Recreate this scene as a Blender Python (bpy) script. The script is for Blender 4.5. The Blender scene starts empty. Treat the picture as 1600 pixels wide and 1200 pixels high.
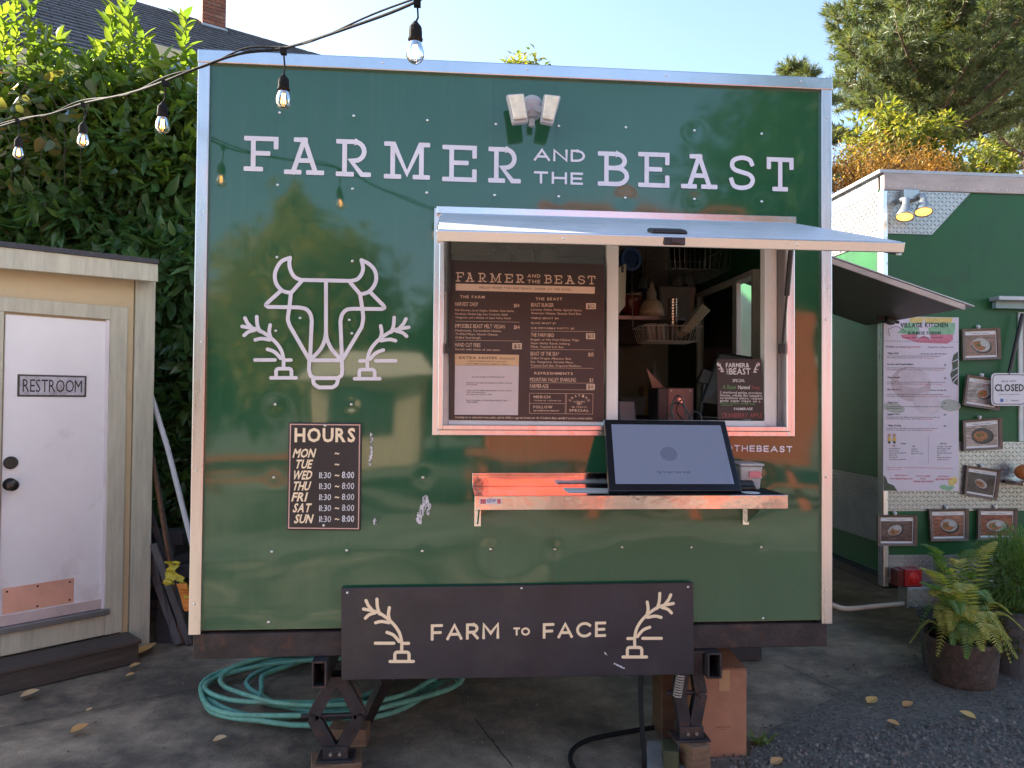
import bpy, bmesh, math, random
from mathutils import Vector, Matrix, noise
random.seed(11)
R = math.radians
scene = bpy.context.scene
COL = scene.collection

# ------------------------------------------------------------------ camera
FPX = 1160.0                                   # focal length in pixels of the 1600 px wide photograph
YAW, PITCH, ROLL = R(4.746), R(1.2), R(0.4605)
CAM = Vector((0.0, -3.0072, 1.5225))
_f = Vector((math.sin(YAW)*math.cos(PITCH), math.cos(YAW)*math.cos(PITCH), math.sin(PITCH)))
_r0 = Vector((math.cos(YAW), -math.sin(YAW), 0)); _u0 = _r0.cross(_f)
_r = _r0*math.cos(ROLL)+_u0*math.sin(ROLL); _u = -_r0*math.sin(ROLL)+_u0*math.cos(ROLL)
cd = bpy.data.cameras.new('camera'); cam = bpy.data.objects.new('camera', cd); COL.objects.link(cam)
cd.sensor_width = 36.0; cd.lens = 36.0*FPX/1600.0; cd.clip_start = 0.05; cd.clip_end = 2000
m = Matrix((( _r.x, _u.x, -_f.x, CAM.x), (_r.y, _u.y, -_f.y, CAM.y), (_r.z, _u.z, -_f.z, CAM.z), (0, 0, 0, 1)))
cam.matrix_world = m
scene.camera = cam

# ------------------------------------------------------------------ sky, sun, exposure
SUN_EL, SUN_AZ = 27.0, -62.0                   # azimuth from +Y, negative = to the left
w = bpy.data.worlds.new('World'); scene.world = w; w.use_nodes = True
nt = w.node_tree; nt.nodes.clear()
sky = nt.nodes.new('ShaderNodeTexSky'); sky.sky_type = 'NISHITA'; sky.sun_disc = False
sky.sun_elevation = R(SUN_EL); sky.sun_rotation = R(SUN_AZ)
sky.air_density = 1.0; sky.dust_density = 1.2; sky.ozone_density = 1.0
bg = nt.nodes.new('ShaderNodeBackground'); bg.inputs['Strength'].default_value = 0.08
wo = nt.nodes.new('ShaderNodeOutputWorld')
nt.links.new(sky.outputs[0], bg.inputs[0]); nt.links.new(bg.outputs[0], wo.inputs[0])
sd = bpy.data.lights.new('sun', 'SUN'); sd.energy = 5.0; sd.angle = R(0.5); sd.color = (1.0, 0.9, 0.76)
sun = bpy.data.objects.new('sun', sd); COL.objects.link(sun)
to_sun = Vector((math.sin(R(SUN_AZ))*math.cos(R(SUN_EL)), math.cos(R(SUN_AZ))*math.cos(R(SUN_EL)), math.sin(R(SUN_EL))))
sun.rotation_euler = to_sun.to_track_quat('Z', 'Y').to_euler(); sun.location = to_sun*30
scene.view_settings.view_transform = 'Standard'; scene.view_settings.look = 'None'
scene.view_settings.gamma = 1.0; scene.view_settings.use_curve_mapping = False
scene.view_settings.exposure = 2.5
scene.render.engine = 'CYCLES'
scene.cycles.max_bounces = 8; scene.cycles.transparent_max_bounces = 12
scene.cycles.sample_clamp_indirect = 6.0
try: scene.cycles.use_denoising = True
except Exception: pass

# ------------------------------------------------------------------ measuring helpers: a pixel of the photograph onto a real plane
def ray(px, py):
    return (_r*((px-800)/FPX) + _u*((600-py)/FPX) + _f)
def at(px, py, Y=0.0):
    d = ray(px, py); return CAM + d*((Y-CAM.y)/d.y)
def gnd(px, py, z=0.0):
    d = ray(px, py); return CAM + d*((z-CAM.z)/d.z)
def onp(px, py, p0, n):
    d = ray(px, py); return CAM + d*((p0-CAM).dot(n)/d.dot(n))

# ------------------------------------------------------------------ object helpers
def prop(o, label=None, cat=None, group=None, kind=None):
    if label: o['label'] = label
    if cat: o['category'] = cat
    if group: o['group'] = group
    if kind: o['kind'] = kind
    return o
def thing(name, label, cat, loc=(0, 0, 0), group=None):
    o = bpy.data.objects.new(name, None); COL.objects.link(o); o.location = loc
    o.empty_display_size = 0.1
    return prop(o, label, cat, group)
def setparent(o, p):
    if p is None: return o
    o.parent = p
    o.matrix_parent_inverse = Matrix.Translation(-Vector(p.location))   # every child keeps world coordinates
    return o
class MB:
    def __init__(s, M=None): s.v = []; s.f = []; s.M = M
    def add(s, vs, fs):
        b = len(s.v)
        if s.M is not None: vs = [s.M @ Vector(v) for v in vs]
        s.v += [tuple(v) for v in vs]; s.f += [tuple(i+b for i in f) for f in fs]; return s
    def box(s, x0, x1, y0, y1, z0, z1):
        return s.add([(x0,y0,z0),(x1,y0,z0),(x1,y1,z0),(x0,y1,z0),(x0,y0,z1),(x1,y0,z1),(x1,y1,z1),(x0,y1,z1)],
                     [(0,3,2,1),(4,5,6,7),(0,1,5,4),(1,2,6,5),(2,3,7,6),(3,0,4,7)])
    def hexa(s, a):                            # eight corners, bottom ring then top ring
        return s.add(a, [(0,3,2,1),(4,5,6,7),(0,1,5,4),(1,2,6,5),(2,3,7,6),(3,0,4,7)])
    def slab(s, q, n):                         # quad q (ccw seen from front) thickened backwards by vector n
        q = [Vector(p) for p in q]; n = Vector(n)
        return s.hexa([p+n for p in q]+q)
    def bar(s, a, b, w, h, up=(0, 0, 1)):
        a = Vector(a); b = Vector(b); d = (b-a).normalized(); up = Vector(up)
        x = d.cross(up)
        if x.length < 1e-4: x = d.cross(Vector((0, 1, 0)))
        x.normalize(); y = x.cross(d)
        x *= w/2; y *= h/2
        return s.hexa([a-x-y, a+x-y, a+x+y, a-x+y, b-x-y, b+x-y, b+x+y, b-x+y])
    def tube(s, pts, r, n=8, cap=True):
        pts = [Vector(p) for p in pts]; rs = r if isinstance(r, (list, tuple)) else [r]*len(pts)
        vs = []; fs = []; prev = None
        for i, p in enumerate(pts):
            t = (pts[min(i+1, len(pts)-1)]-pts[max(i-1, 0)])
            if t.length < 1e-9: t = Vector((0, 0, 1))
            t.normalize()
            if prev is None:
                a = t.cross(Vector((0, 0, 1)))
                if a.length < 1e-3: a = t.cross(Vector((0, 1, 0)))
            else:
                a = prev - t*prev.dot(t)
                if a.length < 1e-6: a = t.cross(Vector((0, 0, 1)))
            a.normalize(); prev = a; b = t.cross(a)
            for k in range(n):
                an = 2*math.pi*k/n; vs.append(p+(a*math.cos(an)+b*math.sin(an))*rs[i])
        for i in range(len(pts)-1):
            for k in range(n):
                k2 = (k+1) % n; fs.append((i*n+k, i*n+k2, (i+1)*n+k2, (i+1)*n+k))
        if cap: fs.append(tuple(range(n-1, -1, -1))); fs.append(tuple((len(pts)-1)*n+k for k in range(n)))
        return s.add(vs, fs)
    def lathe(s, prof, c=(0, 0, 0), axis=(0, 0, 1), n=16):   # prof: (radius, height) along axis
        ax = Vector(axis).normalized(); a = ax.cross(Vector((0, 1, 0)))
        if a.length < 1e-3: a = ax.cross(Vector((1, 0, 0)))
        a.normalize(); b = ax.cross(a); c = Vector(c); vs = []; fs = []
        for r_, h in prof:
            for k in range(n):
                an = 2*math.pi*k/n; vs.append(c+ax*h+(a*math.cos(an)+b*math.sin(an))*max(r_, 1e-5))
        for i in range(len(prof)-1):
            for k in range(n):
                k2 = (k+1) % n; fs.append((i*n+k, i*n+k2, (i+1)*n+k2, (i+1)*n+k))
        fs.append(tuple(range(n-1, -1, -1))); fs.append(tuple((len(prof)-1)*n+k for k in range(n)))
        return s.add(vs, fs)
    def quad(s, a, b, c, d): return s.add([a, b, c, d], [(0, 1, 2, 3)])
    def mesh(s, name):
        me = bpy.data.meshes.new(name); me.from_pydata(s.v, [], s.f); me.validate(); me.update(); return me
    def build(s, name, mat, parent=None, smooth=False, bevel=0, label=None, cat=None, group=None, kind=None, seg=1):
        me = s.mesh(name); me.materials.append(mat)
        if smooth:
            for p in me.polygons: p.use_smooth = True
        o = bpy.data.objects.new(name, me); COL.objects.link(o); setparent(o, parent)
        if bevel:
            b = o.modifiers.new('edge', 'BEVEL'); b.width = bevel; b.segments = seg; b.limit_method = 'ANGLE'
        return prop(o, label, cat, group, kind)

# ------------------------------------------------------------------ materials
def srgb(r, g, b):
    f = lambda c: (c/255/12.92) if c/255 <= 0.04045 else ((c/255+0.055)/1.055)**2.4
    return (f(r), f(g), f(b))
_mats = {}
def mat(name, col, rough=0.5, metal=0.0, var=0.15, vs=6.0, bump=0.0, bs=60.0, coat=0.0, spec=0.5, emit=None, es=0.0,
        stretch=None, dirt=None, dscale=3.0, dlow=0.5, dhigh=0.7, trans=0.0, alpha=1.0, rvar=0.1, det=5.0):
    if name in _mats: return _mats[name]
    mt = bpy.data.materials.new(name); mt.use_nodes = True; t = mt.node_tree; N = t.nodes; L = t.links
    b = N['Principled BSDF']
    tc = N.new('ShaderNodeTexCoord'); mp = N.new('ShaderNodeMapping'); L.new(tc.outputs['Object'], mp.inputs['Vector'])
    if stretch: mp.inputs['Scale'].default_value = stretch
    n1 = N.new('ShaderNodeTexNoise'); n1.inputs['Scale'].default_value = vs; n1.inputs['Detail'].default_value = det
    n1.inputs['Roughness'].default_value = 0.65
    L.new(mp.outputs[0], n1.inputs['Vector'])
    cr = N.new('ShaderNodeValToRGB'); L.new(n1.outputs['Fac'], cr.inputs[0])
    e = cr.color_ramp.elements
    e[0].position = 0.3; e[1].position = 0.7
    e[0].color = (*[max(0, c*(1-var)) for c in col], 1); e[1].color = (*[min(1, c*(1+var)) for c in col], 1)
    out = cr.outputs[0]
    if dirt:
        n2 = N.new('ShaderNodeTexNoise'); n2.inputs['Scale'].default_value = dscale; n2.inputs['Detail'].default_value = 8; n2.inputs['Roughness'].default_value = 0.7
        L.new(mp.outputs[0], n2.inputs['Vector'])
        r2 = N.new('ShaderNodeMapRange'); r2.inputs[1].default_value = dlow; r2.inputs[2].default_value = dhigh
        L.new(n2.outputs['Fac'], r2.inputs[0])
        mx = N.new('ShaderNodeMix'); mx.data_type = 'RGBA'
        L.new(r2.outputs[0], mx.inputs[0]); L.new(out, mx.inputs[6]); mx.inputs[7].default_value = (*dirt, 1)
        out = mx.outputs[2]
    L.new(out, b.inputs['Base Color'])
    if rvar:
        rr = N.new('ShaderNodeMapRange'); rr.inputs[3].default_value = max(0, rough-rvar*rough); rr.inputs[4].default_value = min(1, rough+rvar*rough)
        L.new(n1.outputs['Fac'], rr.inputs[0]); L.new(rr.outputs[0], b.inputs['Roughness'])
    else: b.inputs['Roughness'].default_value = rough
    b.inputs['Metallic'].default_value = metal; b.inputs['Specular IOR Level'].default_value = spec
    b.inputs['Coat Weight'].default_value = coat; b.inputs['Coat Roughness'].default_value = 0.03
    b.inputs['Transmission Weight'].default_value = trans; b.inputs['Alpha'].default_value = alpha
    if emit: b.inputs['Emission Color'].default_value = (*emit, 1); b.inputs['Emission Strength'].default_value = es
    if bump:
        n3 = N.new('ShaderNodeTexNoise'); n3.inputs['Scale'].default_value = bs; n3.inputs['Detail'].default_value = 4
        L.new(mp.outputs[0], n3.inputs['Vector'])
        bp = N.new('ShaderNodeBump'); bp.inputs['Strength'].default_value = bump; bp.inputs['Distance'].default_value = 0.01
        L.new(n3.outputs['Fac'], bp.inputs['Height']); L.new(bp.outputs[0], b.inputs['Normal'])
    _mats[name] = mt; return mt
def leafmat(name, cols, trans=0.35, rough=0.4):
    mt = bpy.data.materials.new(name); mt.use_nodes = True; t = mt.node_tree; N = t.nodes; L = t.links
    b = N['Principled BSDF']; b.inputs['Roughness'].default_value = rough
    g = N.new('ShaderNodeNewGeometry'); oi = N.new('ShaderNodeObjectInfo')
    ad = N.new('ShaderNodeMath'); ad.operation = 'ADD'; fr = N.new('ShaderNodeMath'); fr.operation = 'FRACT'
    L.new(g.outputs['Random Per Island'], ad.inputs[0]); L.new(oi.outputs['Random'], ad.inputs[1]); L.new(ad.outputs[0], fr.inputs[0])
    cr = N.new('ShaderNodeValToRGB'); L.new(fr.outputs[0], cr.inputs[0])
    els = cr.color_ramp.elements
    while len(els) < len(cols): els.new(0.5)
    for i, c in enumerate(cols):
        els[i].position = i/max(1, len(cols)-1); els[i].color = (*c, 1)
    L.new(cr.outputs[0], b.inputs['Base Color'])
    tr = N.new('ShaderNodeBsdfTranslucent')
    hs = N.new('ShaderNodeMix'); hs.data_type = 'RGBA'; hs.blend_type = 'MULTIPLY'; hs.inputs[0].default_value = 1
    L.new(cr.outputs[0], hs.inputs[6]); hs.inputs[7].default_value = (2.2, 2.0, 0.75, 1); L.new(hs.outputs[2], tr.inputs['Color'])
    mx = N.new('ShaderNodeMixShader'); mx.inputs[0].default_value = trans
    L.new(b.outputs[0], mx.inputs[1]); L.new(tr.outputs[0], mx.inputs[2]); L.new(mx.outputs[0], N['Material Output'].inputs[0])
    return mt
def glassmat(name, tint=(0.9, 0.95, 0.95), refl=0.15, rough=0.02):
    mt = bpy.data.materials.new(name); mt.use_nodes = True; t = mt.node_tree; N = t.nodes; L = t.links
    N.remove(N['Principled BSDF'])
    a = N.new('ShaderNodeBsdfTransparent'); a.inputs[0].default_value = (*tint, 1)
    g = N.new('ShaderNodeBsdfGlossy'); g.inputs['Roughness'].default_value = rough
    fr = N.new('ShaderNodeFresnel'); fr.inputs[0].default_value = 1.5
    ad = N.new('ShaderNodeMath'); ad.operation = 'ADD'; ad.inputs[1].default_value = refl; ad.use_clamp = True; L.new(fr.outputs[0], ad.inputs[0])
    mx = N.new('ShaderNodeMixShader'); L.new(ad.outputs[0], mx.inputs[0]); L.new(a.outputs[0], mx.inputs[1]); L.new(g.outputs[0], mx.inputs[2])
    L.new(mx.outputs[0], N['Material Output'].inputs[0]); return mt

M_alu = mat('brushed_aluminium', (0.66, 0.66, 0.69), 0.30, 1.0, 0.08, 30, stretch=(1, 1, 0.08), rvar=0.35, bump=0.05, bs=30, dirt=(0.42, 0.40, 0.40), dscale=9, dlow=0.55, dhigh=0.8)
M_alux = mat('brushed_aluminium_long', (0.64, 0.64, 0.67), 0.22, 1.0, 0.05, 6, rvar=0.35, bump=0.06, bs=9, dirt=(0.46, 0.45, 0.46), dscale=5, dlow=0.6, dhigh=0.85)
M_steel = mat('stainless_steel', (0.66, 0.65, 0.65), 0.10, 1.0, 0.06, 4, rvar=0.5, bump=0.22, bs=5)
M_screw = mat('zinc_screw', (0.75, 0.74, 0.7), 0.3, 1.0)
M_awn = mat('matt_aluminium_sheet', (0.70, 0.72, 0.76), 0.42, 0.55, 0.06, 8, rvar=0.2)
M_rail = mat('weathered_rail', (0.44, 0.36, 0.32), 0.5, 0.25, 0.15, 20, stretch=(0.3, 1, 1), dirt=(0.25, 0.21, 0.19), dscale=6, dlow=0.5, dhigh=0.75)
M_white = mat('white_vinyl_paint', (0.70, 0.68, 0.74), 0.32, var=0.07, vs=3, dirt=(0.55, 0.53, 0.56), dscale=5, dlow=0.52, dhigh=0.8)
M_vinyl = mat('white_window_vinyl', (0.72, 0.70, 0.69), 0.4, var=0.05)
M_cream = mat('cream_sign_paint', (0.82, 0.62, 0.42), 0.55, var=0.06, vs=40)
M_signblk = mat('charcoal_sign_paint', (0.025, 0.025, 0.035), 0.4, var=0.3, vs=4, dirt=(0.05, 0.045, 0.045), dscale=2.5)
M_black = mat('black_plastic', (0.012, 0.012, 0.014), 0.4)
M_rubber = mat('black_rubber', (0.014, 0.014, 0.015), 0.85, var=0.3, bump=0.1, spec=0.15)
M_wood = mat('weathered_wood', (0.17, 0.095, 0.055), 0.75, var=0.4, vs=14, stretch=(1, 1, 4), bump=0.3, bs=40)
M_iron = mat('rusty_black_steel', (0.036, 0.031, 0.034), 0.55, 0.3, 0.45, 9, bump=0.2, bs=90, dirt=(0.13, 0.06, 0.035), dscale=7, dlow=0.52, dhigh=0.75)

# ------------------------------------------------------------------ lettering: glyph outlines of Blender's own built-in font, laid out by hand
CHARS = ''.join(sorted(set('ABCDEFGHIJKLMNOPQRSTUVWXYZabcdefghijklmnopqrstuvwxyz0123456789$.,:;-~*!@/&+\'()|·')))
GL = {}
def load_glyphs():
    objs = []
    for bold in (0, 1, 2):
        for ch in CHARS:
            c = bpy.data.curves.new('glyph', 'FONT'); c.body = ch; c.resolution_u = 2
            if bold: c.offset = (0, 0.012, 0.03)[bold]
            o = bpy.data.objects.new('glyph', c); COL.objects.link(o); objs.append((bold, ch, o))
    bpy.context.view_layer.update(); dg = bpy.context.evaluated_depsgraph_get()
    for bold, ch, o in objs:
        me = bpy.data.meshes.new_from_object(o.evaluated_get(dg))
        vs = [(v.co.x, v.co.y) for v in me.vertices]; fs = [tuple(p.vertices) for p in me.polygons]
        GL[(bold, ch)] = (vs, fs, min(v[0] for v in vs), max(v[0] for v in vs))
        bpy.data.meshes.remove(me)
    for b, ch, o in objs:
        c = o.data; bpy.data.objects.remove(o); bpy.data.curves.remove(c)
load_glyphs()
_cap = max(v[1] for v in GL[(0, 'H')][0])
def layout(s, bold=0, track=0.09):
    x = 0; V = []; F = []
    for ch in s:
        if ch == ' ': x += 0.3+track; continue
        if (bold, ch) not in GL: continue
        vs, fs, a, b = GL[(bold, ch)]; base = len(V)
        V += [(v[0]-a+x, v[1]/_cap) for v in vs]; F += [tuple(i+base for i in f) for f in fs]
        x += (b-a)+track
    wd = max(1e-6, x-track)
    return [(v[0]/wd, v[1]) for v in V], F
def text(mb, s, P0, P1, h, up=(0, 0, 1), bold=0, track=0.09, shear=0.0, off=(0, 0, 0)):
    """text s written from P0 to P1 along the baseline, cap height h"""
    V, F = layout(s, bold, track); P0 = Vector(P0); P1 = Vector(P1); u = Vector(up); d = P1-P0; dn = d.normalized(); o = Vector(off)
    mb.add([P0+d*x+u*(h*y)+dn*(h*shear*y)+o for x, y in V], F)
def ribbon(mb, pts, w, cap=True, sq=1.0):
    """flat stroke of width w along 2-D points, returned as 2-D verts; mb gets (x, y) pairs through mb.put"""
    P = [Vector((p[0], p[1])) for p in pts]; n = len(P); L = []; Rr = []
    for i in range(n):
        d0 = (P[i]-P[i-1]).normalized() if i > 0 else None
        d1 = (P[i+1]-P[i]).normalized() if i < n-1 else None
        if d0 is None: d0 = d1
        if d1 is None: d1 = d0
        n0 = Vector((-d0.y, d0.x)); n1 = Vector((-d1.y, d1.x)); mm = n0+n1
        if mm.length < 1e-4: mm = n0
        mm.normalize(); k = min(1.6, 1/max(0.3, mm.dot(n0)))
        L.append(P[i]+mm*(w/2*k)); Rr.append(P[i]-mm*(w/2*k))
    vs = []; fs = []
    for a, b in zip(L, Rr): vs += [a, b]
    for i in range(n-1): fs.append((2*i, 2*i+1, 2*i+3, 2*i+2))
    if cap:
        for e, (c, dd) in enumerate(((P[0], (P[0]-P[1]).normalized()), (P[-1], (P[-1]-P[-2]).normalized()))):
            nn = Vector((-dd.y, dd.x)); b = len(vs)
            vs += [c+nn*(w/2*math.copysign(abs(math.cos(t))**sq, math.cos(t)))+dd*(w/2*abs(math.sin(t))**sq) for t in [math.pi*k/8 for k in range(9)]]
            fs.append(tuple(range(b, b+9)))
    return vs, fs
def arc(cx, cy, rx, ry, a0, a1, n=10):
    return [(cx+rx*math.cos(R(a0+(a1-a0)*i/n)), cy+ry*math.sin(R(a0+(a1-a0)*i/n))) for i in range(n+1)]
def smoothpts(pts, n=5):
    P = [Vector((p[0], p[1])) for p in pts]; out = []
    for i in range(len(P)-1):
        p0 = P[max(i-1, 0)]; p1 = P[i]; p2 = P[i+1]; p3 = P[min(i+2, len(P)-1)]
        for k in range(n):
            t = k/n
            out.append(0.5*((2*p1)+(p2-p0)*t+(2*p0-5*p1+4*p2-p3)*t*t+(3*p1-p0-3*p2+p3)*t**3))
    out.append(P[-1]); return [(p.x, p.y) for p in out]
def smooth3(pts, n=6):
    P = [Vector(p) for p in pts]; out = []
    for i in range(len(P)-1):
        p0 = P[max(i-1, 0)]; p1 = P[i]; p2 = P[i+1]; p3 = P[min(i+2, len(P)-1)]
        for k in range(n):
            t = k/n
            out.append(0.5*((2*p1)+(p2-p0)*t+(2*p0-5*p1+4*p2-p3)*t*t+(3*p1-p0-3*p2+p3)*t**3))
    out.append(P[-1]); return out
SLAB = {
 'F': (0.85, [[(0,1),(.85,1),(.85,.74)], [(.2,0),(.2,1)], [(.2,.52),(.62,.52)], [(0,0),(.42,0)]]),
 'A': (1.06, [[(.28,1),(.56,1)], [(.2,0),(.52,1)], [(.53,1),(.87,0)], [(0,0),(.38,0)], [(.66,0),(1.06,0)], [(.33,.36),(.74,.36)]]),
 'R': (0.98, [[(0,1)]+[(.52,1)]+arc(.52,.71,.31,.29,90,-90)+[(.40,.42),(.76,0),(.98,0)], [(.2,0),(.2,1)], [(0,0),(.43,0)]]),
 'M': (1.24, [[(0,1),(.22,1),(.62,.1),(1.02,1),(1.24,1)], [(.19,0),(.19,1)], [(1.05,0),(1.05,1)], [(0,0),(.38,0)], [(.86,0),(1.24,0)]]),
 'E': (0.85, [[(.85,.74),(.85,1),(0,1)], [(.2,0),(.2,1)], [(.2,.52),(.62,.52)], [(0,0),(.85,0),(.85,.26)]]),
 'B': (0.84, [[(0,1),(.5,1)]+arc(.5,.77,.27,.23,90,-90), [(.2,.53),(.5,.53)]+arc(.52,.265,.32,.265,90,-90)+[(0,0)], [(.2,0),(.2,1)]]),
 'S': (0.76, [smoothpts([(.70,.80),(.62,.94),(.38,1.0),(.12,.92),(.05,.75),(.14,.60),(.38,.52),(.62,.44),(.73,.28),(.64,.08),(.38,0),(.12,.06),(.03,.26)], 4)]),
 'T': (0.85, [[(0,.74),(0,1),(.85,1),(.85,.74)], [(.425,0),(.425,1)], [(.21,0),(.64,0)]]),
}
def slab_letter(mb, ch, x0, x1, z0, z1, Y, wd, k0=0):
    """one slab-serif letter whose ink fills x0..x1, z0..z1 on the plane y = Y"""
    W, strokes = SLAB[ch]; h = wd/2
    sx = (x1-x0-wd)/W; sz = (z1-z0-wd)
    for k, st in enumerate(strokes):
        pts = [(x0+h+p[0]*sx, z0+h+p[1]*sz) for p in st]
        vs, fs = ribbon(mb, pts, wd, True, 0.4)
        mb.add([(v.x, Y-0.00025*k, v.y) for v in vs], fs)

SANS = {                                       # monoline capitals for the painted signs: width, strokes
 'F': (.62, [[(.62,1),(0,1),(0,0)], [(0,.48),(.54,.48)]]), 'A': (.90, [[(0,0),(.45,1),(.90,0)], [(.17,.32),(.73,.32)]]),
 'R': (.68, [[(0,0),(0,1)], [(0,1),(.38,1)]+arc(.38,.72,.27,.28,90,-90)+[(0,.44)], [(.34,.44),(.68,0)]]), 'M': (.96, [[(0,0),(0,1),(.48,.32),(.96,1),(.96,0)]]),
 'T': (.70, [[(0,1),(.70,1)], [(.35,1),(.35,0)]]), 'O': (1.0, [arc(.5,.5,.5,.5,90,-90,14), arc(.5,.5,.5,.5,90,270,14)]), 'C': (.92, [arc(.5,.5,.5,.5,42,318,22)]),
 'E': (.60, [[(.60,1),(0,1),(0,0),(.60,0)], [(0,.5),(.54,.5)]]), 'N': (.78, [[(0,0),(0,1),(.78,0),(.78,1)]]), 'D': (.78, [[(0,0),(0,1)], [(0,1),(.30,1)]+arc(.30,.5,.48,.5,90,-90)+[(0,0)]]),
 'H': (.76, [[(0,0),(0,1)], [(.76,0),(.76,1)], [(0,.5),(.76,.5)]]), 'B': (.62, [[(0,0),(0,1)], [(0,1),(.34,1)]+arc(.34,.755,.24,.245,90,-90)+[(0,.51)], [(.34,.51)]+arc(.36,.255,.27,.255,90,-90)+[(0,0)]]),
 'S': (.62, SLAB['S'][1]), '@': (.9, [arc(.5,.5,.45,.5,-40,-330,20), arc(.5,.5,.2,.22,0,360,12)]),
}
def sans(parent, material, s, P0, P1, h, wd, Y, name='letter', track=.34):
    """every capital of s becomes a part of its own; the row is fitted between P0 and P1"""
    tot = sum(SANS[c][0] for c in s)+track*(len(s)-1); L_ = (P1-P0).length; sx = (L_-wd)/tot; d = (P1-P0).normalized(); x = wd/2
    for c in s:
        b = MB()
        for k, st in enumerate(SANS[c][1]):
            if c == 'S': st = [(p[0]*.82, p[1]) for p in st]
            vs, fs = ribbon(b, [(x+p[0]*sx, wd/2+p[1]*(h-wd)) for p in st], wd, True, 0.55)
            b.add([(P0.x+d.x*v.x, Y-.00025*k, P0.z+d.z*v.x+v.y) for v in vs], fs)
        b.build(name, material, parent); x += (SANS[c][0]+track)*sx

# ================================================================== SETTING: ground, gravel
M_conc = mat('stained_concrete', (0.31, 0.24, 0.172), 0.8, var=0.5, vs=4.5, bump=0.6, bs=160, dirt=(0.095, 0.076, 0.06), dscale=1.6, dlow=0.40, dhigh=0.60, det=10, rvar=0.3)
def axis(lo, hi, fine_lo, fine_hi, step):
    a = []; x = fine_lo
    while x <= fine_hi+1e-6: a.append(x); x += step
    k = step
    x = fine_hi
    while x < hi: k *= 1.7; x += k; a.append(min(x, hi))
    k = step; x = fine_lo; pre = []
    while x > lo: k *= 1.7; x -= k; pre.append(max(x, lo))
    return pre[::-1]+a
def sheet(xs, ys, fz):
    vs = [(x, y, fz(x, y)) for y in ys for x in xs]; n = len(xs)
    return vs, [(j*n+i, j*n+i+1, (j+1)*n+i+1, (j+1)*n+i) for j in range(len(ys)-1) for i in range(n-1)]
b = MB(); vs, fs = sheet(axis(-400, 400, -6, 6, 0.12), axis(-400, 400, -5, 6, 0.12),
    lambda x, y: (0.006*noise.noise((x*0.9, y*0.9, 1.3)) - 0.004) if abs(x) < 8 and abs(y) < 8 else 0.0)
b.add(vs, fs); b.build('concrete_ground', M_conc, smooth=True, kind='structure')
# slab joints: narrow sunk seams of dirt running across the pad
M_joint = mat('joint_dirt', (0.018, 0.017, 0.016), 0.9, var=0.4, vs=40)
for k, (pa, pb) in enumerate((((0, 1140), (415, 1057)), ((1225, 1040), (1330, 1090)), ((800, 1200), (742, 1125)))):
    a = gnd(*pa); c = gnd(*pb); n = 26; d = (c-a); s_ = Vector((-d.y, d.x, 0)).normalized(); pts = []
    L_ = []; R_ = []
    for i in range(n+1):
        t = i/n; wob = 0.006*noise.noise((t*9, k*3.1, 0)); wid = 0.003+0.002*noise.noise((t*17, k, 4))
        p = a+d*t+s_*wob; L_.append(p+s_*wid); R_.append(p-s_*wid)
    b = MB(); b.add([(p.x, p.y, 0.0065) for p in L_]+[(p.x, p.y, 0.0065) for p in R_], [(i, i+1, n+2+i, n+1+i) for i in range(n)])
    b.build('pavement_joint', M_joint, kind='structure')
# gravel bed at the right
M_gravel = mat('gravel_bed', (0.12, 0.10, 0.083), 0.85, var=0.6, vs=45, bump=0.8, bs=120)
gp = [gnd(1168, 1199), gnd(1180, 1158), gnd(1300, 1092), gnd(1420, 1042), gnd(1490, 1028), Vector((3.6, 1.45, 0)), Vector((9, 1.4, 0)), Vector((9, -9, 0)), Vector((0.9, -9, 0)), Vector((0.95, -1.2, 0))]
_g = []
for i in range(4):
    for k in range(8):
        t_ = k/8; q_ = gp[i].lerp(gp[i+1], t_); q_.x += .035*noise.noise((q_.x*9, q_.y*9, 1)); q_.y += .035*noise.noise((q_.x*9, q_.y*9, 5)); _g.append(q_)
gp = _g+gp[4:]
b = MB(); b.add([(p.x, p.y, 0.009) for p in gp], [tuple(range(len(gp)))]); b.build('gravel_bed', M_gravel, kind='structure')
def inpoly(x, y, poly):
    c = False; j = len(poly)-1
    for i in range(len(poly)):
        a, q = poly[i], poly[j]
        if (a.y > y) != (q.y > y) and x < (q.x-a.x)*(y-a.y)/(q.y-a.y)+a.x: c = not c
        j = i
    return c
M_stone = leafmat('gravel_stone', [(0.055, 0.048, 0.044), (0.115, 0.10, 0.09), (0.17, 0.145, 0.125), (0.08, 0.07, 0.063), (0.26, 0.225, 0.19)], 0.0, 0.75)
b = MB(); rg = random.Random(5)
def pebble(b, x, y, z, s, rg):
    vs = []
    for i in range(5):
        a = i*1.2566+rg.uniform(-.3, .3); rr = s*rg.uniform(.7, 1.2); vs.append((x+rr*math.cos(a), y+rr*math.sin(a), z-s*.2))
    for i in range(5):
        a = i*1.2566+rg.uniform(-.3, .3); rr = s*rg.uniform(.4, .8); vs.append((x+rr*math.cos(a), y+rr*math.sin(a), z+s*rg.uniform(.45, .8)))
    b.add(vs, [(0,1,6,5),(1,2,7,6),(2,3,8,7),(3,4,9,8),(4,0,5,9),(5,6,7,8,9)])
cnt = 0
while cnt < 13000:
    x = rg.uniform(0.8, 4.2); y = rg.uniform(-0.9, 1.55)
    dens = 1.0 if y < 0.35 else 0.55
    if not inpoly(x, y, gp):
        if not inpoly(x+abs(rg.gauss(0, .10)), y-abs(rg.gauss(0, .08)), gp): continue
        if rg.random() > .5: continue
    if rg.random() > dens: continue
    pebble(b, x, y, 0.011, rg.uniform(0.004, 0.011)*(1.7 if rg.random() < .04 else 1)*(.55 if 0.15 < y-.25*x+.35 < .75 else 1), rg); cnt += 1
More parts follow.
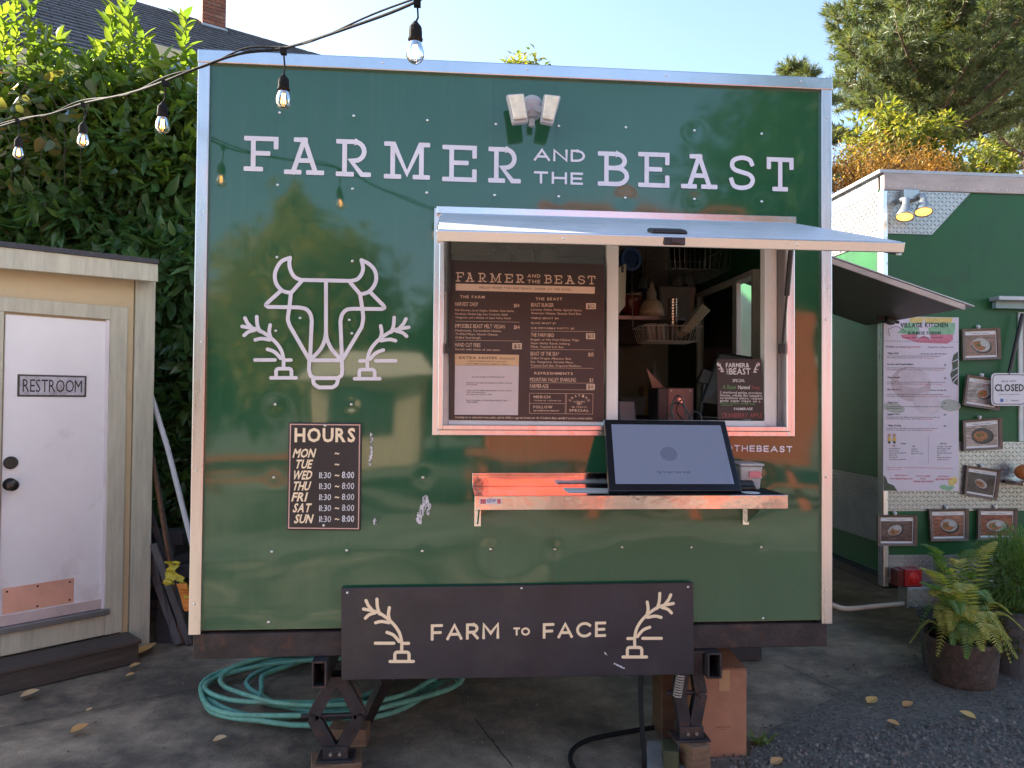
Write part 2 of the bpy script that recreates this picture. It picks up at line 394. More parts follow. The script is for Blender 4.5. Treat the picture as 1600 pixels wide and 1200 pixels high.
for i in range(1600):                          # grit strewn over the concrete
    x = rg.gauss(.3, 1.1); y = rg.uniform(-0.5, 1.8); pebble(b, x, y, 0.004, rg.uniform(0.0015, 0.0055), rg)
b.build('gravel', M_stone, label='loose dark grey gravel stones at lower right', cat='gravel', kind='stuff')

# ================================================================== THE GREEN FOOD TRAILER
XL, WD, ZB, HT = -1.0034, 2.6, 0.60, 2.2935
XR, ZT = XL+WD, ZB+HT
M_green = mat('glossy_green_panel', (0.020, 0.090, 0.044), 0.055, var=0.10, vs=1.0, spec=0.72, coat=0.2, rvar=0.4, dirt=(0.05, 0.08, 0.06), dscale=260, dlow=0.74, dhigh=0.8)
def weather(mt, dust=(.20, .24, .20), amount=.07, specks=True):
    """rain streaks of dust and clusters of dark dried drops"""
    t = mt.node_tree; N = t.nodes; L = t.links; b = N['Principled BSDF']; src = b.inputs['Base Color'].links[0].from_socket
    tc = N.new('ShaderNodeTexCoord'); mp = N.new('ShaderNodeMapping'); mp.inputs['Scale'].default_value = (38, 38, 1.3); L.new(tc.outputs['Object'], mp.inputs['Vector'])
    n = N.new('ShaderNodeTexNoise'); n.inputs['Scale'].default_value = 1.0; n.inputs['Detail'].default_value = 4; L.new(mp.outputs[0], n.inputs['Vector'])
    n2 = N.new('ShaderNodeTexNoise'); n2.inputs['Scale'].default_value = 1.7; n2.inputs['Detail'].default_value = 5; L.new(tc.outputs['Object'], n2.inputs['Vector'])
    r = N.new('ShaderNodeMapRange'); r.inputs[1].default_value = .50; r.inputs[2].default_value = .72; r.inputs[4].default_value = amount; L.new(n.outputs['Fac'], r.inputs[0])
    r2 = N.new('ShaderNodeMapRange'); r2.inputs[1].default_value = .35; r2.inputs[2].default_value = .65; L.new(n2.outputs['Fac'], r2.inputs[0])
    m1 = N.new('ShaderNodeMath'); m1.operation = 'MULTIPLY'; L.new(r.outputs[0], m1.inputs[0]); L.new(r2.outputs[0], m1.inputs[1])
    mx = N.new('ShaderNodeMix'); mx.data_type = 'RGBA'; L.new(m1.outputs[0], mx.inputs[0]); L.new(src, mx.inputs[6]); mx.inputs[7].default_value = (*dust, 1); out = mx.outputs[2]
    ro = b.inputs['Roughness'].links[0].from_socket; ra = N.new('ShaderNodeMath'); ra.operation = 'MULTIPLY_ADD'; L.new(m1.outputs[0], ra.inputs[0]); ra.inputs[1].default_value = .5; L.new(ro, ra.inputs[2]); L.new(ra.outputs[0], b.inputs['Roughness'])
    if specks:
        v = N.new('ShaderNodeTexVoronoi'); v.inputs['Scale'].default_value = 62; v.inputs['Randomness'].default_value = 1; L.new(tc.outputs['Object'], v.inputs['Vector'])
        n3 = N.new('ShaderNodeTexNoise'); n3.inputs['Scale'].default_value = 2.3; n3.inputs['Detail'].default_value = 3; L.new(tc.outputs['Object'], n3.inputs['Vector'])
        r3 = N.new('ShaderNodeMapRange'); r3.inputs[1].default_value = .52; r3.inputs[2].default_value = .75; r3.inputs[3].default_value = 0; r3.inputs[4].default_value = .22; L.new(n3.outputs['Fac'], r3.inputs[0])
        lt = N.new('ShaderNodeMath'); lt.operation = 'LESS_THAN'; L.new(v.outputs['Distance'], lt.inputs[0]); L.new(r3.outputs[0], lt.inputs[1])
        m3 = N.new('ShaderNodeMath'); m3.operation = 'MULTIPLY'; m3.inputs[1].default_value = .75; L.new(lt.outputs[0], m3.inputs[0])
        mx2 = N.new('ShaderNodeMix'); mx2.data_type = 'RGBA'; L.new(m3.outputs[0], mx2.inputs[0]); L.new(out, mx2.inputs[6]); mx2.inputs[7].default_value = (.012, .02, .015, 1); out = mx2.outputs[2]
    L.new(out, b.inputs['Base Color'])
weather(M_green)
M_greenm = mat('truck_green_paint', (0.021, 0.105, 0.036), 0.40, var=0.12, vs=2.0, spec=0.25, rvar=0.3, dirt=(0.03, 0.07, 0.045), dscale=5, dlow=0.5, dhigh=0.8)
M_body = mat('trailer_side_sheet', (0.4, 0.4, 0.41), 0.4, 0.3)
M_int = mat('trailer_inner_wall', (0.48, 0.46, 0.42), 0.5, var=0.1)
TR = thing('food_trailer', 'dark green food trailer with bull emblem, silver trim and open serving window', 'food trailer', (XL+WD/2, 1.1, 0))
# window opening
wx0 = at(677, 500).x; wx1 = at(1240, 500).x; wz0 = at(960, 681).z; wz1 = at(960, 334).z
fw = 0.036
ox0, ox1, oz0, oz1 = wx0+fw, wx1-fw, wz0+fw, wz1-fw
SCREWS = [(437,176),(553,181),(668,188),(775,194),(873,197),(978,199),(1085,204),(1190,209),(434,289),(551,295),(667,301),(773,305),(873,307),(977,309),(1085,311),(1190,315),
  (433,402),(551,408),(469,497),(546,500),(550,521),(431,517),(430,632),(549,632),(428,746),(661,746),(425,862),(542,860),(660,861),(767,858),(867,858),(972,855),(1080,855),(1189,855),
  (1188,746),(1188,764),(420,972),(1192,966)]
SW = [at(*p) for p in SCREWS]
class _S:
    pass
_rd = random.Random(77); SWD = []
for p in SW:
    q = _S(); q.x, q.z, q.w_ = p.x, p.z, _rd.choice((0.0003, 0.0005, 0.0009, 0.0014)); SWD.append(q)
def dent(x, z):
    y = 0.0016*noise.noise((x*1.6, z*1.9, 0.7)) + 0.0007*noise.noise((x*4.3, z*4.9, 5.2))
    lowz = max(0.0, min(1.0, (1.25-z)/0.5)); y += lowz*0.0042*noise.noise((x*2.1+3, z*4.2, 9.1))
    for p in SWD:
        d2 = (x-p.x)**2+(z-p.z)**2
        if d2 < 0.02: y += p.w_*math.exp(-d2/(2*0.024**2))
    return y
pw = 0.046
gx0, gx1, gz0, gz1 = XL+pw-0.012, XR-pw+0.012, ZB+0.012, ZT-0.05
def lin(a, c, st): n = max(1, int(round((c-a)/st))); return [a+(c-a)*i/n for i in range(n+1)]
xs = lin(gx0, ox0, .0125)+lin(ox0, ox1, .0125)[1:]+lin(ox1, gx1, .0125)[1:]
zs = lin(gz0, oz0, .0125)+lin(oz0, oz1, .0125)[1:]+lin(oz1, gz1, .0125)[1:]
nn = len(xs); vs = [(x, dent(x, z), z) for z in zs for x in xs]
fs = [(j*nn+i, j*nn+i+1, (j+1)*nn+i+1, (j+1)*nn+i) for j in range(len(zs)-1) for i in range(nn-1)
      if not (ox0-1e-5 <= xs[i] < ox1-1e-5 and oz0-1e-5 <= zs[j] < oz1-1e-5)]
b = MB(); b.add(vs, fs); panel = b.build('front_panel', M_green, TR, smooth=True)
sc = MB(); sc.lathe([(0.0001, 0.0045), (0.003, 0.0042), (0.0055, 0.002), (0.006, 0)], (0, 0, 0), (0, -1, 0), 10); scm = sc.mesh('screw'); scm.materials.append(M_screw)
def screw_at(P, parent, s=1.0):
    o = bpy.data.objects.new('screw', scm); COL.objects.link(o); setparent(o, parent); o.location = P; o.scale = (s, s, s); return o
for p in SW: screw_at((p.x, -0.001, p.z), panel)
# panel seams
for px in (771, 869):
    x = at(px, 250).x
    MB().box(x-0.0007, x+0.0007, -0.0022, 0.001, wz1+0.002, ZT-0.052).build('panel_seam', M_green, TR)
    MB().box(x-0.0007, x+0.0007, -0.0022, 0.001, ZB+0.014, wz0-0.002).build('panel_seam', M_green, TR)
# corner posts, top rail
def post(x0, x1, nm):
    b = MB(); b.box(x0, x1, -0.016, 0.03, ZB-0.002, ZT-0.050); return b.build(nm, M_alu, TR, bevel=0.003, seg=2)
pl = post(XL, XL+pw, 'corner_post'); pr = post(XR-pw, XR, 'corner_post')
for q in ((322, 332), (317, 535), (309, 735), (306, 942)): p = at(q[0], q[1]); screw_at((p.x, -0.017, p.z), pl, .8)
for q in ((1289, 186), (1288, 500), (1288, 745), (1287, 920)): p = at(q[0], q[1]); screw_at((p.x, -0.017, p.z), pr, .8)
b = MB(); b.box(XL-0.002, XR+0.002, -0.019, 0.03, ZT-0.052, ZT); tr = b.build('top_rail', M_alux, TR, bevel=0.004, seg=2)
for px in (368, 599, 823, 1039, 1248): p = at(px, 100+(px-312)*.046); screw_at((p.x, -0.020, ZT-.022), tr, .8)
# body
YB = 4.6
MB().box(XL+0.004, XL+0.03, 0.032, YB, ZB, ZT-0.05).build('side_wall', M_body, TR)
# right side wall with its window hole
swy0, swy1, swz0, swz1 = 0.62, 1.50, wz0+0.02, wz1-0.1
b = MB(); x0, x1 = XR-0.04, XR-0.006
b.box(x0, x1, 0.032, swy0, ZB, ZT-0.05); b.box(x0, x1, swy1, YB, ZB, ZT-0.05); b.box(x0, x1, swy0, swy1, ZB, swz0); b.box(x0, x1, swy0, swy1, swz1, ZT-0.05)
b.build('side_wall', M_greenm, TR)
MB().box(XL+0.004, XR-0.004, YB, YB+0.03, ZB, ZT-0.05).build('back_wall', M_body, TR)
MB().box(XL-0.003, XR+0.003, 0.031, YB+0.04, ZT-0.049, ZT-0.006).build('roof', M_body, TR)
MB().box(XL+0.031, XR-0.041, 0.034, YB-0.001, ZB+0.001, ZB+0.06).build('trailer_floor', M_int, TR)
MB().box(XL+0.031, XR-0.041, 0.034, YB-0.002, ZT-0.09, ZT-0.052).build('inner_ceiling', M_int, TR)
b = MB(); b.box(XL+0.031, XR-0.041, 2.2, 2.24, ZB+.06, ZT-.09); b.build('inner_wall', M_int, TR)
b = MB()                                        # inner lining of the front wall around the window
b.box(XL+.031, ox0-.05, .032, .05, ZB+.06, ZT-.09); b.box(ox1+.05, XR-.041, .032, .05, ZB+.06, ZT-.09)
b.box(ox0-.05, ox1+.05, .032, .05, ZB+.06, oz0-.05); b.box(ox0-.05, ox1+.05, .032, .05, oz1+.05, ZT-.09); b.build('inner_wall', M_int, TR)
# rusty steel beam below the box, C channels
b = MB(); b.box(XL+0.012, XR-0.012, 0.004, 0.10, ZB-0.10, ZB-0.003); b.box(XL+.012, XL+.1, .1, YB, ZB-.1, ZB-.003); b.box(XR-.1, XR-.012, .1, YB, ZB-.1, ZB-.003)
b.build('steel_beam', M_iron, TR, bevel=0.003)
def channel(px0, px1):
    x0 = at(px0, 1040, -0.05).x; x1 = at(px1, 1040, -0.05).x; z1 = ZB-0.101; z0 = at(507, 1075, -.05).z
    b = MB(); t = 0.007
    b.box(x0, x0+t, -0.05, 1.6, z0, z1); b.box(x1-t, x1, -0.05, 1.6, z0, z1); b.box(x0+t, x1-t, -0.05, 1.6, z0, z0+t)
    b.box(x0+t, x1-t, -.05, 1.6, z1-t, z1)
    b.box(x0+t, x1-t, 0.12, 0.13, z0+t, z1-t)
    c = b.build('frame_channel', M_iron, TR)
    return x0, x1, z0
CH1 = channel(487, 510); CH2 = channel(1106, 1128)
for cx0, cx1, cz in (CH1, CH2):
    for dz in (0.04, 0.11): MB().lathe([(0.001, 0.012), (0.007, 0.012), (0.007, 0)], ((cx0+cx1)/2, .12, cz+dz), (0, -1, 0), 6).build('bolt', M_iron, TR)
for x in (-0.5, 0.4, 1.2): MB().box(x-.03, x+.03, .3, 2.1, ZB-.1, ZB-.01).build('cross_member', M_iron, TR)
# wheels under the far side
for x in (XL+.13, XR-.13):
    wq = MB(); wq.lathe([(.12, -.08), (.27, -.08), (.30, -.05), (.30, .05), (.27, .08), (.12, .08)], (x, 1.55, .30), (1, 0, 0), 24)
    tw = wq.build('wheel', M_rubber, TR, smooth=False); MB().lathe([(.05, -.085), (.15, -.085), (.17, -.07), (.17, .07), (.05, .085)], (x, 1.55, .30), (1, 0, 0), 16).build('rim', M_alu, tw)

# ---- serving window frame
b = MB()
def ring(b, x0, x1, z0, z1, t, ya, yb, horizontal_over=True):
    b.box(x0, x0+t, ya, yb, z0, z1); b.box(x1-t, x1, ya, yb, z0, z1)
    b.box(x0+t, x1-t, ya, yb, z0, z0+t); b.box(x0+t, x1-t, ya, yb, z1-t, z1)
ring(b, wx0, wx1, wz0, wz1, fw*0.62, -0.012, 0.004)
WF = b.build('window_frame', M_alu, TR, bevel=0.0025, seg=2)
b = MB(); ring(b, wx0+fw*.62, wx1-fw*.62, wz0+fw*.62, wz1-fw*.62, fw*.55, -0.028, 0.06); b.build('inner_frame', M_alu, WF, bevel=0.002)
for i in range(12):
    x = wx0+.03+(wx1-wx0-.06)*i/11
    screw_at((x, -0.012, wz0+.012), WF, .5); screw_at((x, -0.012, wz1-.012), WF, .5)
for i in range(1, 7):
    z = wz0+(wz1-wz0)*i/7
    screw_at((wx0+.011, -0.012, z), WF, .5); screw_at((wx1-.011, -0.012, z), WF, .5)
# ---- white sliding window
vx0, vx1, vz0, vz1 = wx0+fw*1.17, wx1-fw*1.17, wz0+fw*1.17, wz1-fw*1.17
mx0 = at(945, 520, .06).x; mx1 = at(963, 520, .06).x; jx0 = at(1190, 520, .06).x; jx1 = at(1208, 520, .06).x
b = MB(); b.box(vx0, vx0+.024, .028, .075, vz0, vz1); b.box(jx0, jx1, .028, .075, vz0+.001, vz1); b.box(vx0+.024, jx0, .02, .075, vz0, vz0+.022); b.box(vx0+.024, jx0, .028, .075, vz1-.02, vz1)
b.box(jx1, vx1, .06, .075, vz0, vz1); SWN = b.build('sliding_window', M_vinyl, TR, bevel=.0015)
MB().box(mx0, mx1, .022, .07, vz0+.023, vz1-.021).build('window_stile', M_vinyl, SWN, bevel=.002)
M_glass = glassmat('window_glass', (0.85, 0.9, 0.88), 0.06)
MB().box(vx0+.025, mx0-.001, .045, .049, vz0+.023, vz1-.021).build('window_pane', M_glass, SWN)
# ---- side window frame
M_dullv = mat('dull_window_vinyl', (0.5, 0.48, 0.44), 0.45, var=.1)
b = MB(); x0, x1 = XR-.075, XR-.01
b.box(x0, x1, swy0, swy0+.03, swz0, swz1); b.box(x0, x1, swy1-.03, swy1, swz0, swz1); b.box(x0, x1, swy0+.03, swy1-.03, swz0, swz0+.03); b.box(x0, x1, swy0+.03, swy1-.03, swz1-.03, swz1)
SSW = b.build('side_window', M_dullv, TR, bevel=.002)
ym = swy0+.25
MB().box(x0+.01, x0+.035, ym, ym+.06, swz0+.031, swz1-.031).build('window_stile', M_dullv, SSW, bevel=.002)
MB().box(x0+.02, x0+.024, ym+.061, swy1-.031, swz0+.031, swz1-.031).build('window_pane', glassmat('dusty_glass', (.55, .56, .5), .25, .12), SSW)
# ---- front awning over the serving window
hz = at(960, 340, -.03).z; ax0 = at(690, 338, -.03).x; ax1 = at(1237, 343, -.03).x
ayo = -0.79; azo = at(1050, 368, ayo).z
b = MB(); b.hexa([(ax0, ayo, azo-.012), (ax1, ayo, azo-.012), (ax1, -.03, hz-.012), (ax0, -.03, hz-.012), (ax0, ayo, azo), (ax1, ayo, azo), (ax1, -.03, hz), (ax0, -.03, hz)])
AW = b.build('awning', M_awn, TR, bevel=.002)
tl = math.atan2(hz-azo, -.03-ayo); dn_ = Vector((0, math.sin(tl), -math.cos(tl)))*.033; fw_ = Vector((0, -math.cos(tl), -math.sin(tl)))*.012; e0_ = Vector((ax0-.004, ayo, azo-.001)); e1_ = Vector((ax1+.004, ayo, azo-.001))
b = MB(); b.hexa([e0_+dn_+fw_, e1_+dn_+fw_, e1_+dn_-fw_, e0_+dn_-fw_, e0_+fw_, e1_+fw_, e1_-fw_, e0_-fw_]); b.build('awning_edge', M_alux, AW, bevel=.003, seg=2)
def awn_z(y): return hz+(azo-hz)*((y+.03)/(ayo+.03))
for x in (ax0+.004, ax1-.004):
    b = MB(); b.hexa([(x-.01, ayo+.013, azo-.04), (x+.01, ayo+.013, azo-.04), (x+.01, -.04, hz-.04), (x-.01, -.04, hz-.04), (x-.01, ayo+.013, azo-.013), (x+.01, ayo+.013, azo-.013), (x+.01, -.04, hz-.013), (x-.01, -.04, hz-.013)])
    b.build('awning_edge', M_alux, AW)
b = MB(); b.box(wx0+.01, wx1-.004, -.034, -.013, hz-.004, hz+.026); b.build('awning_hinge', M_alux, AW, bevel=.002)
for px in (880, 1243): p = at(px, 380, ayo); screw_at((p.x, ayo-.0065, azo-.019), AW, .7)
p = at(1054, 380, ayo); b = MB(); b.box(p.x-.036, p.x+.03, ayo-.014, ayo-.002, azo-.031, azo-.008); b.box(p.x-.014, p.x+.012, ayo-.019, ayo-.014, azo-.027, azo-.012); b.build('awning_latch', M_iron, AW, bevel=.002)
b = MB(); y0 = ayo+.05; b.hexa([(p.x-.06, y0, awn_z(y0)+.001), (p.x+.06, y0, awn_z(y0)+.001), (p.x+.06, y0+.06, awn_z(y0+.06)+.001), (p.x-.06, y0+.06, awn_z(y0+.06)+.001), (p.x-.055, y0, awn_z(y0)+.014), (p.x+.055, y0, awn_z(y0)+.014), (p.x+.055, y0+.055, awn_z(y0+.055)+.014), (p.x-.055, y0+.055, awn_z(y0+.055)+.014)]); b.build('awning_handle', M_black, AW, bevel=.004)
# gas struts
for xb, pb in ((wx0+.058, at(700, 545, -.02)), (wx1-.066, at(1206, 545, -.02))):
    top = Vector((xb, -.13, awn_z(-.13)-.02)); bot = Vector((xb, -.036, pb.z)); md = bot.lerp(top, .45)
    b = MB(); b.tube([md, top], .011, 10); b.tube([bot, md], .005, 8); b.box(bot.x-.012, bot.x+.012, bot.y-.004, bot.y+.01, bot.z-.02, bot.z+.02); b.build('gas_strut', M_black, AW)
# ---- side awning, propped over the trailer's right-hand window
sa_ = at(1297, 403, .62); so = at(1505, 476, .62); sz = sa_.z+(sa_.z-so.z)*(sa_.x-XR)/(so.x-sa_.x)
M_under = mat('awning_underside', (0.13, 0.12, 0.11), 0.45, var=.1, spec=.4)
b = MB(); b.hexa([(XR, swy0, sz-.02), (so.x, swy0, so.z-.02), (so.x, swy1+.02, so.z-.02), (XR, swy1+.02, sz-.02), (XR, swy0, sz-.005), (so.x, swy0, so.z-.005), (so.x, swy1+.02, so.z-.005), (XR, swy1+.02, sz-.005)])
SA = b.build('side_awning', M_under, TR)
b = MB(); b.hexa([(XR, swy0-.012, sz-.032), (so.x+.004, swy0-.012, so.z-.032), (so.x+.004, swy0-.001, so.z-.032), (XR, swy0-.001, sz-.032), (XR, swy0-.012, sz), (so.x+.004, swy0-.012, so.z), (so.x+.004, swy0-.001, so.z), (XR, swy0-.001, sz)])
b.build('awning_edge', M_rail, SA, bevel=.002)
b = MB(); b.hexa([(XR, swy0-.016, sz+.002), (so.x+.05, swy0-.016, so.z-.012), (so.x+.05, swy1, so.z-.012), (XR, swy1, sz+.002), (XR, swy0-.016, sz+.008), (so.x+.05, swy0-.016, so.z-.006), (so.x+.05, swy1, so.z-.006), (XR, swy1, sz+.008)])
b.build('awning_cap', M_body, SA)
b = MB(); c = at(1388, 497, 1.2); c.z = sz+(so.z-sz)*((c.x-XR)/(so.x-XR))-.03
b.bar(c+Vector((-.07, .01, .012)), c+Vector((.06, -.01, -.02)), .02, .016); b.bar(c+Vector((-.02, 0, .0)), c+Vector((.03, 0, -.02)), .05, .03); b.build('awning_latch', M_black, SA, bevel=.003)
# ---- painted name: slab letters
YL = -0.0030
def rectpx(x0, x1, y0, y1, Y):
    a = at((x0+x1)/2, y0, Y); c = at((x0+x1)/2, y1, Y); return at(x0, (y0+y1)/2, Y).x, at(x1, (y0+y1)/2, Y).x, c.z, a.z
BIG = [('F',381,435,213,268),('A',444,507,215,273),('R',525,580,218,276),('M',600,672,222,280),('E',691,745,227,284),('R',763,814,230,286),
       ('B',934,983,237,291),('E',997,1046,238,293),('A',1064,1121,241,295),('S',1138,1181,243,297),('T',1198,1240,246,299)]
for ch, x0, x1, y0, y1 in BIG:
    X0, X1, Z0, Z1 = rectpx(x0, x1, y0, y1, YL)
    b = MB(); slab_letter(b, ch, X0, X1, Z0, Z1, YL, 0.0187); b.build('letter', M_white, TR)
def wtext(mb, s, x0, y0, x1, y1, hpx, Y, **k):
    P0 = at(x0, y0, Y); P1 = at(x1, y1, Y); dep = (P0.y-CAM.y); text(mb, s, P0, P1, hpx/FPX*dep, **k)
for s, xa, xb, ya in (('AND', 834, 914, 252.5), ('THE', 834, 911, 288)):
    sans(TR, M_white, s, at(xa, ya-1.5, YL), at(xb, ya+1.0, YL), .0505, .0095, YL)
sans(TR, M_white, 'FARMERANDTHEBEAST', at(1032, 703, YL), at(1238, 707, YL), .0265, .0052, YL, track=.42)
# ---- bull emblem
SPRIG = [smoothpts([(383,895),(382,830),(360,760),(300,690),(200,625),(85,600)]), [(105,540),(122,575),(150,605)], smoothpts([(190,530),(195,590),(212,635)]), smoothpts([(287,590),(280,640),(292,685)]),
  smoothpts([(180,697),(225,688),(285,697)]), smoothpts([(100,665),(130,640),(175,627)]), smoothpts([(268,765),(320,785),(363,830)]), [(178,842),(322,842)], [(398,843),(437,843)],
  [(330,965),(330,922),(336,910),(348,905),(424,905),(436,910),(441,922),(441,965)], [(293,971),(475,971)]]
BULL = [smoothpts([(430,105),(370,130),(332,185),(320,235),(330,290),(365,335),(400,352),(440,357)]), smoothpts([(430,105),(425,150),(436,200),(465,245),(510,265)]), [(510,265),(870,272)],
  smoothpts([(870,272),(915,260),(945,225),(957,180),(945,122)]), smoothpts([(945,122),(1000,150),(1040,195),(1052,250),(1040,300),(1005,345),(970,362),(935,367)]),
  [(515,272),(437,360)]+smoothpts([(425,470),(415,545),(428,595)])+[(572,845)], [(865,285),(935,367)]+smoothpts([(950,460),(958,540),(947,605)])+[(805,845)],
  [(368,340)]+smoothpts([(266,432),(258,448),(275,460)])+smoothpts([(490,463),(545,475),(577,512),(587,560)])+[(575,840)],
  [(1010,355)]+smoothpts([(1104,450),(1110,466),(1092,475)])+smoothpts([(895,473),(840,480),(806,515),(794,565)])+[(805,840)],
  [(690,275),(690,640)], smoothpts([(690,640),(680,700),(650,765),(590,830)]), smoothpts([(690,640),(700,700),(735,770),(795,835)]), [(575,845),(805,845)],
  [(570,845)]+smoothpts([(568,910),(580,955),(612,973)])+smoothpts([(768,973),(800,955),(808,910)])+[(805,845)], smoothpts([(598,980),(605,1015),(640,1040)])+smoothpts([(735,1040),(765,1020),(778,980)])]
def strokes(name, lst, f, wd, Y, material, parent):
    b = MB()
    for k, st in enumerate(lst):
        pts = [f(*p) for p in st]; vs, fs = ribbon(b, [(p.x, p.z) for p in pts], wd); b.add([(v.x, Y-0.00025*k, v.y) for v in vs], fs)
    return b.build(name, material, parent)
zoomf = lambda x, y: at(360+x/4.615, 380+y/4.615, YL)
strokes('bull_emblem', BULL, zoomf, 0.0152, YL, M_white, TR)
strokes('sprig_emblem', SPRIG, zoomf, 0.0142, YL, M_white, TR)
strokes('sprig_emblem', SPRIG, lambda x, y: zoomf(1371-x, y+6), 0.0142, YL, M_white, TR)
# ---- scuffed paint
M_scuff = mat('bare_scuff', (0.62, 0.62, 0.68), 0.7, var=.3, vs=90, det=8, dirt=(.05, .10, .07), dscale=130, dlow=.52, dhigh=.56, stretch=(1.6, 1, .6))
rs = random.Random(3)
def scuff(pts, wd):
    b = MB()
    for k in range(9):
        t = (k+.5)/9*(len(pts)-1); i = min(int(t), len(pts)-2); f = t-i
        x = pts[i][0]*(1-f)+pts[i+1][0]*f+rs.uniform(-1, 1); y = pts[i][1]*(1-f)+pts[i+1][1]*f; n = 9
        vs = []
        for a in range(n):
            an = 2*math.pi*a/n; rr = wd*rs.uniform(.5, 1.1); p = at(x+rr*math.cos(an), y+rr*1.6*math.sin(an), -.0026-.0002*k); vs.append(p)
        b.add(vs, [tuple(range(n))])
    b.build('paint_scuff', M_scuff, TR)
scuff([(580, 676), (580, 705), (577, 727)], 2.6); scuff([(666, 778), (660, 795), (653, 815)], 5.5); scuff([(664, 777), (671, 790), (669, 803)], 3.2); scuff([(586, 813), (586, 818)], 2.6)

# ================================================================== SIGNS ON THE TRAILER
def txt(parent, name, material, Y, rows, **kw):
    """rows: (string, x0, y0, x1, y1, cap height) in photo pixels on the plane y = Y"""
    for r in rows:                             # every line of writing is a part of its own
        k = dict(kw); b = MB()
        if len(r) > 6: k.update(r[6])
        wtext(b, r[0], r[1], r[2], r[3], r[4], r[5], Y, **k)
        b.build(name, material, parent)
def platepx(q, Y, th):                        # board from four photo pixels (tl, tr, br, bl) on plane y = Y, th thick backwards
    p = [at(x, y, Y) for x, y in q]; return MB().slab([p[3], p[2], p[1], p[0]], (0, th, 0))
def strips(pairs, Y, w):
    b = MB()
    for k, (x0, y0, x1, y1) in enumerate(pairs):
        a = at(x0, y0, Y); c = at(x1, y1, Y); vs, fs = ribbon(b, [(a.x, a.z), (c.x, c.z)], w, False); b.add([(v.x, Y-.0001*k, v.y) for v in vs], fs)
    return b
# ---- HOURS sign
M_hours = mat('black_sign_board', (0.016, 0.016, 0.024), 0.35, var=.3, vs=5)
p = at(506, 745)
HS = thing('hours_sign', 'black upright hours sign with pink border beside the bull emblem', 'sign', (p.x, -.01, at(506, 829).z))
platepx([(451, 660), (565, 661), (563, 829), (448, 828)], -.012, .010).build('board', M_hours, HS, bevel=.002)
b = MB()
for k, (a, c) in enumerate((((453.5, 663), (562.5, 664)), ((562, 664), (560, 826)), ((560.5, 826), (450.5, 825)), ((451, 825), (454, 663)))):
    A = at(*a, -.0128); C = at(*c, -.0128); vs, fs = ribbon(b, [(A.x, A.z), (C.x, C.z)], .0042); b.add([(v.x, -.0128-.0002*k, v.y) for v in vs], fs)
b.build('border', mat('pink_border_paint', (.62, .38, .32), .5), HS)
M_cream2 = mat('cream_letter_paint', (.86, .70, .48), .5, var=.04)
txt(HS, 'heading', M_cream2, -.0135, [('HOURS', 460, 690, 555, 690, 20)], bold=2, track=.11)
rows = []; rows2 = []; dash = []
for i, d in enumerate(('MON', 'TUE', 'WED', 'THU', 'FRI', 'SAT', 'SUN')):
    y = 714.5+i*17.1; x0 = (457, 460, 456, 456, 455, 457, 459)[i]; x1 = (491, 486, 486, 483, 478, 484, 487)[i]
    rows.append((d, x0, y, x1, y, 12.6)); dash.append(('~', 523, y-1, 530, y-1, 12))
    if i >= 2: rows2.append(('11:30', 498.5, y-1.5, 517, y-1.5, 9, dict(bold=0))); rows2.append(('8:00', 534, y-2, 553, y-1.5, 9.5, dict(bold=1 if i in (2, 6) else 0)))
txt(HS, 'day_names', M_cream2, -.0135, rows, bold=2, shear=.25, track=.05); txt(HS, 'dashes', M_cream2, -.0136, dash, bold=1)
txt(HS, 'hand_written_times', mat('chalk_white', (.7, .71, .76), .7, var=.2, vs=60), -.0135, rows2, shear=.05)
for q in ((508, 665), (506, 821)): P = at(*q, -.012); screw_at((P.x, -.013, P.z), HS, 1.0)
# ---- FARM TO FACE sign
YS = -.024
FS = thing('farm_to_face_sign', 'long charcoal farm to face sign board along the trailer bottom', 'sign', (at(810, 990, YS).x, YS, at(810, 1060, YS).z))
platepx([(533, 919), (1083, 910), (1085, 1054), (533, 1063)], YS, .012).build('board', M_signblk, FS, bevel=.002)
for w_, xa, ya, xb, yb, hp in (('FARM', 673, 1001, 780, 998, 25), ('TO', 802, 993, 828, 993, 12.5), ('FACE', 848, 998, 947, 995, 24)):
    sans(FS, M_cream2, w_, at(xa, ya, YS-.0012), at(xb, yb, YS-.0012), hp/FPX*2.98, .0112 if hp > 20 else .0075, YS-.0012, track=.42)
def sprigmap(x0, x1, y0, y1, mirror):
    def f(x, y):
        t = (x-85)/(475-85); s_ = (y-530)/(971-530)
        if mirror: t = 1-t
        return at(x0+(x1-x0)*t, y0+(y1-y0)*s_, YS)
    return f
strokes('sprig_emblem', SPRIG, sprigmap(568, 646, 936, 1033, False), .0125, YS-.0012, M_cream2, FS)
strokes('sprig_emblem', SPRIG, sprigmap(973, 1052, 927, 1026, True), .0125, YS-.0012, M_cream2, FS)
for q in ((543, 926), (815, 919), (1075, 917)): P = at(*q, YS); screw_at((P.x, YS-.001, P.z), FS, .9)
for q in (((960, 1037), (975, 1044)), ((945, 1020), (948, 1023))):
    b = MB(); A = at(*q[0], YS-.0013); C = at(*q[1], YS-.0013); vs, fs = ribbon(b, [(A.x, A.z), (C.x, C.z)], .006); b.add([(v.x, YS-.0013, v.y) for v in vs], fs); b.build('paint_scuff', M_scuff, FS)
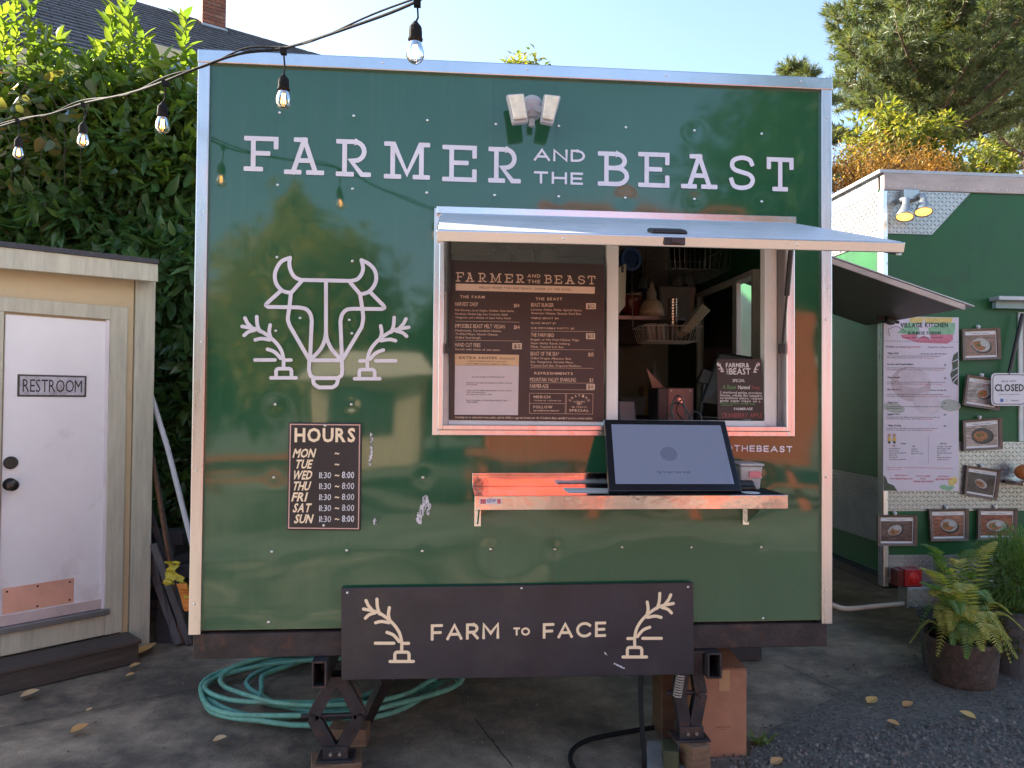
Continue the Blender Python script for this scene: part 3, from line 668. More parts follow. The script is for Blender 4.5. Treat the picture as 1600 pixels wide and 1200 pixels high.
# ---- floodlight
M_fl = mat('floodlight_plastic', (.42, .40, .39), .45, var=.1); M_lens = mat('frosted_lens', (.78, .68, .50), .3, var=.2, vs=30)
P = at(830, 172); FL = thing('twin_floodlight', 'white twin-head security floodlight above the painted name', 'floodlight', (P.x, -.01, P.z))
b = MB(); b.lathe([(.0001, .06), (.03, .058), (.045, .045), (.048, 0)], P+Vector((0, -.002, 0)), (0, -1, 0), 20); b.build('mount', M_fl, FL, smooth=False, bevel=.002)
MB().lathe([(.012, 0), (.012, -.03), (.001, -.03)], at(831, 186, -.045), (0, 0, 1), 12).build('sensor', M_fl, FL)
for q in ([(791, 147), (819, 145), (825, 194), (800, 197)], [(850, 146), (877, 149), (863, 198), (843, 194)]):
    pts = [at(x, y, -.10) for x, y in q]; c = sum(pts, Vector())/4
    pts = [p_+Vector((0, -.03 if i >= 2 else .0, 0)) for i, p_ in enumerate(pts)]
    hd = MB().slab([pts[3], pts[2], pts[1], pts[0]], (0, .035, 0)).build('lamp_head', M_fl, FL, bevel=.008, seg=3)
    ins = [p_.lerp(c, .17)+Vector((0, -.019, 0)) for p_ in pts]
    MB().slab([ins[3], ins[2], ins[1], ins[0]], (0, .008, 0)).build('lens', M_lens, hd, bevel=.004)
    MB().bar(c+Vector((0, .03, 0)), P+Vector((0, -.05, -.01)), .022, .022).build('arm', M_fl, FL)

# ================================================================== SHELF AND WHAT STANDS ON IT
yf = -.30; sx0 = at(738, 750).x; sx1 = at(1231, 775, yf).x; zs_ = at(985, 774, yf).z
SH = thing('steel_shelf', 'long stainless steel wall shelf below the serving window', 'shelf', ((sx0+sx1)/2, -.15, zs_-.05))
b = MB(); b.box(sx0, sx1, yf, -.002, zs_-.004, zs_); b.build('top', M_steel, SH)
b = MB(); b.box(sx0, sx1, yf-.003, yf, zs_-.052, zs_); b.build('front_lip', M_steel, SH, bevel=.002)
b = MB(); b.box(sx0, sx1, -.006, -.003, zs_, zs_+.055); b.box(sx0, sx1, -.012, -.006, zs_+.045, zs_+.055); b.build('backsplash', M_steel, SH, bevel=.002)
for x in (sx0, sx1-.003): MB().hexa([(x, yf, zs_-.05), (x+.003, yf, zs_-.05), (x+.003, -.004, zs_-.05), (x, -.004, zs_-.05), (x, yf, zs_-.001), (x+.003, yf, zs_-.001), (x+.003, -.004, zs_-.001), (x, -.004, zs_-.001)]).build('side_lip', M_steel, SH)
for px in (746, 1164):
    x = at(px, 815).x; b = MB(); b.box(x-.013, x+.013, -.009, -.003, zs_-.16, zs_-.005); b.box(x-.011, x+.011, -.26, -.009, zs_-.018, zs_-.0045); b.hexa([(x-.003, -.02, zs_-.15), (x+.003, -.02, zs_-.15), (x+.003, -.009, zs_-.15), (x-.003, -.009, zs_-.15), (x-.003, -.25, zs_-.019), (x+.003, -.25, zs_-.019), (x+.003, -.009, zs_-.019), (x-.003, -.009, zs_-.019)])
    br = b.build('bracket', M_steel, SH); screw_at((x, -.0095, zs_-.14), br, .9); screw_at((x, -.0095, zs_-.06), br, .9)
M_lab = mat('label_paper', (.62, .56, .56), .5, var=.05)
yl = yf-.0036; q = [at(x, y, yl) for x, y in ((749, 779), (784, 779), (784, 788), (749, 788))]
sl = MB().slab([q[3], q[2], q[1], q[0]], (0, .0005, 0)).build('sticker', M_lab, SH)
txt(sl, 'print', mat('blue_print', (.03, .06, .35), .5), yl-.0006, [('GSW', 761, 785, 775, 785, 5.5)], bold=1)
txt(sl, 'print', mat('red_print', (.5, .05, .07), .5), yl-.0006, [('111', 751, 787, 759, 787, 7, dict(bold=1)), ('11', 777, 787, 782, 787, 7, dict(bold=1))], track=.03)
# paper sheet, black mat
PT = mat('paper', (.68, .68, .68), .7, var=.05)
q = [gnd(x, y, zs_+.003) for x, y in ((880, 762), (965, 763), (1003, 769), (888, 768))]
MB().slab([q[3], q[2], q[1], q[0]], (0, 0, -.002)).build('paper_sheet', PT, label='white paper sheet lying on the steel shelf under the touchscreen', cat='paper')
b = MB(); xa = at(985, 770, yf+.02).x; b.box(xa, sx1-.01, yf+.012, -.01, zs_+.0005, zs_+.0022); b.build('shelf_mat', M_rubber, label='thin black rubber mat covering the right half of the shelf', cat='mat')
# touchscreen kiosk
KQ = [at(945, 656, -.06), at(1133, 658, -.06), at(1160, 768, -.275), at(952, 768, -.275)]
zlow = min(KQ[2].z, KQ[3].z); sh = zs_+.012-zlow
for k_ in KQ: k_.z += max(0, sh)
kn = (KQ[1]-KQ[0]).cross(KQ[3]-KQ[0]).normalized()
if kn.y > 0: kn = -kn
KI = thing('touchscreen_kiosk', 'black ordering touchscreen leaning back on the shelf', 'touchscreen', (KQ[2]+KQ[3])/2)
MB().slab([KQ[3], KQ[2], KQ[1], KQ[0]], -kn*.028).build('housing', mat('kiosk_black', (.008, .009, .014), .3), KI, bevel=.004, seg=2)
def kq(u, v, o=.0012): return KQ[0].lerp(KQ[1], u).lerp(KQ[3].lerp(KQ[2], u), v)+kn*o
M_scr = mat('lit_screen', (.012, .013, .022), .06, var=.02, spec=.8, emit=(.10, .12, .2), es=.22, rvar=0)
MB().quad(kq(.05, .075), kq(.95, .075), kq(.95, .91), kq(.05, .91)).build('screen', M_scr, KI)
b = MB(); text(b, 'Tap to start your order', kq(.37, .765, .002), kq(.63, .765, .002), .011, up=(KQ[0]-KQ[3]).normalized()); b.build('prompt', mat('prompt_print', (.03, .035, .06), .1, var=0), KI)
b = MB(); c = kq(.485, .50, .002); uu = (KQ[1]-KQ[0]).normalized(); vv = (KQ[0]-KQ[3]).normalized()
b.add([c+uu*.034*math.cos(t*math.pi/12)+vv*.034*math.sin(t*math.pi/12) for t in range(24)], [tuple(range(24))]); b.build('logo_disc', mat('logo_disc', (.012, .014, .03), .1, emit=(.08, .095, .16), es=.2), KI)
b = MB(); a = kq(.5, .97, -.02); b.hexa([kq(.35, .95, -.05)+Vector((0, 0, -.0)), kq(.65, .95, -.05), kq(.65, .55, -.03), kq(.35, .55, -.03), kq(.35, .95, -.028), kq(.65, .95, -.028), kq(.65, .5, -.028), kq(.35, .5, -.028)]); b.build('stand', M_black, KI)
b = MB()
for pts in ([(1045, 652), (1050, 640), (1053, 625), (1060, 618), (1068, 628), (1072, 652)], [(1052, 654), (1049, 634), (1062, 630), (1072, 640), (1080, 655)], [(1075, 655), (1085, 643), (1094, 648), (1096, 656)]):
    b.tube(smooth3([at(x, y, .0) for x, y in pts]), .0035, 6)
b.build('cables', M_black, KI)
# card reader + clear tub
P = gnd(1163, 764, zs_+.003); CR = thing('card_reader', 'small black card reader on the shelf right of the touchscreen', 'card reader', P)
b = MB(); q0 = gnd(1153, 767, zs_+.003); b.box(q0.x, q0.x+.075, q0.y, q0.y+.09, zs_+.003, zs_+.02); b.build('body', M_black, CR, bevel=.006, seg=3)
b = MB(); b.hexa([(q0.x+.002, q0.y+.004, zs_+.0202), (q0.x+.073, q0.y+.004, zs_+.0202), (q0.x+.073, q0.y+.088, zs_+.0202), (q0.x+.002, q0.y+.088, zs_+.0202), (q0.x+.008, q0.y+.012, zs_+.04), (q0.x+.068, q0.y+.012, zs_+.04), (q0.x+.068, q0.y+.08, zs_+.05), (q0.x+.008, q0.y+.08, zs_+.05)]); b.build('keypad', M_black, CR, bevel=.003)
M_tub = mat('clear_tub', (.62, .62, .62), .25, trans=.4, spec=.5)
T0 = at(1145, 735, -.11); T1 = at(1182, 735, -.11)
TB = thing('clear_plastic_tub', 'clear plastic deli tub with a pink label behind the card reader', 'tub', ((T0.x+T1.x)/2, -.1, zs_+.003))
cx_ = (T0.x+T1.x)/2; hw = (T1.x-T0.x)/2; zt = at(1160, 722, -.11).z
b = MB(); b.hexa([(cx_-hw*.8, -.17, zs_+.003), (cx_+hw*.8, -.17, zs_+.003), (cx_+hw*.8, -.05, zs_+.003), (cx_-hw*.8, -.05, zs_+.003), (cx_-hw*.95, -.18, zt-.01), (cx_+hw*.95, -.18, zt-.01), (cx_+hw*.95, -.04, zt-.01), (cx_-hw*.95, -.04, zt-.01)]); b.build('body', M_tub, TB, bevel=.008, seg=2)
MB().box(cx_-hw, cx_+hw, -.188, -.032, zt-.0095, zt).build('rim', M_tub, TB, bevel=.003)
MB().box(cx_-hw*.2, cx_+hw*.75, -.184, -.181, zt-.055, zt-.03).build('label', mat('pink_label', (.6, .18, .2), .5, var=.3, vs=200), TB)
q0 = gnd(1172, 770, zs_+.003); b = MB(); b.lathe([(.0001, .001), (.036, .001), (.036, 0)], (q0.x+.005, q0.y+.01, zs_+.0024), (0, 0, 1), 24); b.build('white_coaster', PT, label='round white coaster on the shelf beside the card reader', cat='coaster')

# ================================================================== MENU BOARD IN THE WINDOW
M_menu = mat('brown_menu_board', (0.032, 0.020, 0.019), 0.38, var=.12, vs=2)
M_mtxt = mat('menu_print', (.66, .45, .33), .5, var=.03)
YM = .012
ME = thing('menu_board', 'tall dark brown food menu board in the left half of the window', 'menu', (at(825, 655, YM).x, YM, at(825, 659, YM).z))
platepx([(699, 406), (945, 413), (943, 659), (702, 656)], YM, .005).build('board', M_menu, ME, bevel=.001)
yt = YM-.0012
mx = lambda x, y: (670+x/5.333, 320+y/5.333)   # enlarged view -> photo pixel
my = lambda x, y: (670+x/5.333, 530+y/5.333)
# title, slab letters once more
Tt = [('F',225,292,562,640),('A',305,380,566,642),('R',412,482,568,643),('M',510,605,572,647),('E',632,700,577,649),('R',727,797,580,650),('B',962,1025,584,655),('E',1045,1110,588,658),('A',1135,1218,590,660),('S',1242,1303,590,661),('T',1325,1388,592,663)]
for ch, x0, x1, y0, y1 in Tt:
    b = MB(); a = mx(x0, y0); c = mx(x1, y1); X0, X1, Z0, Z1 = rectpx(a[0], c[0], a[1], c[1], yt); slab_letter(b, ch, X0, X1, Z0, Z1, yt, .0042); b.build('title_letter', M_mtxt, ME)
def T(s, f, x0, y0, x1, y1, h, **k): a = f(x0, y0); c = f(x1, y1); return (s, a[0], a[1], c[0], c[1], h/5.333, k)
txt(ME, 'title', M_mtxt, yt, [T('AND', mx, 822, 605, 930, 607, 28, bold=1, track=.2), T('THE', mx, 822, 652, 928, 654, 28, bold=1, track=.2)])
a, c, d, e = mx(224, 656), mx(1385, 684), mx(1382, 741), mx(224, 713)
band = platepx([a, c, d, e], yt, .0006).build('band', M_mtxt, ME)
M_mdk = mat('dark_print', (.03, .02, .02), .5)
txt(band, 'print', M_mdk, yt-.0007, [T('HELLO! WHEN YOU ARE READY, ORDER AT THE KIOSK.', mx, 420, 696, 1192, 716, 17, track=.12)])
rows = [T('THE FARM', mx, 260, 777, 465, 780, 22, bold=1, track=.16), T('THE BEAST', mx, 890, 794, 1112, 796, 22, bold=1, track=.16),
  T('HARVEST CHOP', mx, 220, 842, 410, 845, 32), T('$14', mx, 708, 853, 755, 853, 28), T('IMPOSSIBLE BEAST MELT VEGAN', mx, 220, 1024, 634, 1031, 32), T('$14', mx, 708, 1034, 757, 1035, 30),
  T('HAND CUT FRIES', mx, 218, 1181, 430, 1186, 32), T('BEAST BURGER', mx, 852, 848, 1040, 851, 30), T('THE FARM BIRD', mx, 850, 1098, 1045, 1102, 30),
  T('BEAST OF THE SEA*', my, 848, 136, 1085, 138, 32), T('$15', my, 1327, 142, 1375, 143, 30), T('MOUNTAIN VALLEY SPARKLING', my, 843, 352, 1226, 355, 32), T('$3', my, 1338, 356, 1370, 356, 30), T('FARMER·ADE', my, 843, 406, 998, 408, 32),
  T('REFRESHMENTS', my, 880, 293, 1200, 297, 20, bold=1, track=.16), T('MERCH', my, 874, 491, 1012, 492, 21, bold=1, track=.15), T('FOLLOW', my, 872, 575, 1030, 576, 21, bold=1, track=.15), T('SPECIAL', my, 1170, 603, 1335, 605, 20, bold=1, track=.12),
  T('SEE TODAY\'S', my, 1190, 571, 1315, 572, 11, bold=1, track=.12), T('VERY', my, 1232, 548, 1276, 548, 22, bold=1, track=.05), T('SOMETHING', my, 1205, 526, 1302, 526, 11, track=.1)]
txt(ME, 'dish_names', M_mtxt, yt, rows, track=.05)
small = [T('Fall Chicories, Local Apples, Cheddar, Fines Herbs,', mx, 220, 884, 712, 893, 15), T('Hazelnuts, Medium Egg, Rye Croutons, Apple', mx, 220, 915, 658, 922, 15), T('Vinaigrette and a Drizzle of Super Herby Ranch', mx, 220, 945, 684, 953, 15),
  T('Mushrooms, Caramelized Onions,', mx, 220, 1054, 606, 1060, 17), T('Truffled Mayo, Nooch Cheese,', mx, 220, 1083, 575, 1090, 17), T('Grilled Sourdough.', mx, 220, 1113, 435, 1117, 17), T('Served with choice of one sauce.', my, 220, 91, 595, 97, 17),
  T('Lettuce, Onion, Pickle, Special Sauce,', mx, 852, 880, 1275, 887, 17), T('American Cheese, Sesame Seed Bun.', mx, 852, 910, 1273, 917, 17), T('TRIPLE BEAST $4', mx, 850, 951, 1082, 954, 14), T('QUAD BEAST $7', mx, 850, 992, 1060, 995, 14), T('SUB IMPOSSIBLE PATTY $3', mx, 850, 1034, 1210, 1038, 14),
  T('Regular or Hot Fried Chicken Thigh,', mx, 850, 1130, 1255, 1136, 17), T('Super Herby Ranch, Iceberg,', mx, 850, 1160, 1176, 1166, 17), T('Pickle, Toasted Soft Bun.', mx, 850, 1190, 1125, 1194, 17),
  T('Grilled Oregon Albacore, Slaw,', my, 848, 166, 1190, 171, 17), T('Soy Vinaigrette, Sriracha Mayo,', my, 848, 196, 1205, 201, 17), T('Toasted Soft Bun. Prepared Med-Rare', my, 848, 227, 1268, 232, 17),
  T('STICKER $2 // BEANIE $20', my, 874, 516, 1103, 518, 10), T('@FARMERANDTHEBEAST', my, 872, 600, 1087, 602, 10, bold=1),
  T('Consuming raw or undercooked meats, poultry, seafood, shellfish, or eggs may increase your risk of foodborne illness, especially if you have a medical condition.', my, 218, 658, 1364, 668, 18, bold=1)]
txt(ME, 'dish_details', M_mtxt, yt, small, track=.05)
S_ = lambda f, *q: [tuple(f(x0, y0)+f(x1, y1)) for x0, y0, x1, y1 in q]
ln = S_(mx, (222, 970, 757, 978), (220, 1128, 757, 1135), (850, 1052, 1376, 1056)) + S_(my, (848, 84, 1375, 89), (846, 238, 1370, 243), (843, 361, 1376, 367), (842, 417, 1376, 424), (840, 450, 1368, 455), (840, 450, 838, 618), (1368, 455, 1365, 624), (838, 618, 1365, 624), (1139, 452, 1135, 621), (1148, 452, 1144, 621), (840, 534, 1136, 537))
strips(ln, yt, .0011).build('rules', M_mtxt, ME)
b = MB()                                        # CRAVING in an arc
for i, ch in enumerate('CRAVING'):
    an = R(152-124*i/6); cxp, cyp = 1254, 545; x = cxp+78*math.cos(an); y = cyp-66*math.sin(an); tx, ty = math.sin(an), math.cos(an)
    A = at(*my(x-8*tx, y-8*ty), yt-.0003); C = at(*my(x+8*tx, y+8*ty), yt-.0003); dv = (C-A).normalized(); text(b, ch, A, C, .010, up=(-dv.z, 0, dv.x), bold=1)
b.build('arched_print', M_mtxt, ME)
for (f, q, s) in ((mx, (1311, 820, 1392, 869), '$12'), (mx, (1311, 1071, 1385, 1119), '$13'), (mx, (697, 1152, 775, 1203), '$5'), (my, (1314, 374, 1383, 420), '$6')):
    x0, y0, x1, y1 = q; st = platepx([f(x0, y0), f(x1, y0), f(x1, y1), f(x0, y1)], yt-.0003, .0006).build('price_sticker', mat('sticker_tape', (.66, .47, .36), .6), ME)
    txt(st, 'print', M_mdk, yt-.0012, [T(s, f, x0+9, y1-9, x1-9, y1-9, 31, bold=1)])
sh_ = platepx([my(218, 218), my(750, 223), my(743, 633), my(214, 629)], yt-.0004, .0009).build('paper_notice', mat('notice_paper', (.56, .46, .47), .6, var=.04), ME)
hd = platepx([my(217, 122), my(752, 130), my(750, 222), my(218, 216)], yt-.0004, .0009).build('sauce_card', mat('tan_card', (.60, .38, .22), .6, var=.04), ME)
txt(hd, 'print', M_mdk, yt-.0018, [T('EXTRA SAUCES', my, 255, 163, 566, 166, 20, bold=1, track=.2), T('.50¢/EACH'.replace('¢', ''), my, 585, 168, 716, 170, 14, track=.16), T('VEGAN TRUFFLED MAYO // KETCHUP', my, 328, 187, 645, 191, 9, track=.1), T('SUPER HERBY RANCH // SPECIAL SAUCE', my, 308, 209, 660, 213, 9, track=.1)])
txt(sh_, 'print', M_mdk, yt-.0018, [T('WELCOME TO FARMER AND THE BEAST FOOD CART!', my, 357, 319, 632, 321, 9), T('PLEASE PLACE YOUR ORDER ON THE KIOSK. LET US KNOW IF YOU HAVE', my, 313, 368, 694, 371, 9), T('ANY QUESTIONS.', my, 313, 383, 405, 384, 9),
  T('TYPE IN YOUR CELL NUMBER WHEN PROMPTED SO YOU GET AN ALERT', my, 313, 431, 692, 435, 9), T('WHEN YOUR ORDER IS READY.', my, 313, 447, 475, 449, 9), T('(NO UPDATES WITHOUT THIS)', my, 313, 465, 523, 467, 9), T('PICK UP YOUR ORDER AT THE SIDE WINDOW MARKED AT YOUR', my, 313, 514, 652, 517, 9), T('ORDER NUMBER.', my, 313, 529, 405, 530, 9)], track=.06)

# ================================================================== INSIDE THE TRAILER
# chalkboard special sign standing on the window sill
YC = .032
CB = thing('chalkboard_sign', 'small brown chalkboard special sign on the window sill', 'sign', at(1157, 655, YC))
platepx([(1120, 561), (1189, 561), (1194, 656), (1122, 655)], YC, .006).build('board', mat('chalkboard_brown', (.04, .020, .018), .6, var=.2), CB)
M_chalk = mat('chalk', (.72, .66, .64), .8, var=.2, vs=80); yc = YC-.001
cz = lambda x, y: (940+x/3.75, 370+y/3.75)
C_ = lambda s, x0, y0, x1, y1, h, **k: (s, *cz(x0, y0), *cz(x1, y1), h/3.75, k)
txt(CB, 'chalk_writing', M_chalk, yc, [C_('FARMER&', 728, 765, 865, 765, 26, bold=1), C_('BEAST', 748, 806, 872, 806, 36, bold=1), C_('THE', 730, 806, 744, 806, 34), C_('SPECIAL', 767, 851, 840, 851, 18), C_('Named', 800, 892, 868, 892, 22, bold=1), C_('2 smothered pickles, provolone', 693, 917, 940, 922, 14), C_('cheese, mikala lite peppers,', 693, 934, 942, 938, 14), C_('caramelized onions, roasted', 693, 950, 943, 954, 14), C_('garlic caper mayo on a', 693, 966, 930, 970, 14), C_('FARMERADE', 776, 1015, 885, 1015, 14, bold=1)], track=.06)
txt(CB, 'green_chalk', mat('chalk_green', (.12, .3, .1), .8), yc, [C_('A Beast', 710, 892, 790, 892, 24), C_('Sweet Cream Challah bun', 693, 978, 900, 984, 11), C_('toasted', 700, 990, 765, 990, 10)], track=.06)
txt(CB, 'red_chalk', mat('chalk_red', (.35, .08, .07), .8), yc, [C_('Tang', 875, 892, 925, 892, 20), C_('CRANBERRY APPLE', 705, 1060, 940, 1060, 28)], track=.1)
strokes('sprig_emblem', SPRIG, lambda x, y: at(*cz(676+(x-85)/390*38, 738+(y-530)/441*52), yc), .0028, yc, M_chalk, CB)
strokes('sprig_emblem', SPRIG, lambda x, y: at(*cz(925-(x-85)/390*36, 738+(y-530)/441*56), yc), .0028, yc, M_chalk, CB)
# counter under the window
zc = vz0-.01
MB().box(ox0+.02, XR-.08, .09, .55, zc-.04, zc).build('counter', mat('counter_steel', (.4, .4, .4), .35, .8), label='dull steel counter just inside the serving window', cat='counter')
def ip(px, py, Y): return at(px, py, Y)
# wire basket of cups
M_wire = mat('white_wire', (.6, .58, .55), .4); M_wired = mat('dark_wire', (.25, .25, .25), .35, .8)
def wirebasket(name, label, x0, x1, y0, y1, z0, z1, taper, material, nx=12, ny=5, floor=True):
    t = thing(name, label, 'basket', ((x0+x1)/2, (y0+y1)/2, z0))
    b = MB(); tp = taper
    top = [(x0, y0, z1), (x1, y0, z1), (x1, y1, z1), (x0, y1, z1), (x0, y0, z1)]; bt = [(x0+tp, y0+tp*.5, z0), (x1-tp, y0+tp*.5, z0), (x1-tp, y1-tp*.5, z0), (x0+tp, y1-tp*.5, z0), (x0+tp, y0+tp*.5, z0)]
    for r_ in (top, bt):
        for i in range(4): b.tube([r_[i], r_[i+1]], .0022, 6)
    b.build('rim', material, t)
    b = MB()
    for i in range(nx+1):
        f = i/nx
        for ya, yb in ((y0, y0+tp*.5), (y1, y1-tp*.5)): b.tube([(x0+(x1-x0)*f, ya, z1), (x0+tp+(x1-x0-2*tp)*f, yb, z0)], .0013, 4)
        if floor: b.tube([(x0+tp+(x1-x0-2*tp)*f, y0+tp*.5, z0), (x0+tp+(x1-x0-2*tp)*f, y1-tp*.5, z0)], .0013, 4)
    for i in range(ny+1):
        f = i/ny
        for xa, xb in ((x0, x0+tp), (x1, x1-tp)): b.tube([(xa, y0+(y1-y0)*f, z1), (xb, y0+tp*.5+(y1-y0-tp)*f, z0)], .0013, 4)
        if floor: b.tube([(x0+tp, y0+tp*.5+(y1-y0-tp)*f, z0), (x1-tp, y0+tp*.5+(y1-y0-tp)*f, z0)], .0013, 4)
    b.build('wires', material, t); return t
Yb = .75
A = ip(1005, 508, Yb); C = ip(1098, 533, Yb)
wirebasket('wire_basket', 'white wire basket holding cups inside the trailer', A.x, C.x, Yb, Yb+.22, C.z, A.z, .025, M_wire)
b = MB(); zb_ = C.z
for x in (A.x, C.x): b.tube([(x, Yb+.22, A.z), (x, Yb+.3, ZT-.095)], .003, 6)
b.build('basket_hanger', M_wired, label='thin dark wires hanging the white basket from the ceiling', cat='wire')
# cup stack, clear cups, bowl, tray, bottle, tubs
M_cup = mat('metallic_cups', (.62, .5, .42), .2, .9); M_clear = mat('clear_cup', (.5, .48, .45), .2, trans=.5)
P = ip(1051, 533, Yb+.1); rr = .027
cs = thing('cup_stack', 'tall stack of shiny cups standing in the white wire basket', 'cups', (P.x, Yb+.1, zb_+.002))
ztop = ip(1051, 464, Yb+.1).z; n = 9
for i in range(n):
    z = zb_+.004+(ztop-zb_-.12)*i/(n-1); MB().lathe([(rr*.72, 0), (rr, .1), (rr*1.08, .105), (rr*.95, .11)], (P.x, Yb+.1, z), (0, 0, 1), 18).build('cup', M_cup, cs, smooth=True)
for k, px in enumerate((1017, 1033)):
    P = ip(px, 533, Yb+.09); b = MB(); b.lathe([(.022, 0), (.03, .09), (.032, .092)], (P.x, Yb+.09, zb_+.003), (0, 0, 1), 16); b.build('clear_cup', M_clear, smooth=True, label=('left' if k == 0 else 'right')+' of two clear plastic cups at the basket\'s left end', cat='cup', group='clear cups in the basket')
P0 = ip(1066, 527, Yb+.07); P1 = ip(1098, 485, Yb+.12); M_tray = mat('yellow_tray', (.5, .38, .16), .5, var=.3, vs=60)
ty = thing('paper_tray_stack', 'stack of yellow checked food trays leaning in the wire basket', 'trays', P0)
dd = (P1-P0); nrm = Vector((dd.z, 0, -dd.x)).normalized()
for i in range(7):
    o = nrm*(.008*i-.028); MB().bar(P0+o+Vector((0, .0, .004*i)), P1+o, .10, .0035, up=nrm).build('tray', M_tray if i % 2 else mat('white_tray', (.6, .55, .45), .5), ty)
M_bowl = mat('cream_bowl', (.55, .40, .26), .45)
P = ip(1018, 495, Yb+.3); rb = .07; hb = ip(1018, 468, Yb+.3).z-P.z
b = MB(); b.lathe([(rb, 0), (rb*.98, hb*.35), (rb*.75, hb*.8), (rb*.45, hb), (.001, hb*1.0)], P, (0, 0, 1), 24); b.build('upturned_bowl', M_bowl, smooth=True, label='cream bowl turned upside down above the wire basket', cat='bowl')
zsh = P.z-.004
MB().box(ip(962, 495, Yb+.2).x, ip(1095, 495, Yb+.2).x, Yb+.23, Yb+.6, zsh-.02, zsh).build('inner_shelf', M_wired, label='dark shelf carrying the bowl inside the trailer', cat='shelf')
P = ip(985, 490, Yb+.36); P.z = zsh+.001
b = MB(); b.lathe([(.05, 0), (.055, .1), (.058, .125)], P, (0, 0, 1), 18); tb = b.build('red_sauce_tub', mat('red_sauce', (.16, .03, .02), .3), smooth=True, label='round tub of dark red sauce on the inner shelf', cat='tub')
b = MB(); b.lathe([(.06, .126), (.06, .135), (.001, .137)], P, (0, 0, 1), 18); b.build('lid', M_clear, tb)
P = ip(1018, 462, Yb+.45); P.z = zsh+.001
b = MB(); b.lathe([(.03, 0), (.03, .16), (.014, .19), (.012, .22), (.001, .25)], P, (0, 0, 1), 14); b.build('squeeze_bottle', mat('bottle_pale', (.45, .4, .34), .4), smooth=True, label='pale squeeze bottle behind the cream bowl', cat='bottle')
P = ip(1052, 470, Yb+.5); P.z = zsh+.001
b = MB(); b.hexa([(P.x-.09, P.y-.07, P.z), (P.x+.09, P.y-.07, P.z), (P.x+.09, P.y+.07, P.z), (P.x-.09, P.y+.07, P.z), (P.x-.115, P.y-.09, P.z+.2), (P.x+.115, P.y-.09, P.z+.2), (P.x+.115, P.y+.09, P.z+.2), (P.x-.115, P.y+.09, P.z+.2)]); b.build('food_container', mat('smoky_tub', (.2, .19, .18), .3, trans=.3), label='large smoky plastic food container at the back of the inner shelf', cat='container', bevel=.01)
# overhead wire rack
A = ip(1040, 422, .55); C = ip(1128, 392, .55)
wirebasket('overhead_rack', 'shallow wire rack under the trailer ceiling', A.x, C.x+.03, .5, .95, A.z, C.z+.02, .01, M_wired, 12, 9)
MB().box(A.x-.02, A.x+.12, .5, .56, C.z+.021, C.z+.07).build('shelf_box', mat('brown_carton', (.14, .07, .04), .7), label='brown carton on top of the overhead wire rack', cat='box')
# clipboard
q = [ip(963, 420, .3), ip(977, 412, .45), ip(975, 478, .45), ip(963, 492, .3)]
cl = MB().slab([q[3], q[2], q[1], q[0]], (.006, 0.003, 0)).build('clipboard', mat('order_paper', (.55, .5, .38), .7, var=.15, vs=40), label='clipboard with paper hanging inside behind the window mullion', cat='clipboard')
MB().bar(q[0].lerp(q[1], .5)+Vector((-.004, -.004, 0)), q[0].lerp(q[1], .5)+Vector((-.004, -.004, -.03)), .03, .01).build('clip', M_black, cl)
# wooden wedge + tablet box + printer on the counter
q = [ip(1010, 576, .33), ip(1040, 605, .33), ip(1034, 648, .33), ip(1029, 636, .33)]
b = MB(); b.slab([ip(1031, 642, .33), ip(1040, 640, .33), ip(1038, 606, .33), ip(1010, 576, .33)], (.01, .02, 0)); b.build('wooden_wedge', mat('warm_plywood', (.3, .15, .09), .6), label='pale wooden wedge standing on the counter beside the metal box', cat='wedge')
P0 = ip(1043, 606, .22); P1 = ip(1084, 648, .22)
tb = thing('metal_box', 'small square metal box with a round port on the counter', 'box', ((P0.x+P1.x)/2, .25, zc))
MB().box(P0.x, P1.x, .22, .36, zc+.001, P0.z).build('case', mat('brown_metal', (.18, .12, .11), .4, .3), tb, bevel=.004)
MB().box(P0.x-.05, P0.x-.001, .2, .36, zc+.001, P0.z).build('side_block', M_black, tb, bevel=.004)
c = (P0+P1)/2; b = MB(); b.lathe([(.0001, .004), (.012, .004), (.014, 0)], (c.x, .22, c.z+.005), (0, -1, 0), 18); b.build('port', M_screw, tb)
for dx in (-1, 1):
    for dz in (-1, 1):
        if dz > 0: screw_at((c.x+dx*.043, .219, P0.z-.012), tb, .7)
b = MB(); b.tube(smooth3([(c.x, .21, c.z+.005), (c.x-.03, .17, c.z-.02), (c.x-.035, .16, c.z-.05), (c.x+.01, .14, zc+.01), (c.x+.05, .1, zc+.01)]), .003, 6); b.build('cable', M_black, tb)
pp = thing('order_tablet', 'black tablet on a swivel arm behind the chalkboard sign', 'tablet', (ip(1105, 640, .2).x, .25, zc))
q = [ip(1124, 552, .2), ip(1178, 560, .12), ip(1178, 640, .12), ip(1096, 630, .2)]
MB().slab([q[3], q[2], q[1], q[0]], (.0, .02, .01)).build('screen', M_black, pp, bevel=.004)
q = [ip(1099, 575, .22), ip(1119, 582, .2), ip(1110, 602, .2), ip(1090, 597, .22)]
MB().slab([q[3], q[2], q[1], q[0]], (0, .03, 0)).build('bracket', M_black, pp, bevel=.004)
b = MB(); b.tube([ip(1103, 598, .23), ip(1095, 650, .25)], .014, 10); b.build('arm', M_black, pp)
P = ip(1023, 588, .6); b = MB(); b.lathe([(.028, -.2), (.028, .0), (.012, .03), (.008, .06), (.001, .08)], P, (0, 0, 1), 14); b.build('tall_bottle', mat('bottle_dark', (.10, .09, .08), .3), smooth=True, label='tall dark squeeze bottle standing behind the metal box', cat='bottle')
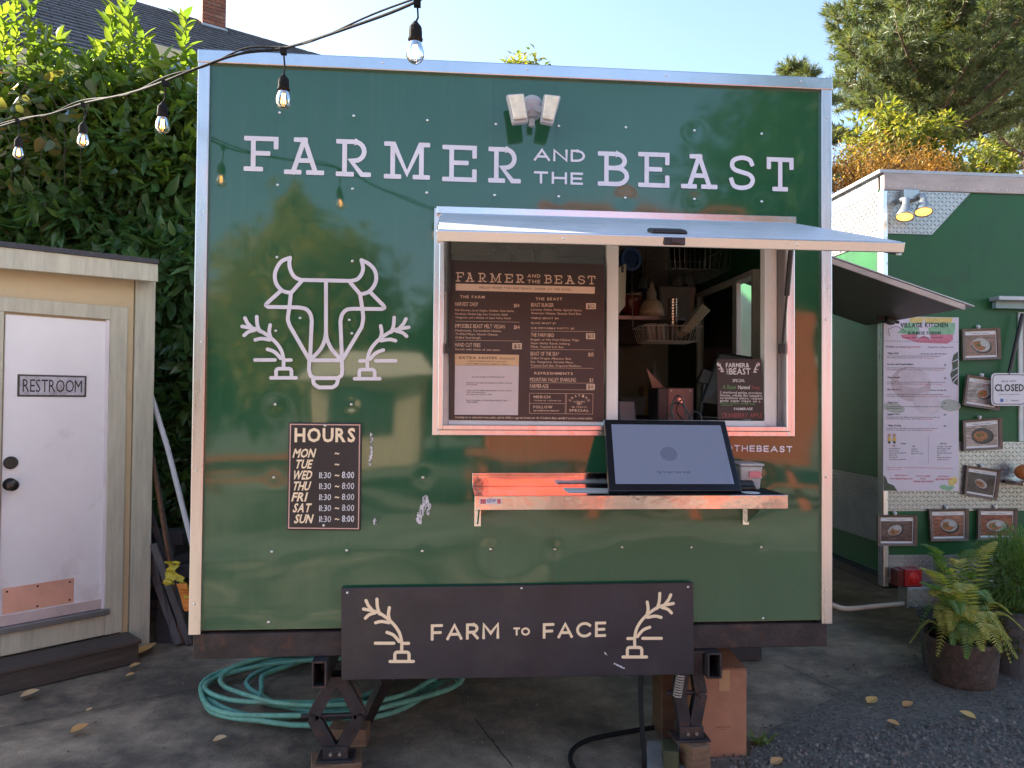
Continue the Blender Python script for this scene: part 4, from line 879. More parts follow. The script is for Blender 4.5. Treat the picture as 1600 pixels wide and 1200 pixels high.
# steel range hood / back equipment, fridge
M_eq = mat('dark_equipment', (.10, .10, .10), .4, .6, var=.2)
eq = thing('steel_range', 'dark steel cooking range along the trailer back wall', 'range', (.3, 1.9, ZB+.06))
MB().box(-.1, 1.3, 1.75, 2.2, ZB+.061, 1.42).build('body', M_eq, eq, bevel=.01); MB().box(-.1, 1.3, 1.95, 2.2, 1.9, 2.5).build('hood', M_eq, eq, bevel=.01)
fr = thing('steel_fridge', 'tall steel fridge seen above the menu board', 'fridge', (-.2, 1.8, ZB+.06))
MB().box(-.9, -.15, 1.55, 2.18, ZB+.062, 2.45).build('cabinet', mat('fridge_steel', (.35, .35, .33), .35, .7), fr, bevel=.01); MB().bar((-.22, 1.53, 1.3), (-.22, 1.53, 1.8), .03, .03).build('handle', M_black, fr)
for k, (px0, px1, c_) in enumerate(((768, 798, (.05, .07, .05)), (806, 834, (.14, .12, .1)), (843, 870, (.14, .12, .1)))):
    a = ip(px0, 391, .25); d = ip(px1, 420, .25); b = MB(); b.box(a.x, d.x, .22, .34, d.z-.12, a.z-.0); b.box(a.x+.01, d.x-.01, .225, .335, a.z, a.z+.014)
    b.build('storage_carton', mat('carton_%d' % k, c_, .7), label=('dark green', 'tan middle', 'tan right')[k]+' carton behind the pane above the menu', cat='box', bevel=.003)
MB().box(ip(700, 420, .22).x, ip(945, 420, .22).x, .2, .4, ip(800, 420, .22).z-.16, ip(800, 420, .22).z-.125).build('window_shelf', M_eq, label='shelf behind the menu board carrying three cartons', cat='shelf')

# clutter on the shelves and counter
for k, (px, h_, r_, c_, lab) in enumerate(((972, .11, .028, (.45, .4, .34), 'white lidded jar at the left end of the inner shelf'), (1000, .15, .022, (.35, .2, .06), 'amber bottle between the red tub and the bowl'), (1040, .17, .024, (.5, .46, .4), 'clear bottle behind the cup stack'), (1078, .14, .03, (.2, .28, .14), 'green jar at the right end of the inner shelf'))):
    P = ip(px, 490, Yb+.52); P.z = zsh+.001; b = MB(); b.lathe([(r_, 0), (r_, h_*.7), (r_*.5, h_*.85), (r_*.5, h_), (.001, h_)], P, (0, 0, 1), 14); jr = b.build('kitchen_bottle', mat('bottle_tone_%d' % k, c_, .25), smooth=True, label=lab, cat='bottle', group='bottles on the inner shelf')
    b = MB(); b.lathe([(r_*.58, h_+.001), (r_*.58, h_+.02), (.001, h_+.021)], P, (0, 0, 1), 12); b.build('cap', M_white, jr)
for k, px in enumerate((1008, 1062, 1080)):
    P = ip(px, 440, 1.5); b = MB(); b.tube([(P.x, 1.5, ZT-.1), (P.x, 1.5, P.z+.02)], .003, 5); b.lathe([(.03, 0), (.055, -.05), (.06, -.07), (.05, -.07), (.02, -.02)], (P.x, 1.5, P.z+.02), (0, 0, 1), 16); b.build('steel_ladle', M_steel, label=('left', 'middle', 'right')[k]+' of three steel ladles hanging deep in the trailer', cat='ladle', group='ladles hanging in the trailer')
zr = 1.42
for k, (px, w_, h_, c_, lab) in enumerate(((985, .16, .13, (.5, .5, .5), 'square steel pan standing on the range at left'), (1015, .12, .2, (.45, .3, .12), 'tall yellow tin on the range behind the tall bottle'), (1062, .18, .1, (.55, .52, .48), 'low white tub on the range behind the metal box'))):
    P = ip(px, 600, 1.9); b = MB(); b.hexa([(P.x-w_/2, 1.82, zr+.001), (P.x+w_/2, 1.82, zr+.001), (P.x+w_/2, 1.93, zr+.001), (P.x-w_/2, 1.93, zr+.001), (P.x-w_*.56, 1.81, zr+h_), (P.x+w_*.56, 1.81, zr+h_), (P.x+w_*.56, 1.935, zr+h_), (P.x-w_*.56, 1.935, zr+h_)]); b.build('range_container', mat('range_tone_%d' % k, c_, .35), bevel=.006, label=lab, cat='container')
b = MB(); P = ip(973, 620, .4); b.hexa([(P.x-.02, .38, zc+.001), (P.x+.06, .38, zc+.001), (P.x+.06, .44, zc+.001), (P.x-.02, .44, zc+.001), (P.x-.02, .40, zc+.11), (P.x+.06, .40, zc+.11), (P.x+.06, .44, zc+.11), (P.x-.02, .44, zc+.11)]); b.build('ticket_printer', mat('printer_grey', (.3, .3, .31), .4), bevel=.006, label='small grey ticket printer on the counter behind the mullion', cat='printer')
b = MB(); q = [ip(978, 395, .8), ip(985, 400, .8)]; c_ = ip(985, 405, .7); b.lathe([(.045, -.012), (.06, -.012), (.06, .012), (.045, .012), (.045, -.012)], c_, (.3, -1, 0), 22); b.build('tape_roll', mat('blue_tape', (.04, .10, .25), .5), label='roll of blue tape hanging near the ceiling', cat='tape')

# ================================================================== STRING LIGHTS
M_bulb = glassmat('bulb_glass', (1.0, .97, .9), .02)
M_fil = mat('hot_filament', (1, .6, .2), .5, emit=(1.0, .42, .08), es=6)
BUL = [((28, 189), (29, 229), .75), ((131, 164), (130, 208), .33), ((258, 130), (254, 181), -.33), ((443, 80), (443, 140), -.62), ((652, 4), (649, 62), -1.08)]
SL = thing('string_lights', 'black cord of glowing clear string-light bulbs across the sky', 'string lights', at(443, 84, -.62))
cp = [at(-120, 236, 1.5), at(28, 189, .75), at(80, 178, .52), at(132, 161, .33), at(200, 146, -.05), at(257, 127, -.33), at(310, 106, -.45), at(375, 84, -.55), at(445, 75, -.62), at(540, 45, -.86), at(653, 1, -1.08), at(760, -70, -1.3), at(900, -190, -1.6)]
b = MB(); path = smooth3(cp, 8); b.tube(path, .0042, 6)
b.tube([p_+Vector((0, 0, .006+.009*math.sin(i*.35))) for i, p_ in enumerate(path)], .003, 5); b.build('cord', M_rubber, SL, smooth=True)
for (tx, ty), (bx, by), Y in BUL:
    g = at(bx, by, Y); hi = at(tx, ty, Y); z0 = g.z; dep = (Y-CAM.y)
    so_ = MB(); so_.tube([hi, hi.lerp(g, .4)+Vector((.004, 0, 0)), (g.x, g.y, z0+.044)], .0028, 6); so_.lathe([(.005, .048), (.009, .042), (.016, .033), (.0175, .020), (.0175, .004), (.0195, .003), (.0195, -.001), (.016, -.003)], (g.x, g.y, z0), (0, 0, 1), 14)
    so_.box(hi.x-.009, hi.x+.009, hi.y-.009, hi.y+.009, hi.z-.010, hi.z+.009); so_.build('socket', M_rubber, SL)
    bb = MB()
    bb.lathe([(.013, 0), (.015, -.006), (.0205, -.020), (.0235, -.034), (.0228, -.046), (.017, -.056), (.008, -.062), (.001, -.063)], (g.x, g.y, z0), (0, 0, 1), 18); bo = bb.build('bulb', M_bulb, SL, smooth=True)
    ff = MB()
    for dx in (-.006, .0, .006): ff.tube([(g.x+dx*.6, g.y, z0-.012), (g.x+dx, g.y+dx*.4, z0-.044)], .0011, 5)
    ff.build('filament', M_fil, bo); fs_ = MB(); fs_.tube([(g.x, g.y, z0), (g.x, g.y, z0-.014)], .004, 6); fs_.build('stem', mat('bulb_stem', (.6, .55, .5), .3), bo)

# ================================================================== UNDER THE TRAILER
def jack(name, label, cx, y, zbase, ztop, flip, halfw):
    t = thing(name, label, 'jack', (cx, y, zbase))
    zm = zbase+(ztop-zbase)*.50; L_ = Vector((cx-halfw, y, zm)); Rr_ = Vector((cx+halfw, y, zm)); B = Vector((cx, y, zbase+.03)); Tp = Vector((cx, y, ztop-.02))
    def arm(a, c):
        b = MB(); d = (c-a).normalized(); s_ = Vector((-d.z, 0, d.x))
        b.bar(a, c, .008, .042, up=s_)
        for yy in (-.02, .02): b.bar(a+Vector((0, yy, 0)), c+Vector((0, yy, 0)), .004, .05, up=s_)
        b.bar(a+s_*.022, c+s_*.022, .04, .004, up=s_)
        b.build('arm', M_iron, t, bevel=.0015)
    o = .016
    arm(B+Vector((-o, 0, 0)), L_); arm(B+Vector((o, 0, 0)), Rr_); arm(L_, Tp+Vector((-o, 0, 0))); arm(Rr_, Tp+Vector((o, 0, 0)))
    b = MB(); b.box(cx-.075, cx+.075, y-.055, y+.055, zbase, zbase+.008); b.box(cx-.05, cx+.05, y-.035, y-.028, zbase+.008, zbase+.055); b.box(cx-.05, cx+.05, y+.028, y+.035, zbase+.008, zbase+.055); b.build('base_plate', M_iron, t, bevel=.002)
    b = MB(); b.box(cx-.06, cx+.06, y-.04, y+.04, ztop-.008, ztop); b.box(cx-.045, cx+.045, y-.033, y-.027, ztop-.045, ztop-.008); b.build('top_plate', M_iron, t)
    b = MB(); b.tube([L_+Vector((-.05, 0, 0)), Rr_+Vector((.02, 0, 0))], .010, 10); b.build('screw_rod', M_iron, t)
    for p_ in (L_, Rr_):
        b = MB(); b.lathe([(.001, .036), (.012, .036), (.014, .03), (.014, -.03), (.012, -.036), (.001, -.036)], p_, (0, 1, 0), 12); b.build('pivot', M_iron, t)
    for dx in (-.018, .018): MB().lathe([(.001, .045), (.007, .045), (.007, .0)], (cx+dx, y, zbase+.03), (0, -1, 0), 8).build('bolt', M_screw, t)
    return t
g1 = gnd(522, 1178, .06)
def woodblock(label, x, y, z, sx, sy, sz, rot=0, nm='wood_block', m_=None):
    b = MB(); b.box(-sx/2, sx/2, -sy/2, sy/2, 0, sz); o = b.build(nm, m_ or M_wood, bevel=.003, label=label, cat='wood block'); o.location = (x, y, z); o.rotation_euler = (0, 0, rot); return o
jx = at(528, 1100, .12).x
woodblock('wood block under the left scissor jack', jx, .10, .0, .20, .14, .058, .15)
M_paver = mat('pale_paver', (.24, .235, .23), .8, var=.15, vs=20, bump=.3, bs=120)
jack('scissor_jack', 'black steel scissor jack under the left end of the sign', jx, .10, .059, CH1[2]-.0, 1, .095)
woodblock('second wood block behind the left scissor jack', at(545, 1130, .34).x, .36, .0, .17, .10, .075, -.1)
# diagonal plank stub with the raw end by the jack
b = MB(); b.bar(at(545, 1068, .16), at(560, 1092, .16), .03, .03); b.build('wood_peg', M_wood, label='short raw wood peg wedged beside the left jack', cat='wood')
b = MB(); b.bar(at(603, 1060, .3), at(565, 1140, .55), .05, .04); b.build('steel_strut', M_iron, label='slanted dark steel strut behind the left jack', cat='strut')
# right jack on paver
jx2 = at(1066, 1120, .08).x
pv = [gnd(1012, 1168), gnd(1092, 1168), gnd(1112, 1215), gnd(1005, 1215)]
MB().slab([Vector((p_.x, p_.y, .032)) for p_ in (pv[3], pv[2], pv[1], pv[0])], (0, 0, -.030)).build('concrete_paver', M_paver, bevel=.004, label='flat pale concrete paver under the right jack', cat='paver')
woodblock('upright wood block on the paver under the right jack', jx2+.02, -.02, .033, .085, .10, .10, .3)
woodblock('tilted dark wood block on the paver left of the jack foot', jx2-.07, .02, .033, .06, .12, .07, -.2, m_=mat('mossy_wood', (.06, .065, .03), .8, var=.4))
jack('scissor_jack', 'rusty narrow scissor jack under the right end of the sign', jx2+.01, .02, .134, ZB-.102, 1, .045)
b = MB(); c0 = at(1064, 1052, -.01); c1 = at(1058, 1088, -.01); pts = []
for i in range(70): t = i/69; pc = c0.lerp(c1, t); pts.append((pc.x+.016*math.cos(t*2*math.pi*9), pc.y+.016*math.sin(t*2*math.pi*9), pc.z))
b.tube(pts, .004, 5); b.build('rope_coil', mat('grey_rope', (.3, .25, .21), .8), smooth=True, label='grey rope wound round the right jack screw', cat='rope')
woodblock('tall stacked timber block standing behind the right jack', at(1045, 1100, .32).x, .36, 0, .09, .12, ZB-.103, .1, m_=mat('dark_timber', (.09, .05, .03), .8, var=.4, stretch=(1, 1, 3)))
# cardboard box with jug inside
q0 = gnd(1097, 1184); q1 = gnd(1168, 1184); zt_ = at(1130, 1047, q0.y).z; BX = thing('cardboard_box', 'tall brown cardboard box beside the right jack', 'box', ((q0.x+q1.x)/2, q0.y+.1, 0))
M_card = mat('cardboard', (.38, .175, .10), .75, var=.16, vs=5, dirt=(.24, .11, .07), dscale=4, dlow=.52, dhigh=.75, bump=.2, bs=14); x0, x1, y0, y1 = q0.x, q1.x, q0.y, q0.y+.22
b = MB(); t = .004
b.box(x0, x1, y0, y0+t, .002, zt_); b.box(x0, x1, y1-t, y1, .002, zt_); b.box(x0, x0+t, y0+t, y1-t, .002, zt_); b.box(x1-t, x1, y0+t, y1-t, .002, zt_); b.box(x0+t, x1-t, y0+t, y1-t, .002, .008); b.build('carton', M_card, BX)
b = MB(); b.hexa([(x0+.09, y0+.002, zt_+.001), (x1, y0+.002, zt_+.001), (x1-.012, y1, zt_+.03), (x0+.09, y1, zt_+.03), (x0+.09, y0+.002, zt_+.005), (x1, y0+.002, zt_+.005), (x1-.012, y1, zt_+.034), (x0+.09, y1, zt_+.034)]); b.build('flap', M_card, BX)
b = MB(); b.hexa([(x0, y0+.01, zt_+.001), (x0+.03, y0+.01, zt_+.001), (x0+.03, y1, zt_+.02), (x0, y1, zt_+.02), (x0, y0+.01, zt_+.005), (x0+.03, y0+.01, zt_+.005), (x0+.03, y1, zt_+.024), (x0, y1, zt_+.024)]); b.build('flap', M_card, BX)
b = MB(); text(b, 'HANDLE WITH CARE', (x0+.06, y0-.0008, .125), (x0+.125, y0-.0008, .125), .006); text(b, 'THIS UP', (x0+.08, y0-.0008, .115), (x0+.105, y0-.0008, .115), .005); b.build('print', mat('brown_print', (.12, .05, .03), .7), BX)
MB().box((x0+x1)/2-.024, (x0+x1)/2+.024, y0-.0012, y0-.0004, zt_-.09, zt_).build('packing_tape', mat('packing_tape', (.45, .26, .14), .25), BX)
JG = thing('plastic_jug', 'white-capped plastic jug inside the cardboard box', 'jug', (x0+.07, y0+.1, .01))
b = MB(); b.lathe([(.055, 0), (.058, .28), (.04, zt_-.06), (.02, zt_-.03), (.02, zt_-.02)], (x0+.068, y0+.1, .009), (0, 0, 1), 18); b.build('body', M_tub, JG, smooth=True)
b = MB(); b.lathe([(.024, 0), (.024, .028), (.020, .034), (.001, .034)], (x0+.068, y0+.1, zt_-.012), (0, 0, 1), 18); b.build('cap', mat('white_cap', (.7, .7, .74), .4), JG)
# rolled rubber mat behind
b = MB(); m0 = gnd(1130, 1030, .02); m1 = gnd(1188, 1030, .02)
pr_ = [(m0.x-.15, .30), (m0.x+.1, .30), (m1.x-.06, .33), (m1.x+.02, .36), (m1.x+.05, .40), (m1.x+.03, .44), (m1.x-.02, .42)]
xs_ = [(p_[0], m0.y, (p_[1]-.30)*.9+.12) for p_ in pr_]
vs = []
for dy in (0, .5):
    for x, y, z in xs_: vs.append((x, y+dy, z))
    for x, y, z in xs_: vs.append((x, y+dy, z-.012))
n = len(xs_); fs = []
for i in range(n-1): fs += [(i, i+1, 2*n+i+1, 2*n+i), (n+i, 3*n+i, 3*n+i+1, n+i+1), (i, n+i, n+i+1, i+1), (2*n+i, 2*n+i+1, 3*n+i+1, 3*n+i)]
b.add(vs, fs); b.build('folded_mat', M_rubber, label='black rubber mat folded under the trailer behind the cardboard box', cat='mat')
b = MB(); b.box(m0.x-.1, m1.x+.02, m0.y+.01, m0.y+.5, .002, .106); b.build('storage_crate', mat('dark_crate', (.03, .03, .032), .6), label='low dark crate under the folded rubber mat', cat='crate', bevel=.005)
# green hose coils
rh = random.Random(4); pts = []
c = (gnd(430, 1085)+gnd(650, 1075))/2
loops = [(-.02, .0, .68, .54), (-.22, .06, .44, .36), (-.12, -.02, .60, .50), (.16, .10, .42, .30), (-.28, .04, .42, .44), (.0, -.06, .66, .40), (-.20, .12, .36, .28)]
for k, (dx, dy, rx, ry) in enumerate(loops):
    for i in range(24):
        a = 2*math.pi*i/24+.25*k; t = i/24; nx = loops[(k+1) % len(loops)]
        rx_, ry_, dx_, dy_ = rx*(1-t)+nx[2]*t, ry*(1-t)+nx[3]*t, dx*(1-t)+nx[0]*t, dy*(1-t)+nx[1]*t
        wob = 1+.14*noise.noise((math.cos(a)*1.3+k*2.1, math.sin(a)*1.3, k*1.7))
        pts.append((c.x-.03+dx_+rx_*wob*math.cos(a), c.y+.02+dy_+ry_*wob*math.sin(a), .017+.007*k+.035*max(0, noise.noise((a*.9, k*2.3, 3)))))
M_hose = mat('green_hose', (.15, .40, .31), .5, var=.25, vs=14, dirt=(.14, .24, .17), dscale=5, dlow=.5, dhigh=.7)
b = MB(); b.tube(smooth3(pts, 2), .0128, 8); b.build('garden_hose', M_hose, smooth=True, label='coiled sea-green garden hose on the ground under the trailer', cat='hose')
# black cable
cpt = [at(1002, 1045, -.01), at(1001, 1090, -.02), at(1004, 1150, -.05), at(1007, 1185, -.10)]
e_ = gnd(1004, 1212, .012); cpt += [e_, gnd(985, 1232, .012), gnd(930, 1228, .012), gnd(896, 1200, .012), gnd(893, 1175, .012), gnd(915, 1158, .012), gnd(960, 1147, .012), gnd(1030, 1135, .012)]
b = MB(); b.tube(smooth3(cpt, 8), .0105, 8); b.build('power_cable', M_rubber, smooth=True, label='thick black power cable looping on the ground below the sign', cat='cable')
# fallen leaves
lm = leafmat('dead_leaf', [(.62, .42, .14), (.50, .26, .09), (.60, .50, .34)], .15, .6)
def leaf_geo(b, P, d, up, L, Wd, curl=.15, n=4):
    d = Vector(d).normalized(); up = Vector(up); s_ = d.cross(up)
    if s_.length < 1e-4: s_ = Vector((1, 0, 0))
    s_.normalize(); u2 = s_.cross(d); P = Vector(P); vs = []; fs = []
    for i in range(n+1):
        t = i/n; wv = Wd*math.sin(math.pi*min(1, .08+t*.92))**.8*(1.05-.3*t) if 0 < i < n else Wd*.04
        cpos = P+d*(L*t)+u2*(-curl*L*t*t)
        vs += [cpos-s_*wv+u2*(wv*.35), cpos, cpos+s_*wv+u2*(wv*.35)]
    for i in range(n): fs += [(3*i, 3*i+1, 3*i+4, 3*i+3), (3*i+1, 3*i+2, 3*i+5, 3*i+4)]
    b.add(vs, fs)
for k, (px, py, s_, a_, lab) in enumerate(((45, 1088, .085, .3, 'yellow fallen leaf by the foot of the restroom step'), (123, 1144, .075, .6, 'curled orange leaf alone on the concrete at lower left'), (203, 1056, .05, 0, 'pale dry leaf beside the step corner'), (140, 1111, .03, 1, 'tiny brown leaf scrap above the orange leaf'), (210, 1042, .06, .2, 'brown leaf beneath the shed corner'),
      (222, 1022, .11, .5, 'large ochre leaf at the foot of the shed corner board'), (235, 1015, .08, .9, 'rust-brown leaf next to the large ochre leaf'), (343, 1157, .06, .1, 'pale chip of dry leaf in front of the hose'), (1420, 1103, .06, .2, 'tan leaf on the gravel nearest the pot'), (1416, 1132, .06, 2.9, 'white-edged dry leaf in the middle of the gravel'), (1366, 1098, .07, .4, 'dark red leaf at the gravel edge'), (1215, 1193, .06, .2, 'tan leaf on gravel beside the cardboard box'), (1536, 1122, .07, 2.4, 'grey fragment of bark on the gravel before the pot'))):
    P = gnd(px, py, .018); b = MB(); leaf_geo(b, P-Vector((s_*.5, 0, 0)), (math.cos(a_), math.sin(a_), .06), (0, -.12, 1), s_, s_*.42, -.2, 6); b.build('fallen_leaf', lm, label=lab, cat='leaf', group='leaves lying on the ground')
# weed tuft by box
b = MB(); P = gnd(1188, 1165); rw = random.Random(8)
for i in range(26):
    a_ = rw.uniform(0, 6.28); leaf_geo(b, P+Vector((rw.uniform(-.03, .03), rw.uniform(-.02, .02), 0)), (math.cos(a_)*.6, math.sin(a_)*.6, rw.uniform(.4, 1.2)), (0, 0, 1), rw.uniform(.04, .1), .008, .3, 3)
b.build('weed_tuft', leafmat('weed', [(.10, .16, .04), (.18, .22, .07)], .3), label='small green weed in the gravel beside the cardboard box', cat='weed')

# ================================================================== RESTROOM SHED
SC = gnd(225, 1014); sa = R(48.2); sd_ = Vector((math.sin(sa), math.cos(sa), 0)); sn = Vector((sd_.y, -sd_.x, 0))
SM = Matrix(((-sd_.x, sn.x, 0, SC.x), (-sd_.y, sn.y, 0, SC.y), (0, 0, 1, 0), (0, 0, 0, 1)))     # local: u leftwards, v outwards, z up
def uz(px, py, v=0.0):
    p_ = onp(px, py, SC+sn*v, sn); d = p_-SC; return (-d.dot(sd_), p_.z)
M_ext = mat('pale_olive_trim', (.46, .46, .375), .6, var=.16, vs=7, stretch=(4, 4, .4), bump=.3, bs=50, dirt=(.24, .235, .19), dscale=4, dlow=.56, dhigh=.8)
M_cwall = mat('cream_siding', (.52, .43, .27), .6, var=.08, vs=3, dirt=(.36, .30, .20), dscale=3, dlow=.55, dhigh=.8)
M_door = mat('white_door_paint', (.75, .765, .81), .38, var=.05, vs=2, dirt=(.50, .47, .46), dscale=3.2, dlow=.56, dhigh=.82, bump=.04, bs=25)
M_stepw = mat('dark_step_wood', (.055, .045, .042), .6, var=.3, vs=8, stretch=(.6, .6, 6), bump=.3, bs=60, dirt=(.11, .075, .05), dscale=5)
SD = thing('restroom_shed', 'pale olive restroom shed with white door at the left edge', 'shed', SC)
S = lambda: MB(SM)
ztop = uz(225, 440)[1]+.05; dl, dr = uz(3, 700)[0], uz(161, 700)[0]; trim0, trim1 = uz(193, 700)[0], uz(166, 700)[0]
dz1 = uz(161, 503, -.03)[1]; dz0 = uz(161, 947, -.03)[1]; trz = uz(192, 481)[1]
DU = dl+.02
S().box(.012, DU+1.2, -1.6, -.001, .17, ztop).build('wall_core', M_cwall, SD)
b = S(); b.box(trim0-.001, DU+1.2, 0, .012, trz, ztop); b.box(.1, trim0-.001, 0, .012, .1, ztop); b.build('wall', M_cwall, SD)
cw = uz(205, 700)[0]
b = S(); b.box(-.02, cw, 0, .028, .02, ztop); b.box(-.02, .0, -.12, 0, .02, ztop); b.build('corner_board', M_ext, SD, bevel=.002)
b = S(); b.box(trim0, trim1, .0, .032, .14, trz-.0); b.build('door_trim', M_ext, SD, bevel=.002)
b = S(); b.box(trim1+.0006, DU+.18, 0, .031, dz1+.012, trz); b.build('door_trim', M_ext, SD, bevel=.002)
b = S(); b.box(dl+.01, dl+.1, 0, .03, .14, dz1+.011); b.build('door_trim', M_ext, SD, bevel=.002)
b = S(); b.box(trim1, dr+.0, -.02, .018, dz0-.06, dz1+.011); b.build('door_jamb', M_white, SD)
DO = S().box(dr-.002, dl, -.0, .010, dz0, dz1).build('door', M_door, SD, bevel=.002)
u0, z0 = uz(158, 946, .01); u1, z1 = uz(3, 976, .01)
b = S(); b.box(dr+.001, dl-.002, .0105, .018, dz0, dz0+.055); b.build('door_sweep', mat('worn_sweep', (.5, .42, .42), .5, var=.2), DO)
k0 = uz(115, 930, .012); kz1 = uz(115, 903, .012)[1]; kz0 = uz(115, 945, .012)[1]
M_cop = mat('copper_plate', (.86, .50, .40), .38, .6, .12, 5, rvar=.3)
KP = S().box(k0[0], dl-.015, .0105, .0125, dz0+.062, kz1).build('kick_plate', M_cop, DO)
for (uu_, zz_) in ((k0[0]+.02, kz1-.02), (k0[0]+.02, dz0+.08), (dl-.035, kz1-.02), ((k0[0]+dl)/2, kz1-.015), ((k0[0]+dl)/2, dz0+.075)):
    b = S(); b.lathe([(.0001, .003), (.005, .0025), (.006, 0)], (uu_, .0125, zz_), (0, 1, 0), 8); b.build('screw', M_iron, KP)
ku, kz = uz(16, 757, .02); b = S(); b.lathe([(.034, 0), (.034, .006), (.014, .012), (.013, .035), (.028, .045), (.031, .06), (.024, .068), (.001, .07)], (ku, .0105, kz), (0, 1, 0), 20); b.build('door_knob', mat('dark_bronze', (.06, .055, .05), .3, .8), DO, smooth=True)
ku, kz = uz(17, 723, .02); b = S(); b.lathe([(.034, 0), (.034, .012), (.028, .018), (.001, .018)], (ku, .0105, kz), (0, 1, 0), 20); b.build('deadbolt', mat('dark_bronze', (.06, .055, .05), .3, .8), DO)
# threshold, sill boards, step
b = S(); b.box(trim1-.02, dl+.02, .0, .05, dz0-.035, dz0-.002); b.build('threshold', mat('dull_threshold', (.2, .2, .21), .4, .6), SD, bevel=.003)
b = S(); b.box(trim1-.0, dl+.1, 0, .026, .14, dz0-.037); b.build('sill_board', M_ext, SD, bevel=.002)
su, sz_ = uz(199, 1000, .02); st = .135
b = S(); b.box(su, dl+.3, .034, .24, st-.025, st); b.build('step_tread', M_stepw, SD, bevel=.003)
b = S(); b.box(su+.01, dl+.3, .036, .225, .003, st-.026); b.build('step_riser', M_stepw, SD, bevel=.003)
# fascia and roof
fv = .14
def fpt(px, py, v): p_ = onp(px, py, SC+sn*v, sn); return p_
q = [fpt(-120, 408, fv), fpt(247, 440, fv), fpt(247, 413, fv), fpt(-120, 372, fv)]
MB().slab(q, -sn*.03).build('fascia', M_ext, SD, bevel=.002)
q2 = [q[3]+Vector((0, 0, .001)), q[2]+Vector((0, 0, .001)), q[2]+Vector((0, 0, .028)), q[3]+Vector((0, 0, .028))]
M_shing = mat('dark_roofing', (.035, .037, .05), .7, var=.3, vs=30, bump=.3)
b = MB(); e = sn*.012; q2 = [p_+e for p_ in q2]; b.slab(q2, -sn*1.9); b.build('roof', M_shing, SD)
b = MB(); q3 = [q[0]+Vector((0, 0, .015))-sn*.03, q[1]+Vector((0, 0, .015))-sn*.03, q[1]-sn*1.75+Vector((0, 0, .015)), q[0]-sn*1.75+Vector((0, 0, .015))]; b.slab(q3, (0, 0, .02)); b.build('soffit', mat('soffit_brown', (.16, .13, .1), .7), SD)
# RESTROOM sign
rs_ = thing('restroom_sign', 'small metal restroom sign with dark rim on the white door', 'sign', SM @ Vector((uz(81, 620, .012)[0], .012, uz(81, 620, .012)[1])))
c1 = uz(27, 603, .012); c2 = uz(135, 603, .012); zt1 = uz(81, 586, .012)[1]; zb1 = uz(81, 620, .012)[1]
S().box(c2[0], c1[0], .0108, .015, zb1, zt1).build('plate', mat('dark_sign_rim', (.05, .045, .045), .5, var=.4, vs=60), rs_, bevel=.002)
S().box(c2[0]+.011, c1[0]-.011, .0152, .016, zb1+.010, zt1-.010).build('face', mat('aged_sign_face', (.42, .42, .50), .4, .2, .15, 20, dirt=(.2, .19, .2), dscale=12), rs_)
b = MB(); bz = zb1+.026; text(b, 'RESTROOM', SM @ Vector((c1[0]-.024, .0168, bz)), SM @ Vector((c2[0]+.024, .0168, bz)), (zt1-zb1)-.052, track=.06, bold=0); b.build('lettering', M_black, rs_)
# ================================================================== THINGS IN THE GAP BETWEEN SHED AND TRAILER
b = MB(); b.tube([at(226, 585, 1.75), at(262, 700, 1.7), at(300, 850, 1.62), at(304, 1000, 1.6)][0:3]+[gnd(330, 985, .01)], .016, 10); b.build('white_pole', mat('pvc', (.5, .52, .56), .4), label='long white pole leaning in the gap behind the shed', cat='pole')
b = MB(); b.tube([at(222, 620, 1.72), gnd(285, 1005, .01)], .012, 8); b.build('brown_stick', M_wood, label='thin brown stick leaning beside the white pole', cat='stick')
M_dkpl = mat('grey_old_plank', (.10, .095, .10), .8, var=.4, vs=10, stretch=(2, 2, .4), bump=.4)
for k, (a, c, w_, lab) in enumerate((((222, 755), (292, 985), .03, 'dark weathered plank leaning nearest the trailer post'), ((228, 860), (280, 1000), .045, 'wide grey plank leaning behind the shed corner'), ((240, 850), (296, 1000), .04, 'split grey plank leaning between its two neighbours'))):
    A = at(*a, 1.85-.1*k); C = gnd(c[0], c[1]+6, .01); b = MB(); b.bar(A, C, w_, .025, up=(0, -1, .3)); b.build('leaning_plank', M_dkpl, bevel=.003, label=lab, cat='plank', group='planks leaning behind the shed')
for k, (a, c, lab) in enumerate((((235, 690), (292, 995), 'thin dark rod leaning between the brown stick and the white pole'), ((224, 800), (272, 1002), 'short thin batten leaning on the shed corner'))):
    b = MB(); b.tube([at(*a, 1.8-.1*k), gnd(c[0], c[1]+4, .01)], .009, 7); b.build('leaning_rod', M_dkpl, label=lab, cat='rod')
M_shk = mat('old_shingle', (.05, .05, .055), .8, var=.3, vs=12, bump=.4)
rr_ = random.Random(2); zz = 0
for k in range(9):
    P = gnd(236+rr_.uniform(-8, 14), 1003); hgt = rr_.uniform(.05, .085); b = MB(); b.box(-.14, .14, -.10, .10, 0, hgt-.003); o = b.build('shingle_bundle', M_shk, bevel=.004, label=('lowest', 'second', 'third', 'fourth', 'fifth', 'sixth', 'seventh', 'eighth', 'topmost')[k]+' grey block counting up in the stack behind the shed corner', cat='block', group='stacked grey blocks')
    o.location = (P.x-.02, P.y+.25, zz); o.rotation_euler = (0, 0, rr_.uniform(-.3, .3)); zz += hgt
